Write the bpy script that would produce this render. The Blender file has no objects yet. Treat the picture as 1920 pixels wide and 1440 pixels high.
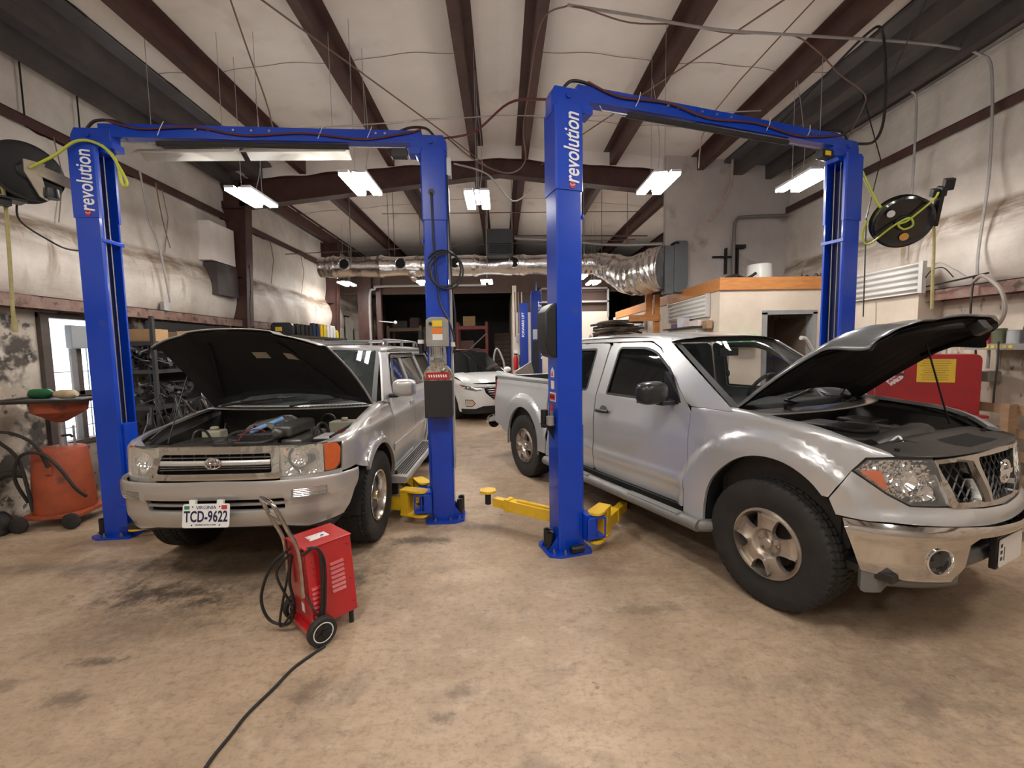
import bpy, bmesh, math, random
from math import sin, cos, pi, radians as R, sqrt, atan2, hypot
from mathutils import Vector, Matrix, Euler
from mathutils.geometry import delaunay_2d_cdt
random.seed(7)
SC = bpy.context.scene
COL = SC.collection

# ---------------------------------------------------------------- camera
CAM_H = 1.619
cd = bpy.data.cameras.new('camera'); cam = bpy.data.objects.new('camera', cd); COL.objects.link(cam)
cd.sensor_fit = 'HORIZONTAL'; cd.sensor_width = 36.0; cd.lens = 36.0 * 811.95 / 1920.0
cd.clip_start = 0.05; cd.clip_end = 200
_p, _r, _y = R(4.494), R(-0.972), R(1.329)
fw = Vector((sin(_y) * cos(_p), cos(_y) * cos(_p), -sin(_p)))
rt0 = Vector((cos(_y), -sin(_y), 0)); up0 = rt0.cross(fw)
rt = rt0 * cos(_r) + up0 * sin(_r); up = up0 * cos(_r) - rt0 * sin(_r)
M = Matrix((rt, up, -fw)).transposed().to_4x4(); M.translation = (0, 0, CAM_H)
cam.matrix_world = M
SC.camera = cam

# ---------------------------------------------------------------- world and exposure
w = bpy.data.worlds.new('world'); SC.world = w; w.use_nodes = True
bg = w.node_tree.nodes['Background']; bg.inputs[0].default_value = (0.86, 0.93, 1.0, 1); bg.inputs[1].default_value = 1.7
vs = SC.view_settings
vs.view_transform = 'Standard'; vs.look = 'None'; vs.gamma = 1.0; vs.use_curve_mapping = False
vs.exposure = 1.55
LAMP = 34.0          # strength of every lamp panel

# ---------------------------------------------------------------- materials
MATS = {}
def mat(name, col, rough=0.5, metal=0.0, col2=None, scale=4.0, amt=0.5, bump=0.0, bscale=None, coat=0.0,
        emit=0.0, trans=0.0, alpha=1.0, spots=None, detail=6.0, lo=0.35, hi=0.65, rough2=None, stretch=None, ior=None, spec=None, wear=None):
    """procedural surface: base colour broken up by noise towards col2, optional dark spots and bump"""
    if name in MATS: return MATS[name]
    m = bpy.data.materials.new(name); m.use_nodes = True; nt = m.node_tree; N = nt.nodes; L = nt.links
    b = N['Principled BSDF']
    def c4(c): return (c[0], c[1], c[2], 1)
    b.inputs['Base Color'].default_value = c4(col); b.inputs['Roughness'].default_value = rough; b.inputs['Metallic'].default_value = metal
    if coat: b.inputs['Coat Weight'].default_value = coat; b.inputs['Coat Roughness'].default_value = 0.06
    if emit: b.inputs['Emission Color'].default_value = c4(col); b.inputs['Emission Strength'].default_value = emit
    if trans: b.inputs['Transmission Weight'].default_value = trans
    if ior: b.inputs['IOR'].default_value = ior
    if spec is not None: b.inputs['Specular IOR Level'].default_value = spec
    if alpha < 1: b.inputs['Alpha'].default_value = alpha
    tc = N.new('ShaderNodeTexCoord'); src = tc.outputs['Object']
    if stretch:
        mp = N.new('ShaderNodeMapping'); mp.inputs['Scale'].default_value = stretch; L.new(src, mp.inputs[0]); src = mp.outputs[0]
    cur = None
    if col2 is not None:
        n = N.new('ShaderNodeTexNoise'); n.inputs['Scale'].default_value = scale; n.inputs['Detail'].default_value = detail
        n.inputs['Roughness'].default_value = 0.62; L.new(src, n.inputs['Vector'])
        mr = N.new('ShaderNodeMapRange'); mr.inputs[1].default_value = lo; mr.inputs[2].default_value = hi; mr.inputs[4].default_value = amt
        L.new(n.outputs[0], mr.inputs[0])
        mx = N.new('ShaderNodeMix'); mx.data_type = 'RGBA'; mx.inputs[6].default_value = c4(col); mx.inputs[7].default_value = c4(col2)
        L.new(mr.outputs[0], mx.inputs[0]); cur = mx.outputs[2]
        if rough2 is not None:
            m2 = N.new('ShaderNodeMapRange'); m2.inputs[1].default_value = lo; m2.inputs[2].default_value = hi
            m2.inputs[3].default_value = rough; m2.inputs[4].default_value = rough2
            L.new(n.outputs[0], m2.inputs[0]); L.new(m2.outputs[0], b.inputs['Roughness'])
    for sp in (spots or []):
        scol, ssc, t0, t1, sa = sp
        n = N.new('ShaderNodeTexNoise'); n.inputs['Scale'].default_value = ssc; n.inputs['Detail'].default_value = 5.0
        ad = N.new('ShaderNodeVectorMath'); ad.operation = 'ADD'; ad.inputs[1].default_value = (ssc * 3.1, 7.7, ssc); L.new(src, ad.inputs[0]); L.new(ad.outputs[0], n.inputs['Vector'])
        mr = N.new('ShaderNodeMapRange'); mr.inputs[1].default_value = t0; mr.inputs[2].default_value = t1; mr.inputs[4].default_value = sa
        L.new(n.outputs[0], mr.inputs[0])
        mx = N.new('ShaderNodeMix'); mx.data_type = 'RGBA'; mx.inputs[7].default_value = c4(scol)
        if cur: L.new(cur, mx.inputs[6])
        else: mx.inputs[6].default_value = c4(col)
        L.new(mr.outputs[0], mx.inputs[0]); cur = mx.outputs[2]
    if cur: L.new(cur, b.inputs['Base Color'])
    if bump:
        n = N.new('ShaderNodeTexNoise'); n.inputs['Scale'].default_value = bscale or scale * 3; n.inputs['Detail'].default_value = 5
        L.new(src, n.inputs['Vector'])
        bp = N.new('ShaderNodeBump'); bp.inputs['Strength'].default_value = min(1, bump); bp.inputs['Distance'].default_value = 0.02
        L.new(n.outputs[0], bp.inputs['Height']); L.new(bp.outputs[0], b.inputs['Normal'])
    MATS[name] = m
    return m

# ---------------------------------------------------------------- object helpers
def V3(*a): return Vector(a)
def link(o, parent=None, kind=None):
    COL.objects.link(o)
    if parent is not None: o.parent = parent
    if kind: o['kind'] = kind
    return o
def thing(name, label, cat, loc=(0, 0, 0), rz=0.0, group=None):
    o = bpy.data.objects.new(name, None); COL.objects.link(o); o.empty_display_size = 0.1
    o.location = loc; o.rotation_euler = (0, 0, rz)
    o['label'] = label; o['category'] = cat
    if group: o['group'] = group
    return o
def tag(o, label, cat, group=None, kind=None):
    o['label'] = label; o['category'] = cat
    if group: o['group'] = group
    if kind: o['kind'] = kind
    return o
def copy_tree(o, parent=None):
    c = o.copy(); COL.objects.link(c)
    if parent is not None: c.parent = parent
    for ch in list(o.children): copy_tree(ch, c)
    return c

class B:
    """collects shapes and links them as one mesh object"""
    def __init__(s): s.v = []; s.f = []; s.m = []; s.mi = 0; s.T = None
    def add(s, vs_, fs_):
        o = len(s.v)
        if s.T is not None: vs_ = [s.T @ Vector(p) for p in vs_]
        s.v += [tuple(p) for p in vs_]; s.f += [tuple(i + o for i in f) for f in fs_]; s.m += [s.mi] * len(fs_)
        return s
    def box(s, c, size, rot=None):
        hx, hy, hz = size[0] / 2, size[1] / 2, size[2] / 2
        P = [Vector((x * hx, y * hy, z * hz)) for z in (-1, 1) for y in (-1, 1) for x in (-1, 1)]
        if rot is not None:
            Rm = rot if isinstance(rot, Matrix) else Euler(rot).to_matrix()
            P = [Rm @ p for p in P]
        c = Vector(c); P = [p + c for p in P]
        return s.add(P, [(0, 2, 3, 1), (4, 5, 7, 6), (0, 1, 5, 4), (2, 6, 7, 3), (0, 4, 6, 2), (1, 3, 7, 5)])
    def b2(s, a, b): return s.box([(a[i] + b[i]) / 2 for i in range(3)], [abs(b[i] - a[i]) for i in range(3)])
    def cyl(s, p0, p1, r0, r1=None, n=16, caps=True):
        r1 = r0 if r1 is None else r1
        p0 = Vector(p0); p1 = Vector(p1); d = (p1 - p0).normalized(); a = d.orthogonal().normalized(); b = d.cross(a)
        P = [p0 + (a * cos(2 * pi * i / n) + b * sin(2 * pi * i / n)) * r0 for i in range(n)] + [p1 + (a * cos(2 * pi * i / n) + b * sin(2 * pi * i / n)) * r1 for i in range(n)]
        F = [(i, (i + 1) % n, n + (i + 1) % n, n + i) for i in range(n)]
        if caps: F += [tuple(range(n - 1, -1, -1)), tuple(range(n, 2 * n))]
        return s.add(P, F)
    def tube(s, pts, r, n=8, smooth=0, closed=False, caps=True):
        pts = [Vector(p) for p in pts]
        if smooth: pts = crom(pts, smooth)
        m = len(pts); P = []; prev = None
        rr = r if callable(r) else (lambda t: r)
        for k, p in enumerate(pts):
            d = (pts[min(k + 1, m - 1)] - pts[max(k - 1, 0)])
            d = d.normalized() if d.length > 1e-9 else Vector((0, 0, 1))
            if prev is None: a = d.orthogonal().normalized()
            else:
                a = prev - d * prev.dot(d); a = a.normalized() if a.length > 1e-6 else d.orthogonal().normalized()
            prev = a; b = d.cross(a); q = rr(k / max(1, m - 1))
            P += [p + (a * cos(2 * pi * i / n) + b * sin(2 * pi * i / n)) * q for i in range(n)]
        F = [(k * n + i, k * n + (i + 1) % n, (k + 1) * n + (i + 1) % n, (k + 1) * n + i) for k in range(m - 1) for i in range(n)]
        if caps: F += [tuple(range(n - 1, -1, -1)), tuple(range((m - 1) * n, m * n))]
        return s.add(P, F)
    def prism(s, poly, axis, a, b):
        """extrude a polygon (pairs) along axis 'x','y','z' from a to b"""
        n = len(poly)
        def mk(p, t): return {'x': (t, p[0], p[1]), 'y': (p[0], t, p[1]), 'z': (p[0], p[1], t)}[axis]
        P = [mk(p, a) for p in poly] + [mk(p, b) for p in poly]
        F = [(i, (i + 1) % n, n + (i + 1) % n, n + i) for i in range(n)] + [tuple(range(n - 1, -1, -1)), tuple(range(n, 2 * n))]
        return s.add(P, F)
    def lathe(s, prof, c=(0, 0, 0), axis='z', n=32, a0=0.0, a1=2 * pi):
        """prof: (radius, height) pairs"""
        c = Vector(c); P = []; full = abs(a1 - a0 - 2 * pi) < 1e-6; m = n if full else n + 1
        for k in range(m):
            t = a0 + (a1 - a0) * k / n
            for r, h in prof:
                q = {'z': (r * cos(t), r * sin(t), h), 'y': (r * cos(t), h, r * sin(t)), 'x': (h, r * cos(t), r * sin(t))}[axis]
                P.append(c + Vector(q))
        q = len(prof); F = []
        for k in range(n):
            k2 = (k + 1) % m
            for i in range(q - 1): F.append((k * q + i, k * q + i + 1, k2 * q + i + 1, k2 * q + i))
        return s.add(P, F)
    def grid(s, fn, nu, nv):
        P = [fn(i / nu, j / nv) for i in range(nu + 1) for j in range(nv + 1)]
        return s.add(P, [(i * (nv + 1) + j, i * (nv + 1) + j + 1, (i + 1) * (nv + 1) + j + 1, (i + 1) * (nv + 1) + j) for i in range(nu) for j in range(nv)])
    def sphere(s, c, r, n=12, sc=(1, 1, 1)):
        c = Vector(c)
        def fn(u, v):
            t = 2 * pi * u; q = pi * v
            return c + Vector((cos(t) * sin(q) * r * sc[0], sin(t) * sin(q) * r * sc[1], cos(q) * r * sc[2]))
        return s.grid(fn, n * 2, n)
    def build(s, name, mats, parent=None, ang=35, bev=0.0, kind=None, solid=0.0, loc=None, weld=True):
        me = bpy.data.meshes.new(name); me.from_pydata(s.v, [], s.f)
        if not isinstance(mats, (list, tuple)): mats = [mats]
        for m in mats: me.materials.append(m)
        if len(mats) > 1: me.polygons.foreach_set('material_index', s.m)
        bm = bmesh.new(); bm.from_mesh(me)
        if weld: bmesh.ops.remove_doubles(bm, verts=bm.verts, dist=1e-5)
        bmesh.ops.recalc_face_normals(bm, faces=bm.faces); bm.to_mesh(me); bm.free()
        if ang: me.shade_smooth(); me.set_sharp_from_angle(angle=R(ang))
        o = bpy.data.objects.new(name, me); link(o, parent, kind)
        if loc is not None: o.location = loc
        if solid: md = o.modifiers.new('thick', 'SOLIDIFY'); md.thickness = solid; md.offset = 0
        if bev:
            md = o.modifiers.new('bevel', 'BEVEL'); md.width = bev; md.segments = 2; md.limit_method = 'ANGLE'; md.angle_limit = R(40)
            md.harden_normals = True
        return o

def crom(pts, k):
    """Catmull-Rom through the points, k steps per span"""
    out = []; n = len(pts)
    for i in range(n - 1):
        p0 = pts[max(i - 1, 0)]; p1 = pts[i]; p2 = pts[i + 1]; p3 = pts[min(i + 2, n - 1)]
        for j in range(k):
            t = j / k
            out.append(0.5 * ((2 * p1) + (p2 - p0) * t + (2 * p0 - 5 * p1 + 4 * p2 - p3) * t * t + (3 * p1 - p0 - 3 * p2 + p3) * t ** 3))
    out.append(pts[-1]); return out
def crom2(pts, k): return [(q.x, q.y) for q in crom([Vector((a, b, 0)) for a, b in pts], k)]
def rrect(x0, y0, x1, y1, r, n=5):
    P = []
    for cx, cy, a in ((x1 - r, y1 - r, 0), (x0 + r, y1 - r, 90), (x0 + r, y0 + r, 180), (x1 - r, y0 + r, 270)):
        P += [(cx + r * cos(R(a + 90 * i / n)), cy + r * sin(R(a + 90 * i / n))) for i in range(n + 1)]
    return P
def roundpoly(poly, r, n=4):
    """round the corners of a polygon; r is a number or a list, one per corner"""
    out = []; m = len(poly)
    for i in range(m):
        p = Vector(poly[i]).to_2d(); a = Vector(poly[i - 1]).to_2d(); b = Vector(poly[(i + 1) % m]).to_2d()
        q = r[i] if isinstance(r, (list, tuple)) else r
        da = (a - p); db = (b - p); q = min(q, da.length * 0.45, db.length * 0.45)
        if q < 1e-4: out.append(tuple(p)); continue
        A = p + da.normalized() * q; C = p + db.normalized() * q
        for k in range(n + 1):
            t = k / n; out.append(tuple(A * (1 - t) ** 2 + p * 2 * t * (1 - t) + C * t * t))
    return out
def lerp(a, b, t): return a + (b - a) * t
def sst(a, b, x):
    t = max(0.0, min(1.0, (x - a) / (b - a))); return t * t * (3 - 2 * t)
def pin(x, y, poly):
    c = False; n = len(poly); j = n - 1
    for i in range(n):
        xi, yi = poly[i]; xj, yj = poly[j]
        if (yi > y) != (yj > y) and x < (xj - xi) * (y - yi) / (yj - yi) + xi: c = not c
        j = i
    return c
def resample(poly, step):
    out = []; n = len(poly)
    for i in range(n):
        a = poly[i]; b = poly[(i + 1) % n]; L_ = hypot(b[0] - a[0], b[1] - a[1])
        if L_ < 1e-6: continue
        k = max(1, int(round(L_ / step)))
        out += [(lerp(a[0], b[0], t / k), lerp(a[1], b[1], t / k)) for t in range(k)]
    return out
def segd(px, py, a, b):
    dx, dy = b[0] - a[0], b[1] - a[1]; L2 = dx * dx + dy * dy
    t = max(0, min(1, ((px - a[0]) * dx + (py - a[1]) * dy) / L2)) if L2 else 0
    return hypot(px - a[0] - t * dx, py - a[1] - t * dy)
def panel(name, surf, outline, mats, parent, holes=(), step=0.05, rim=0.015, flip=False, lift=0.0, add=None):
    """curved sheet: an outline with holes in (u, v), mapped by surf(u, v) to 3-D, with folded-back edges"""
    loops = [resample(outline, step)] + [resample(h, step) for h in holes]
    pts = []; edges = []
    for lp in loops:
        o = len(pts); pts += lp; edges += [(o + i, o + (i + 1) % len(lp)) for i in range(len(lp))]
    us = [p[0] for p in loops[0]]; vs2 = [p[1] for p in loops[0]]
    u0, u1, v0, v1 = min(us), max(us), min(vs2), max(vs2)
    segs = [(pts[a], pts[b]) for a, b in edges]
    nu = int((u1 - u0) / step) + 1; nv = int((v1 - v0) / step) + 1
    for i in range(nu + 1):
        for j in range(nv + 1):
            x = u0 + i * step + (0.5 * step if j % 2 else 0); y = v0 + j * step
            if not pin(x, y, loops[0]) or any(pin(x, y, h) for h in loops[1:]): continue
            if any(abs(a[0] - x) < step * 3 and segd(x, y, a, b) < step * 0.45 for a, b in segs): continue
            pts.append((x, y))
    nb = len(edges)
    r = delaunay_2d_cdt([Vector(p) for p in pts], edges, [], 0, 1e-7)
    vo = [(q.x, q.y) for q in r[0]]; faces = []
    for f in r[2]:
        cx = sum(vo[i][0] for i in f) / 3; cy = sum(vo[i][1] for i in f) / 3
        if pin(cx, cy, loops[0]) and not any(pin(cx, cy, h) for h in loops[1:]): faces.append(tuple(f))
    def nrm(u, v):
        e = 1e-3; du = surf(u + e, v) - surf(u - e, v); dv = surf(u, v + e) - surf(u, v - e)
        n = du.cross(dv); n = n.normalized() if n.length > 1e-12 else Vector((0, 0, 1))
        return -n if flip else n
    Nn = [nrm(*q) for q in vo]; P = [surf(*q) + Nn[i] * lift for i, q in enumerate(vo)]
    if flip: faces = [f[::-1] for f in faces]
    V_ = [tuple(p) for p in P]; NN = [n for n in Nn]
    if rim:
        cnt = {}
        for f in faces:
            for i in range(3): cnt[(f[i], f[(i + 1) % 3])] = 1
        for (a, b) in list(cnt):
            if (b, a) in cnt: continue
            o = len(V_); e = (P[b] - P[a]); nn = e.cross(Nn[a]); nn = nn.normalized() if nn.length > 1e-12 else Nn[a]
            V_ += [tuple(P[a]), tuple(P[b]), tuple(P[b] - Nn[b] * rim), tuple(P[a] - Nn[a] * rim)]; NN += [nn] * 4
            faces.append((o + 1, o, o + 3, o + 2))
    me = bpy.data.meshes.new(name); me.from_pydata(V_, [], faces)
    for m in (mats if isinstance(mats, (list, tuple)) else [mats]): me.materials.append(m)
    me.shade_smooth()
    me.normals_split_custom_set_from_vertices(NN)
    o = bpy.data.objects.new(name, me); link(o, parent)
    return o

def text_mesh(name, s, size, matl, parent, M_, ext=0.001, shear=0.0, space=1.0, align='CENTER', sx=1.0, kind=None, off=0.0):
    c = bpy.data.curves.new(name, 'FONT'); c.body = s; c.size = size; c.extrude = ext; c.align_x = align; c.align_y = 'CENTER'; c.shear = shear
    c.space_character = space; c.resolution_u = 3; c.offset = off
    t = bpy.data.objects.new(name + '_tmp', c)
    me = bpy.data.meshes.new_from_object(t); bpy.data.objects.remove(t)
    me.transform(Matrix.Diagonal((sx, 1, 1, 1))); me.transform(M_)
    me.materials.clear(); me.materials.append(matl)
    o = bpy.data.objects.new(name, me); link(o, parent)
    return o
def frame(o, x, y):
    """4x4 matrix with given origin, x axis and y axis"""
    x = Vector(x).normalized(); y = Vector(y); z = x.cross(y).normalized(); y = z.cross(x)
    m = Matrix((x, y, z)).transposed().to_4x4(); m.translation = o; return m

# shared materials
M_blue = mat('lift_blue', (0.001, 0.052, 0.50), 0.28, coat=0.25, col2=(0.003, 0.04, 0.38), scale=3, amt=0.5, spots=[((0.10, 0.11, 0.22), 5, 0.62, 0.75, 0.35)])
M_black = mat('black_plastic', (0.012, 0.012, 0.013), 0.42)
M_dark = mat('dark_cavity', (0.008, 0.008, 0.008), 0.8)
M_rubber = mat('black_rubber', (0.016, 0.015, 0.014), 0.72, col2=(0.035, 0.031, 0.026), scale=18, amt=0.6)
M_yellow = mat('yellow_paint', (0.80, 0.50, 0.02), 0.38, coat=0.3, col2=(0.45, 0.27, 0.03), scale=14, amt=0.5, lo=0.5, hi=0.75)
M_steel = mat('bare_steel', (0.45, 0.44, 0.42), 0.35, metal=1.0, col2=(0.24, 0.21, 0.18), scale=20, amt=0.6)
M_chrome = mat('chrome', (0.86, 0.86, 0.86), 0.07, metal=1.0)
M_galv = mat('galvanised', (0.50, 0.50, 0.50), 0.42, metal=0.8, col2=(0.36, 0.35, 0.34), scale=30)
M_red_oxide = mat('red_oxide_steel', (0.065, 0.024, 0.021), 0.5, col2=(0.11, 0.066, 0.046), scale=3, amt=0.6, lo=0.4, hi=0.8, spots=[((0.03, 0.022, 0.02), 7, 0.5, 0.7, 0.6)])
M_white = mat('white_plastic', (0.80, 0.80, 0.78), 0.45)
M_wood = mat('pine_board', (0.52, 0.22, 0.06), 0.6, col2=(0.36, 0.13, 0.035), scale=5, amt=0.8, stretch=(1, 6, 6))
M_card = mat('cardboard', (0.42, 0.26, 0.13), 0.8, col2=(0.33, 0.19, 0.09), scale=6)
M_text_white = mat('white_lettering', (0.85, 0.86, 0.88), 0.4)
# ================================================================ the building
XL, XR, YF, YB = -4.9, 5.2, -3.2, 18.6
YH = 17.4                               # far end of the high bay
RX = 0.03                               # ridge
def roofz(x): return 5.22 - abs(x - RX) * 0.077     # underside of the insulation
# floor
M_floor = bpy.data.materials.new('worn_concrete'); M_floor.use_nodes = True
def floor_mat(m):
    nt = m.node_tree; N = nt.nodes; L = nt.links; b = N['Principled BSDF']
    tc = N.new('ShaderNodeTexCoord')
    def noise(sc, det=6, rgh=0.6, off=(0, 0, 0), st=(1, 1, 1)):
        mp = N.new('ShaderNodeMapping'); mp.inputs['Location'].default_value = off; mp.inputs['Scale'].default_value = st
        L.new(tc.outputs['Object'], mp.inputs[0])
        n = N.new('ShaderNodeTexNoise'); n.inputs['Scale'].default_value = sc; n.inputs['Detail'].default_value = det; n.inputs['Roughness'].default_value = rgh
        L.new(mp.outputs[0], n.inputs['Vector']); return n.outputs[0]
    def rng(s, a, b_, c=0, d=1):
        mr = N.new('ShaderNodeMapRange'); mr.inputs[1].default_value = a; mr.inputs[2].default_value = b_; mr.inputs[3].default_value = c; mr.inputs[4].default_value = d
        L.new(s, mr.inputs[0]); return mr.outputs[0]
    def mix(f, a, b_):
        mx = N.new('ShaderNodeMix'); mx.data_type = 'RGBA'; L.new(f, mx.inputs[0])
        for k, s in ((6, a), (7, b_)):
            if isinstance(s, tuple): mx.inputs[k].default_value = (*s, 1)
            else: L.new(s, mx.inputs[k])
        return mx.outputs[2]
    def math_(op, a, b_):
        q = N.new('ShaderNodeMath'); q.operation = op
        for k, s in ((0, a), (1, b_)):
            if isinstance(s, (int, float)): q.inputs[k].default_value = s
            else: L.new(s, q.inputs[k])
        q.use_clamp = True; return q.outputs[0]
    big = noise(0.7, 5, 0.6, (3, 1, 0)); mid = noise(3.4, 10, 0.72, st=(1, 1.9, 1)); fine = noise(17, 8, 0.8, (0, 0, 0), (1, 1.5, 1))
    c = mix(rng(big, 0.36, 0.62), (0.36, 0.255, 0.168), (0.48, 0.355, 0.245))
    c = mix(rng(mid, 0.46, 0.74, 0, 0.7), c, (0.29, 0.205, 0.135))
    c = mix(rng(fine, 0.5, 0.70, 0, 0.8), c, (0.17, 0.125, 0.09))
    gr = noise(34, 6, 0.8, (3, 9, 0), (1, 1.6, 1)); c = mix(rng(gr, 0.52, 0.72, 0, 0.6), c, (0.13, 0.10, 0.075))
    pale = noise(6, 8, 0.7, (9, 4, 0)); c = mix(rng(pale, 0.56, 0.72, 0, 0.7), c, (0.50, 0.40, 0.29))
    # oil and tyre grime
    st1 = noise(3.1, 5, 0.6, (1.3, 7.1, 0)); st2 = noise(0.8, 3, 0.5, (5.5, 2.2, 0))
    s = math_('MULTIPLY', rng(st1, 0.55, 0.66), rng(st2, 0.44, 0.56)); c = mix(math_('MULTIPLY', s, 0.42), c, (0.10, 0.075, 0.055))
    sm = noise(9, 4, 0.6, (2.3, 0.1, 0)); s2 = math_('MULTIPLY', rng(sm, 0.67, 0.72), rng(noise(1.1, 2, 0.5, (8, 8, 0)), 0.42, 0.6)); c = mix(math_('MULTIPLY', s2, 0.7), c, (0.07, 0.052, 0.04))
    # a few known stains and dark patches with a shape of their own: (x, y, radius x, radius y, strength)
    sx = N.new('ShaderNodeSeparateXYZ'); L.new(tc.outputs['Object'], sx.inputs[0])
    wob = noise(7, 8, 0.8, (4, 4, 0))
    for (x, y, rx, ry, a) in ((-2.35, 2.9, .42, .12, .85), (-1.98, 2.78, .12, .05, .9), (-2.18, 2.23, .16, .04, .85), (-3.2, 3.3, .9, .12, .5), (-2.2, 2.55, .5, .25, .35), (-1.27, 2.95, .3, .2, .6), (-2.1, 2.0, .12, .05, .6), (-2.5, 2.1, .1, .05, .5),
                              (-0.75, 3.62, .3, .08, .8), (-0.25, 3.9, .25, .1, .4), (-.2, 1.94, .10, .05, .5), (-.28, 1.8, .05, .03, .6), (-.95, 1.95, .10, .12, .5), (1.9, 1.9, .7, .35, .35), (0.9, 2.55, .3, .06, .4), (-1.9, 3.2, .9, .5, .5)):
        dx = math_('ABSOLUTE', N.new('ShaderNodeMath').outputs[0], 0) if False else None
        d1 = N.new('ShaderNodeMath'); d1.operation = 'SUBTRACT'; d1.inputs[1].default_value = x; L.new(sx.outputs[0], d1.inputs[0])
        d2 = N.new('ShaderNodeMath'); d2.operation = 'SUBTRACT'; d2.inputs[1].default_value = y; L.new(sx.outputs[1], d2.inputs[0])
        q1 = N.new('ShaderNodeMath'); q1.operation = 'DIVIDE'; q1.inputs[1].default_value = rx; L.new(d1.outputs[0], q1.inputs[0])
        q2 = N.new('ShaderNodeMath'); q2.operation = 'DIVIDE'; q2.inputs[1].default_value = ry; L.new(d2.outputs[0], q2.inputs[0])
        cv = N.new('ShaderNodeCombineXYZ'); L.new(q1.outputs[0], cv.inputs[0]); L.new(q2.outputs[0], cv.inputs[1])
        ln = N.new('ShaderNodeVectorMath'); ln.operation = 'LENGTH'; L.new(cv.outputs[0], ln.inputs[0])
        ad = N.new('ShaderNodeMath'); ad.operation = 'ADD'; L.new(ln.outputs[1], ad.inputs[0])
        w1 = rng(wob, 0.3, 0.7, -1.1, 1.1); L.new(w1, ad.inputs[1])
        c = mix(rng(ad.outputs[0], 0.2, 1.25, a, 0), c, (0.07, 0.052, 0.04))
    L.new(c, b.inputs['Base Color'])
    rr = rng(mid, 0.35, 0.65, 0.42, 0.62); L.new(rr, b.inputs['Roughness'])
    bp = N.new('ShaderNodeBump'); bp.inputs['Strength'].default_value = 0.25; bp.inputs['Distance'].default_value = 0.01
    L.new(fine, bp.inputs['Height']); L.new(bp.outputs[0], b.inputs['Normal'])
floor_mat(M_floor)
B().b2((XL - .3, YF - .2, -0.2), (XR + .3, YB, 0)).build('floor', M_floor, kind='structure', ang=0)

M_ins = mat('white_insulation', (0.80, 0.745, 0.70), 0.6, col2=(0.70, 0.64, 0.59), scale=1.1, amt=0.8, bump=0.35, bscale=2.2,
            spots=[((0.36, 0.30, 0.24), 1.6, 0.6, 0.8, 0.5)])
def ceil_side(sgn, name):
    b = B(); x0, x1 = (RX, XL) if sgn < 0 else (RX, XR)
    def f(u, v):
        x = lerp(x0, x1, u); y = lerp(YF, YH, v)
        sag = 0.03 * (1 - abs(2 * ((abs(x - RX) - 0.37) / 1.52 % 1) - 1) ** 2)
        seam = 0.012 * max(0, 1 - abs(((y + 0.15 * sin(x * 2)) % 1.22) - 0.61) / 0.05)
        return Vector((x, y, roofz(x) - sag + seam))
    b.grid(f, 50, 170)
    return b.build(name, M_ins, kind='structure', ang=60)
ceil_side(-1, 'ceiling'); ceil_side(1, 'ceiling')
# dark seams of the roof insulation, drawn as thin folds
M_seam = mat('insulation_seam', (0.22, 0.17, 0.14), 0.8)
M_soot = mat('sooty_steel', (0.055, 0.045, 0.045), 0.6, col2=(0.10, 0.085, 0.08), scale=2.2, amt=0.8, lo=0.4, hi=0.7)
seams = B()
for k, yy in enumerate((2.4, 5.45, 6.9, 10.4)):
    for xs in ((-4.6, -3.4), (-3.2, -1.9), (-1.7, -0.5), (0.5, 1.9), (2.1, 3.4), (3.6, 4.9)):
        n = 14; pts = []
        for i in range(n + 1):
            x = lerp(xs[0], xs[1], i / n); pts.append((x, yy - 0.06 * sin(pi * i / n) + 0.012 * sin(x * 9 + k), roofz(x) - 0.034))
        seams.tube(pts, 0.0032, 5)
seams.build('trim_60', M_seam, kind='structure')

# purlins: Z sections in two bays
def purlin(n, x, y0, y1, m=M_red_oxide, h=0.23, fl=0.11):
    z1 = roofz(x) - 0.005; z0 = z1 - h; s = -1 if x < RX else 1; b = B()
    b.b2((x - .004, y0, z0), (x + .004, y1, z1)); b.b2((x, y0, z0 - .004), (x + s * fl, y1, z0 + .004)); b.b2((x - .0, y0, z1 - .012), (x - s * fl, y1, z1 - .004))
    b.b2((x + s * fl, y0, z0), (x + s * (fl - .006), y1, z0 + .02))
    b.build('trim_%d' % n, m, kind='structure', ang=0)
PX = [-4.62, -3.33, -1.8, -0.36, 0.42, 1.97, 3.5, 4.72]
for i, x in enumerate(PX):
    purlin(1 + i, x, YF, 7.86, M_soot if i in (0, 7) else M_red_oxide, h=0.30 if i in (0, 7) else 0.23)
    purlin(11 + i, x, 8.2, YH)
# eave struts and the pale strip beside them
for k, (x, s) in enumerate(((XL, 1), (XR, -1))):
    b = B(); b.b2((x, YF, 4.72), (x + s * .26, YH, 4.9)); b.build('trim_%d' % (21 + k), M_soot, kind='structure', ang=0)
    b = B(); b.tube([(x + s * .03, YF, 4.66), (x + s * .03, YH, 4.66)], 0.022, 8); b.build('trim_%d' % (23 + k), mat('eave_trim', (.55, .53, .5), .5, col2=(.2, .18, .17), scale=6), kind='structure')
# sooty bare steel strips of roof above both eaves
for k, (xa, xb) in enumerate(((XL, -3.92), (3.98, XR))):
    b = B(); b.prism([(xa, roofz(xa) - .09), (xb, roofz(xb) - .07), (xb, roofz(xb) - .05), (xa, roofz(xa) - .05)], 'y', YF, 7.88)
    b.build('trim_%d' % (51 + k), mat('sooty_roof_strip', (.085, .082, .088), .7, col2=(.15, .14, .145), scale=1.6, amt=.8, lo=.4, hi=.7), kind='structure', ang=0)
for k, xx in enumerate((-4.08, 4.15)): purlin(53 + k, xx, YF, 7.86, M_soot, h=.27, fl=.16)
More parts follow.
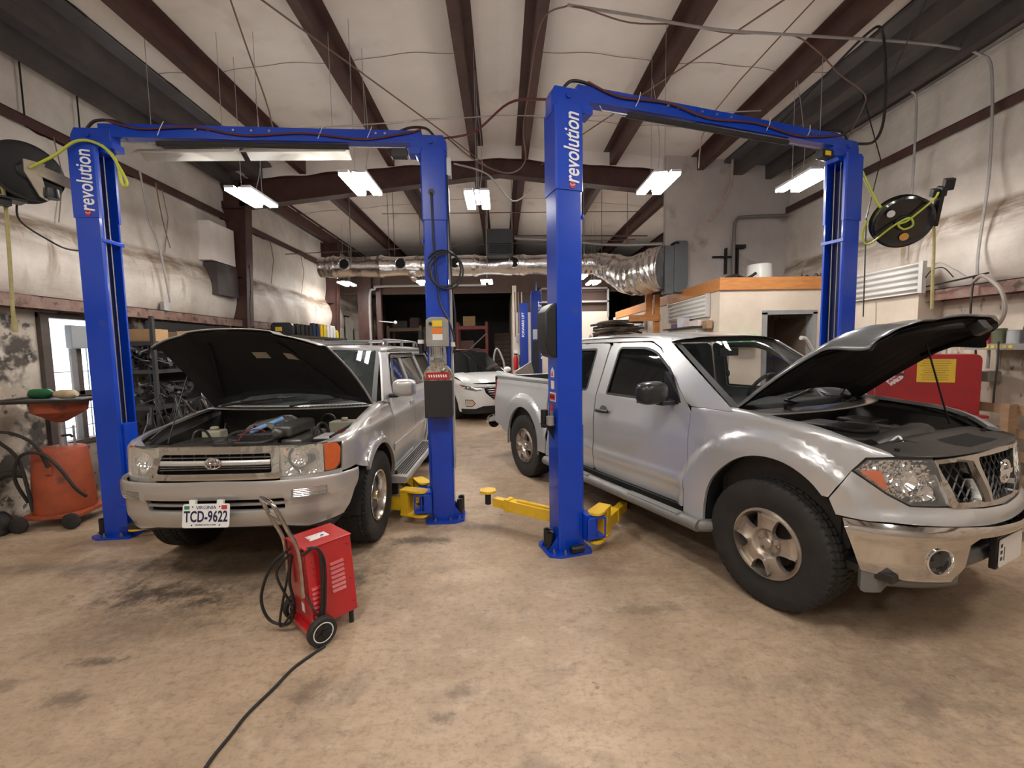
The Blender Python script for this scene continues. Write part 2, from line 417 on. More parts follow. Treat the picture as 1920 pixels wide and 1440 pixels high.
# patching beside the first left column
b = B(); b.b2((XL, 7.25, 3.16), (XL + .24, 7.9, 3.78)); b.build('trim_55', M_ins, kind='structure', ang=0)
b = B(); b.b2((XL, 7.35, 2.62), (XL + .26, 7.9, 3.14)); b.build('trim_56', M_soot, kind='structure', ang=0)
# rigid frames: two columns and a tapered rafter, I sections
def frame_at(y, n0, xl=XL, xr=XR, colh=4.4, deep=0.42):
    yw = 0.10
    def ibeam(p, q, d0, d1, name):
        """web between p and q (top edge), depth d0..d1, flanges 0.2 wide along y"""
        b = B(); (x0, z0), (x1, z1) = p, q
        poly = [(x0, z0), (x1, z1), (x1, z1 - d1), (x0, z0 - d0)]
        b.prism(poly, 'y', y - .005, y + .005)
        for zz0, zz1 in (((z0), (z1)), ((z0 - d0), (z1 - d1))):
            b.prism([(x0, zz0), (x1, zz1), (x1, zz1 - .014), (x0, zz0 - .014)], 'y', y - yw, y + yw)
        return b.build(name, M_red_oxide, kind='structure', ang=0)
    if y < 9 or y > 13: ibeam((xl + .3, roofz(xl + .3) - .2), (RX, roofz(RX) - .2), 0.46, 0.28, 'trim_%d' % n0)
    if y < 9 or y > 13: ibeam((xr - .3 if y > 9 else 3.0, roofz(xr - .3 if y > 9 else 3.0) - .2), (RX, roofz(RX) - .2), 0.46 if y > 9 else 0.38, 0.28, 'trim_%d' % (n0 + 1))
    for k, (x, s) in enumerate(((xl, 1), (xr, -1))):
        if y < 9 and s < 0: continue
        b = B(); w0, w1 = 0.26, 0.46
        zt = roofz(x) - .2
        b.prism([(x + s * .02, 0), (x + s * w0, 0), (x + s * w1, zt), (x + s * .02, zt)], 'y', y - .005, y + .005)
        b.prism([(x + s * (w0), 0), (x + s * (w0 + .014), 0), (x + s * (w1 + .014), zt), (x + s * w1, zt)], 'y', y - yw, y + yw)
        b.b2((x + s * .01, y - yw, 0), (x + s * .024, y + yw, zt))
        for zz in (1.5, 3.0, zt - .45): b.b2((x + s * .02, y - yw * .9, zz), (x + s * (w0 + .02), y + yw * .9, zz + .01))
        b.build('trim_%d' % (n0 + 2 + k), M_red_oxide, kind='structure', ang=0)
frame_at(8.03, 31); frame_at(12.3, 35); frame_at(17.2, 61)
# white drape closing the gap between the two bays, above the first rafter
b = B()
def dr(u, v):
    x = lerp(-4.3, 2.95, u); z = lerp(roofz(x) + .02, roofz(x) - .23 - .01 * sin(x * 9), v); return Vector((x, 7.9 - .02 * sin(x * 6), z))
b.grid(dr, 60, 4).build('trim_41', M_ins, kind='structure', ang=60)

# side walls: masonry below, bagged insulation bulging between the girts
M_mas = mat('dirty_painted_block', (0.50, 0.44, 0.37), 0.8, col2=(0.30, 0.23, 0.17), scale=2.4, amt=0.85, bump=0.9, bscale=7, lo=0.4, hi=0.7,
            spots=[((0.10, 0.08, 0.065), 1.2, 0.5, 0.7, 0.6), ((0.030, 0.024, 0.02), 3.6, 0.54, 0.62, 0.9), ((0.20, 0.13, 0.06), 1.7, 0.62, 0.66, 0.85), ((0.03, 0.025, 0.02), 11, 0.60, 0.66, 0.8), ((0.62, 0.57, 0.50), 5, 0.60, 0.66, 0.7)])
M_mas2 = mat('streaked_painted_block', (0.58, 0.50, 0.42), 0.75, col2=(0.40, 0.31, 0.24), scale=2.2, amt=0.7, bump=0.5, bscale=7, lo=0.4, hi=0.7,
             spots=[((0.10, 0.06, 0.04), 4.5, 0.58, 0.7, 0.8), ((0.05, 0.035, 0.03), 14, 0.62, 0.7, 0.7)], stretch=(1, 1, .45))
M_bag = bpy.data.materials.new('bagged_insulation'); M_bag.use_nodes = True
def bag_mat(m):
    nt = m.node_tree; N = nt.nodes; L = nt.links; b = N['Principled BSDF']; b.inputs['Roughness'].default_value = 0.55
    g = N.new('ShaderNodeNewGeometry'); sx = N.new('ShaderNodeSeparateXYZ'); L.new(g.outputs['Position'], sx.inputs[0])
    def noise(sc, st, off=0):
        mp = N.new('ShaderNodeMapping'); mp.inputs['Scale'].default_value = st; mp.inputs['Location'].default_value = (off, off, off); L.new(g.outputs['Position'], mp.inputs[0])
        n = N.new('ShaderNodeTexNoise'); n.inputs['Scale'].default_value = sc; n.inputs['Detail'].default_value = 7; n.inputs['Roughness'].default_value = .65; L.new(mp.outputs[0], n.inputs['Vector']); return n.outputs[0]
    def rng(s, a, b_, c=0., d=1.):
        mr = N.new('ShaderNodeMapRange'); mr.inputs[1].default_value = a; mr.inputs[2].default_value = b_; mr.inputs[3].default_value = c; mr.inputs[4].default_value = d
        L.new(s, mr.inputs[0]); return mr.outputs[0]
    def mul(a, b_):
        q = N.new('ShaderNodeMath'); q.operation = 'MULTIPLY'; L.new(a, q.inputs[0])
        if isinstance(b_, float): q.inputs[1].default_value = b_
        else: L.new(b_, q.inputs[1])
        return q.outputs[0]
    def mix(f, a, b_):
        mx = N.new('ShaderNodeMix'); mx.data_type = 'RGBA'; L.new(f, mx.inputs[0])
        for k, s in ((6, a), (7, b_)):
            if isinstance(s, tuple): mx.inputs[k].default_value = (*s, 1)
            else: L.new(s, mx.inputs[k])
        return mx.outputs[2]
    # clean white low down, settled brown dust on the upper half of the bulge (z 2.7 to 3.1), grime drips
    z = sx.outputs[2]
    c = mix(rng(noise(1.4, (1, 1, 1)), .35, .65), (0.66, 0.61, 0.55), (0.52, 0.46, 0.40))
    band = mul(rng(z, 2.62, 2.95), rng(z, 3.12, 3.04))
    c = mix(mul(band, rng(noise(3, (1, .5, 2.5), 3), .34, .56)), c, (0.20, 0.145, 0.10))
    drip = mul(mul(rng(noise(6, (1, 1, .12), 7), .56, .68), rng(z, 2.25, 2.75)), rng(z, 3.12, 3.0)); c = mix(mul(drip, .8), c, (0.20, 0.13, 0.07))
    c = mix(mul(rng(noise(1.1, (1, 1, .6), 12), .5, .75), .6), c, (0.27, 0.23, 0.20))
    L.new(c, b.inputs['Base Color'])
    bp = N.new('ShaderNodeBump'); bp.inputs['Strength'].default_value = .5; bp.inputs['Distance'].default_value = .02
    L.new(noise(5, (1, .7, 1.6), 2), bp.inputs['Height']); L.new(bp.outputs[0], b.inputs['Normal'])
bag_mat(M_bag)
def side_wall(x, s, name, y0, y1, holes, mm):
    """masonry with a window hole, then the bags; s points into the room"""
    b = B()
    ys = sorted(set([y0, y1] + [h[0] for h in holes] + [h[1] for h in holes]))
    for a, c in zip(ys[:-1], ys[1:]):
        hh = [h for h in holes if h[0] <= a and c <= h[1]]
        if hh:
            b.b2((x, a, 0), (x - s * .25, c, hh[0][2])); b.b2((x, a, hh[0][3]), (x - s * .25, c, 2.2))
        else: b.b2((x, a, 0), (x - s * .25, c, 2.2))
    o = b.build(name, mm, kind='structure', ang=0)
    b = B()
    def f(u, v):
        y = lerp(y0, y1, u); z = lerp(2.2, 4.95, v)
        bul = 0.0
        if z < 3.1: bul = .17 * max(0, sin(pi * min(1, (z - 2.2) / .9))) ** .55 * (1 + .22 * sin(y * 3.1) + .12 * sin(y * 7.7 + z * 5))
        elif z < 4.0: bul = .03 + .05 * sin(pi * (z - 3.1) / .9)
        else: bul = .03 + .02 * sin(y * 2)
        pinch = min(1, abs(((y - 8.03) + 50) % 4.27 - 0) / .25, abs(4.27 - ((y - 8.03) + 50) % 4.27) / .25) if False else 1
        return Vector((x + s * (bul * pinch + .004 * sin(y * 23 + z * 17)), y, z))
    b.grid(f, int((y1 - y0) * 12), 56).build(name, M_bag, kind='structure', ang=80)
WIN = (4.72, 5.72, 0.62, 2.1)
side_wall(XL, 1, 'wall_left', YF, YB, [WIN], M_mas)
side_wall(XR, -1, 'wall_right', YF, YB, [], M_mas2)
B().b2((XL - .3, YF - .2, 0), (XR + .3, YF, 5.4)).build('wall_front', mat('painted_panel', (.5, .47, .43), .7, col2=(.36, .33, .3), scale=1.5), kind='structure', ang=0)
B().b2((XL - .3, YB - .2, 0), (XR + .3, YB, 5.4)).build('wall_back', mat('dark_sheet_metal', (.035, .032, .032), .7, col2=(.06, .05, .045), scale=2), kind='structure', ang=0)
# girts
def girt(n, x, s, z, y0, y1, h=.1, d=.2, m=M_red_oxide):
    b = B(); b.b2((x + s * .02, y0, z), (x + s * d, y1, z + .008)); b.b2((x + s * (d - .008), y0, z - h), (x + s * d, y1, z + .008)); b.b2((x + s * .02, y0, z - h), (x + s * .03, y1, z))
    b.build('trim_%d' % n, m, kind='structure', ang=0)
M_dustox = mat('dusty_red_oxide', (0.16, 0.075, 0.06), 0.7, col2=(0.28, 0.20, 0.16), scale=5, amt=.8, spots=[((.03, .02, .02), 9, .55, .65, .8)])
girt(43, XL, 1, 2.24, YF, 12.2, .12, .22, M_dustox); girt(44, XL, 1, 4.08, YF, 12.2, .1, .1)
girt(45, XR, -1, 2.22, YF, 5.2, .12, .22, M_dustox); girt(46, XR, -1, 4.05, YF, 12.2, .1, .1)
# vertical seams between the bags
b = B()
for y in (5.0, 6.5, 9.4, 10.8):
    b.tube([(XL + .10, y, 4.0), (XL + .14, y + .02, 3.6), (XL + .07, y, 3.1)], .006, 5)
b.build('trim_47', M_seam, kind='structure')

# window in the left wall: steel frame, glazing bars, pane
wf = B(); y0, y1, z0, z1 = WIN
for (a, c) in (((XL - .1, y0, z0), (XL + .05, y0 + .09, z1)), ((XL - .1, y1 - .07, z0), (XL + .03, y1, z1)), ((XL - .1, y0, z1 - .05), (XL + .03, y1, z1)), ((XL - .1, y0, z0), (XL + .03, y1, z0 + .05)),
               ((XL - .09, y0, 1.17), (XL + .0, y1, 1.23)), ((XL - .09, 5.13, z0), (XL, 5.19, 1.75))): wf.b2(a, c)
win = wf.build('window_1', mat('window_steel', (.07, .055, .05), .6, col2=(.12, .09, .07), scale=9), kind='structure', ang=0)
g = B()
for yy in (4.86, 4.98, 5.3, 5.42, 5.54): g.tube([(XL - .16, yy, z0), (XL - .16, yy, 1.78)], .006, 6)
for zz in (1.45, 1.0, .8): g.tube([(XL - .16, y0, zz), (XL - .16, y1, zz)], .006, 6)
g.build('security_bars', mat('bar_iron', (.06, .06, .06), .5), win)
gm = mat('window_glass', (.85, .9, .9), .02, alpha=.12)
B().b2((XL - .065, y0, z0), (XL - .06, y1, z1)).build('pane', gm, win, ang=0)
B().b2((XL + .02, 4.99, 1.72), (XL + .1, 5.3, 1.98)).build('meter_box', mat('grey_box', (.30, .32, .33), .5), win, bev=.01)

# partition over the office, office box, its beam
M_part = mat('grey_white_board', (0.47, 0.43, 0.40), 0.7, col2=(0.38, 0.34, 0.32), scale=1.3, amt=.8, lo=.4, hi=.65, spots=[((.20, .15, .13), 2.2, .6, .72, .7)], bump=.15, bscale=4)
M_office = mat('office_plaster', (0.66, 0.58, 0.48), 0.7, col2=(0.52, 0.43, 0.34), scale=2.2, amt=.7, spots=[((.35, .25, .18), 3, .64, .74, .6)])
b = B(); b.prism([(2.95, 3.35), (3.3, 3.35), (3.3, 2.5), (XR, 2.5), (XR, roofz(XR)), (2.95, roofz(2.95))], 'y', 7.8, 7.9)
b.build('wall_partition', M_part, kind='structure', ang=0)
OX, OY, OZ = 3.19, 6.3, 2.43
b = B()   # front wall with the doorway, side wall, roof
DX0, DX1, DZ = 3.87, 4.60, 2.07
b.b2((OX, OY, 0), (DX0, OY + .1, OZ)); b.b2((DX1, OY, 0), (XR, OY + .1, OZ)); b.b2((DX0, OY, DZ), (DX1, OY + .1, OZ))
b.b2((OX, OY + .1, 0), (OX + .1, 12.3, OZ)); b.b2((OX, OY, OZ), (XR, 12.3, OZ + .05))
b.build('wall_office', M_office, kind='structure', ang=0)
b = B(); b.b2((OX - .02, OY - .03, OZ), (XR, OY + .02, OZ + .18)); b.b2((OX - .02, OY, OZ), (OX + .03, 12.0, OZ + .18))
b.build('trim_48', M_wood, kind='structure', ang=0, bev=.004)
b = B()
for a, c in (((DX0 - .05, OY - .02, 0), (DX0 + .02, OY + .12, DZ + .03)), ((DX1 - .03, OY - .02, 0), (DX1 + .03, OY + .12, DZ + .03)), ((DX0 - .05, OY - .02, DZ), (DX1 + .03, OY + .12, DZ + .06))): b.b2(a, c)
door = b.build('door_1', mat('door_frame_grey', (.28, .29, .29), .5, col2=(.2, .19, .18), scale=7), kind='structure', ang=0)
B().box((DX1 - .02, OY + .5, DZ / 2), (.04, .75, DZ - .05)).build('door_leaf', mat('brown_door', (.17, .12, .085), .5, col2=(.11, .08, .06), scale=4), door, bev=.003)
# boxed-out strip of wall on the right, in front of the office
b = B(); b.b2((4.9, 5.02, 0), (XR, OY, 2.5)); b.build('wall_office', M_office, kind='structure', ang=0)

# rear: header, opening into the dark annex, white side walls
M_rear = mat('rear_block_white', (0.62, 0.56, 0.48), .75, col2=(.5, .44, .37), scale=1.8, bump=.2, bscale=6)
M_brown = mat('dark_brown_panel', (.055, .03, .022), .7, col2=(.09, .05, .035), scale=2)
b = B(); b.b2((XL, YH, 3.85), (XR, YH + .1, 5.3)); b.build('wall_rear', mat('rear_header', (.30, .26, .22), .8, col2=(.16, .12, .1), scale=2), kind='structure', ang=0)
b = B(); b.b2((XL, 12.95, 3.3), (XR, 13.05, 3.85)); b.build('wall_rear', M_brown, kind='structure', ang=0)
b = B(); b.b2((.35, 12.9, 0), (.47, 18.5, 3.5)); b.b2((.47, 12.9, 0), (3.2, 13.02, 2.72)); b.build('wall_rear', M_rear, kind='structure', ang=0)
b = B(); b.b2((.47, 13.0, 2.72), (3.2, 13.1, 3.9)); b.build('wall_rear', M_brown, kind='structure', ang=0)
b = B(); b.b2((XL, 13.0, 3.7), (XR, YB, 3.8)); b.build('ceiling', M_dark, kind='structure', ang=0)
b = B(); b.b2((-4.15, 12.85, 0), (-3.75, 12.98, 3.9)); b.b2((-3.62, 12.85, 0), (-3.48, 12.98, 3.9)); b.build('trim_49', M_red_oxide, kind='structure', ang=0)
# steel frame ladder of the blocked window in the rear wall
b = B(); M_gs = mat('grey_angle_iron', (.33, .32, .31), .55)
for x in (1.15, 3.15): b.b2((x, 12.84, 2.55), (x + .05, 12.89, 3.42))
for z in (2.98, 3.37): b.b2((1.15, 12.84, z), (3.2, 12.89, z + .05))
b.build('window_2', M_gs, kind='structure', ang=0)
# translucent panels beyond the second frame in the left wall
b = B(); b.b2((XL + .1, 12.6, 1.2), (XL + .12, 16.0, 2.75))
win3 = b.build('window_3', mat('fibreglass_panel', (.60, .57, .48), .5, spots=[((.10, .09, .07), 5, .6, .68, .8)]), kind='structure', ang=0)
b = B()
for yy in (12.6, 13.4, 14.2, 15.0, 15.9): b.b2((XL + .12, yy, 1.2), (XL + .15, yy + .04, 2.75))
for zz in (1.2, 1.95, 2.72): b.b2((XL + .12, 12.6, zz), (XL + .15, 16.0, zz + .04))
b.build('glazing_bars', M_dark, win3, ang=0)

# ================================================================ lamps
M_lamp = mat('lamp_diffuser', (1.0, 0.955, 0.90), 0.5, emit=LAMP)
M_lampbody = mat('lamp_body', (.62, .62, .62), .4)
def make_lamp():
    t = thing('hanging_shop_light', 'x', 'light')
    b = B()
    for s in (-1, 1): b.box((s * .095, 0, .02), (.11, .62, .03))
    b.box((0, 0, .03), (.05, .5, .02)); b.box((0, 0, .045), (.1, .12, .03))
    b.build('lamp_body', M_lampbody, t, bev=.004)
    for s in (-1, 1): B().box((s * .095, 0, -.008), (.10, .60, .026)).build('diffuser', M_lamp, t, ang=0)
    for s in (-1, 1): c = B(); c.tube([(0, s * .22, .03), (0, s * .22, 1.45)], .0035, 5); c.build('suspension_chain', M_galv, t)
    c = B(); c.tube([(.0, .05, .05), (.06, .1, .4), (.04, .16, .9), (0, .2, 1.25)], .004, 5, smooth=4); c.build('lamp_cord', M_galv, t)
    return t
lamp0 = make_lamp()
# (x, y, z, label)
LAMPS = [(-2.96, 5.45, 3.5, 'lit twin panel shop light nearest the left wall, in front of the dark red column'),
         (-1.53, 5.05, 3.5, 'lit twin panel shop light hanging between the posts of the left blue lift'),
         (-0.26, 5.6, 3.5, 'lit twin panel shop light hanging between the two blue lifts'),
         (1.83, 5.1, 3.5, 'lit twin panel shop light hanging inside the right blue lift near its left post'),
         (3.52, 5.06, 3.5, 'lit twin panel shop light hanging beside the right post of the right blue lift'),
         (-4.0, 11.6, 3.42, 'small distant lit light under the left end of the silver duct'),
         (-2.0, 11.6, 3.42, 'small distant lit light seen just left of the left lift post with the power unit'),
         (-0.35, 11.6, 3.42, 'small distant lit light under the silver duct, between the two lifts'),
         (2.0, 11.0, 3.42, 'small distant lit light under the curved end of the silver duct, the nearer of two'),
         (2.55, 12.0, 3.42, 'small distant lit light under the curved end of the silver duct, the farther of two')]
for i, (x, y, z, lab) in enumerate(LAMPS):
    o = lamp0 if i == 0 else copy_tree(lamp0)
    o.location = (x, y, z)
    for ch in o.children:
        if ch.name.startswith('suspension_chain'): ch.scale.z = (roofz(x) - .012 - z) / 1.45
    o['label'] = lab; o['group'] = 'shop lights hung from the roof'
# unseen rows of the same lights, added to brighten the front of the bay
for (x, y) in ((-3.4, 1.2), (-1.1, 1.0), (1.1, 1.0), (3.5, 1.2), (-2.3, -1.6), (2.3, -1.6)):
    o = copy_tree(lamp0); o.location = (x, y, 4.0)
    for ch in o.children:
        if ch.name.startswith('suspension_chain') or ch.name.startswith('lamp_cord'): ch.scale.z = (roofz(x) - .012 - 4.0) / 1.45
    o['label'] = {(-3.4): 'leftmost shop light of the added unseen row right over the photographer', (-1.1): 'added unseen shop light over the photographer, second from the left', 1.1: 'added unseen shop light over the photographer, third from the left', 3.5: 'rightmost shop light of the added unseen row right over the photographer', (-2.3): 'left shop light of the added unseen last row behind the photographer', 2.3: 'right shop light of the added unseen last row behind the photographer'}[x]; o['group'] = 'unseen shop lights added over the front of the bay'
# ================================================================ two-post lifts
M_grayal = mat('cast_aluminium', (.36, .35, .33), .45, metal=.4, col2=(.22, .20, .18), scale=12)
M_greasy = mat('greasy_reservoir', (.42, .36, .27), .5, col2=(.10, .08, .06), scale=18, amt=.9, lo=.45, hi=.6)
M_hose_y = mat('yellow_green_hose', (.50, .56, .06), .45)
M_hose_dirty = mat('dirty_yellow_hose', (.42, .37, .16), .6, col2=(.28, .22, .1), scale=20)
M_cable = mat('black_cable', (.015, .014, .013), .5)
M_wirerope = mat('wire_rope', (.35, .34, .33), .4, metal=.7)
CW = .105       # half width of a column
def c_section(d=.0, hw=CW, t=.012):
    """plan outline of a column; open side towards +x, with returned lips and chamfered back"""
    o = hw + d
    return [(o, -.078), (o, -o + .012), (o - .012, -o), (-o + .012, -o), (-o, -o + .012), (-o, o - .012), (-o + .012, o), (o - .012, o), (o, o - .012), (o, .078),
            (o - t, .078), (o - t, o - t), (-o + t, o - t), (-o + t, -o + t), (o - t, -o + t), (o - t, -.078)]
def make_post(t, M_, text, mirror=False):
    """column at the origin of M_; local +x looks at the vehicle, local -y at the photographer when M_ is unrotated"""
    def bb():
        b = B(); b.T = M_; return b
    b = bb(); b.prism(c_section(), 'z', .02, 3.42); col_ = b.build('column', M_blue, t, ang=30)
    b = bb(); b.prism(c_section(.008), 'z', 2.80, 3.40); b.build('column_extension', M_blue, col_, ang=30)
    # carriage hidden in the channel above, cables
    b = bb()
    for y in (-.03, .025): b.tube([(.07, y, .9), (.07, y, 3.38)], .005, 6)
    b.build('lift_cable', M_wirerope, col_)
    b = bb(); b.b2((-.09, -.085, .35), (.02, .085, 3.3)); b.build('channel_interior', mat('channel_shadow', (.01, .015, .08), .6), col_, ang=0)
    b = bb(); b.b2((-.02, -.074, .06), (.125, .074, 1.02)); b.build('carriage', M_blue, t, bev=.006)
    b = bb()   # base plate with bolts
    b.prism(roundpoly([(-.2, -.12), (-.12, -.17), (.15, -.17), (.17, -.1), (.17, .1), (.15, .17), (-.12, .17), (-.2, .12)], .02), 'z', 0, .02)
    bp = b.build('base_plate', M_blue, t, ang=30)
    for g_ in (-.075, .065):
        b = bb(); b.prism([(-.105, .02), (-.19, .02), (-.105, .14)], 'y', g_, g_ + .01); b.build('gusset', M_blue, t, ang=0)
    for x, y in ((-.15, -.1), (-.15, .1), (.07, -.14), (-.07, -.14), (.07, .14), (-.07, .14)):
        b = bb(); b.cyl((x, y, .02), (x, y, .032), .017, n=6); b.cyl((x, y, .03), (x, y, .055), .009, n=8); b.build('anchor_bolt', M_steel, bp)
    # head
    b = bb(); b.prism([(-.12, 3.36), (.14, 3.36), (.20, 3.44), (.20, 3.56), (-.09, 3.56), (-.12, 3.50)], 'y', -.055, .055); b.cyl((.02, -.07, 3.50), (.02, .07, 3.50), .02, n=12)
    b.box((.16, 0, 3.42), (.12, .13, .06)); b.build('column_head', M_blue, t, bev=.004)
    b = bb(); b.b2((.105, -.11, 2.60), (.118, .11, 2.63)); b.build('cross_brace', M_blue, t, bev=.002)
    return col_
def arm(t, M_, a, ln, ext, pad=True, z=.12, s=None):
    """swing arm: knuckle at local (.13, +-.15), swinging by angle a"""
    s = s or (1 if a > 0 else -1)
    def bb():
        b = B(); b.T = M_; return b
    k = Vector((.20, s * .13, 0))
    d = Vector((cos(a), sin(a), 0)); n = Vector((-sin(a), cos(a), 0))
    # blue clevis of the carriage
    b = bb(); b.b2((.10, s * .02, .10), (.16, s * .16, .31))
    for zz in (.125, .285): b.box((.19, s * .12, zz), (.14, .12, .02))
    b.box((.135, s * .185, .205), (.07, .012, .17)); b.box((.255, s * .185, .205), (.012, .012, .17))
    b.cyl(k + V3(0, 0, .10), k + V3(0, 0, .31), .017, n=10)
    b.build('clevis', M_blue, t, bev=.003)
    b = bb()
    R3 = Matrix((d, n, Vector((0, 0, 1)))).transposed()
    def bx(x0, x1, hw, z0, z1): b.box(k + d * ((x0 + x1) / 2) + V3(0, 0, (z0 + z1) / 2), (x1 - x0, hw * 2, z1 - z0), R3)
    for zz in (.085, .315):      # rounded knuckle plates
        P = [k + d * (cos(q) * .062) + n * (sin(q) * .062) for q in [pi / 2 + pi * i / 8 for i in range(9)]] + [k + d * .2 - n * .055, k + d * .2 + n * .055]
        b.add([p + V3(0, 0, zz - .011) for p in P] + [p + V3(0, 0, zz + .011) for p in P],
              [(i, (i + 1) % 11, 11 + (i + 1) % 11, 11 + i) for i in range(11)] + [tuple(range(10, -1, -1)), tuple(range(11, 22))])
    bx(.12, .2, .05, .085, .315); bx(.15, ln, .045, .12, .22)
    am = b.build('swing_arm', M_yellow, t, bev=.004)
    b = bb(); bx(ln - .05, ln + ext, .034, .13, .205); b.build('arm_extension', M_yellow, am, bev=.004)
    b = bb(); bx(ln - .02, ln + .02, .052, .115, .228); b.build('arm_collar', M_yellow, am, bev=.004)
    if pad:
        e = k + d * (ln + ext + .05)
        b = bb(); b.cyl(e + V3(0, 0, .13), e + V3(0, 0, .25), .03, n=14); b.build('pad_screw', M_black, am)
        b = bb(); b.prism(roundpoly([(e.x + .085 * cos(q), e.y + .085 * sin(q)) for q in [pi / 3 * i + .3 for i in range(6)]], .02), 'z', .25, .272)
        b.build('lift_pad', M_yellow, am, ang=30)
def adapters(t, M_, pts, tilt=False):
    for (x, y, z) in pts:
        b = B(); b.T = M_
        b.lathe([(.018, .005), (.018, .135), (.030, .14), (.030, 0), (.018, .0)], (x, y, z), n=20); b.build('pad_adapter', M_black, t)

def word_on(t, M_, y_sign, matl=M_text_white):
    """vertical lettering on the extension; reads upwards"""
    o = Vector((.020, -(CW + .012), 3.10)); X = Vector((0, 0, 1)); Y = Vector((-1, 0, 0))
    fm = M_ @ frame(o, X, Y)
    text_mesh('lettering', 'revolution', .178, matl, t, fm, ext=.0008, shear=.20, sx=.70, space=.98, off=.002)
    # round red mark under the word
    b = B(); b.T = M_; b.cyl((.02, -(CW + .008), 2.835), (.02, -(CW + .013), 2.835), .024, n=24); b.build('round_mark', mat('mark_red', (.45, .02, .03), .4), t)
    b = B(); b.T = M_; b.tube([(0, -(CW + .014), 2.842), (.02, -(CW + .014), 2.83), (.04, -(CW + .014), 2.842)], .003, 6); b.build('round_mark', matl, t)

def lift(name, label, pL, pR, H=0):
    dx, dy = pR[0] - pL[0], pR[1] - pL[1]; a = atan2(dy, dx); S = hypot(dx, dy)
    t = thing(name, label, 'car lift', (pL[0], pL[1], 0), a, 'blue two post car lifts')
    ML = Matrix.Identity(4); MR = Matrix.Translation((S, 0, 0)) @ Matrix.Rotation(pi, 4, 'Z')
    cl = make_post(t, ML, True); cr = make_post(t, MR, False)
    # overhead beam in two telescoping channels
    b = B(); b.b2((.10, -.05, 3.49), (S / 2 + .1, .05, 3.60)); b.build('overhead_beam', M_blue, t, bev=.003)
    b = B(); b.b2((S / 2 - .3, -.056, 3.485), (S - .10, .056, 3.595))
    b.build('overhead_beam', M_blue, t, bev=.003)
    for x in (.9, 1.0, S / 2 - .25, S / 2 - .1, S / 2 + .05, S - .5, S - .42):
        b = B(); b.cyl((x, -.05, 3.56), (x, -.066, 3.56), .011, n=6); b.build('beam_bolt', M_steel, t)
    # padded shut-off bar under the beam
    b = B(); b.tube([(.55, -.02, 3.455), (S - .75, -.02, 3.455)], .022, 10); bar = b.build('shutoff_bar', M_rubber, t)
    b = B(); b.tube([(.30, -.02, 3.49), (.32, -.02, 3.458), (.56, -.02, 3.458)], .006, 6); b.build('bar_rod', M_steel, bar)
    b = B(); b.tube([(S - .76, -.02, 3.458), (S - .25, -.02, 3.458)], .006, 6); b.build('bar_rod', M_steel, bar)
    b = B(); b.box((S - .30, -.03, 3.40), (.14, .07, .075)); b.build('limit_switch_box', M_black, t, bev=.005)
    # hydraulic hose draped along the beam
    pts = [(-.02, -.03, 3.50), (.05, -.055, 3.66), (.18, -.06, 3.62), (.45, -.064, 3.555), (.9, -.066, 3.575), (1.3, -.068, 3.515), (1.8, -.068, 3.545), (2.3, -.068, 3.505), (S - .25, -.066, 3.56), (S - .1, -.06, 3.60)]
    b = B(); b.tube([V3(*p) for p in pts[2:]], .009, 8, smooth=6); b.build('hydraulic_hose', mat('maroon_hose', (.10, .018, .02), .45), t)
    for s in (0, 1):
        b = B(); x0 = .06 if s == 0 else S - .06; sg = 1 if s == 0 else -1
        b.tube([(x0 - sg * .08, -.02, 3.55), (x0, -.02, 3.63), (x0 + sg * .14, -.01, 3.64), (x0 + sg * .26, 0, 3.60)], .012, 8, smooth=6); b.build('cable_hose', M_cable, t)
    for x in (.62, 1.95, S - .55): b = B(); b.tube([(x - .03, -.07, 3.50), (x, -.075, 3.56), (x + .02, -.06, 3.62)], .003, 5); b.build('cable_tie', M_white, t)
    return t, ML, MR, S, cl, cr

# ---- left lift
PL1, PR1 = (-3.50, 3.97), (-.585, 4.13)
L1, ML, MR, S, cl, cr = lift('two_post_car_lift', 'blue two post lift over the silver SUV, power unit on its right post', PL1, PR1)
word_on(cl, ML, -1)
arm(L1, ML, R(58), .50, .30, s=1); arm(L1, ML, R(22), .45, .25, s=-1)
arm(L1, MR, R(-24), .45, .25, s=1); arm(L1, MR, R(-62), .50, .30, s=-1)
adapters(L1, ML, [(-.14, -.06, .02)]); adapters(L1, MR, [(-.155, .03, .045), (-.165, -.08, .045)])
# power unit on the near face of the right post (its local +y looks at the photographer)
def bm_():
    b = B(); b.T = MR; return b
b = bm_(); b.prism(roundpoly([(-.10, 1.66), (.095, 1.66), (.10, 1.70), (.095, 1.90), (.05, 1.925), (-.06, 1.925), (-.10, 1.90)], .012), 'y', CW + .01, CW + .12)
pu = b.build('power_unit', M_grayal, L1, ang=30, bev=.006)
b = bm_(); b.lathe([(0, 1.52), (.055, 1.52), (.06, 1.54), (.075, 1.56), (.075, 1.66), (0, 1.66)], (0, CW + .085, 0), n=20)
for i in range(7): b.box((-.06 + i * .02, CW + .15, 1.625), (.006, .03, .07))
b.build('motor', M_grayal, pu)
b = bm_(); b.box((-.0, CW + .08, 1.545), (.15, .10, .10)); b.cyl((.045, CW + .12, 1.55), (.045, CW + .16, 1.55), .017, n=12); b.build('pump_block', M_grayal, pu, bev=.006)
b = bm_(); b.grid(lambda u, v: Vector((cos(pi * u) * .125, CW + .085 + (.085 if True else 0) * (v * 2 - 1), 1.385 + sin(pi * u) * .125)), 16, 2)
b.b2((-.125, CW, 1.36), (.125, CW + .17, 1.39)); b.build('reservoir_cover', M_greasy, pu, solid=.004)
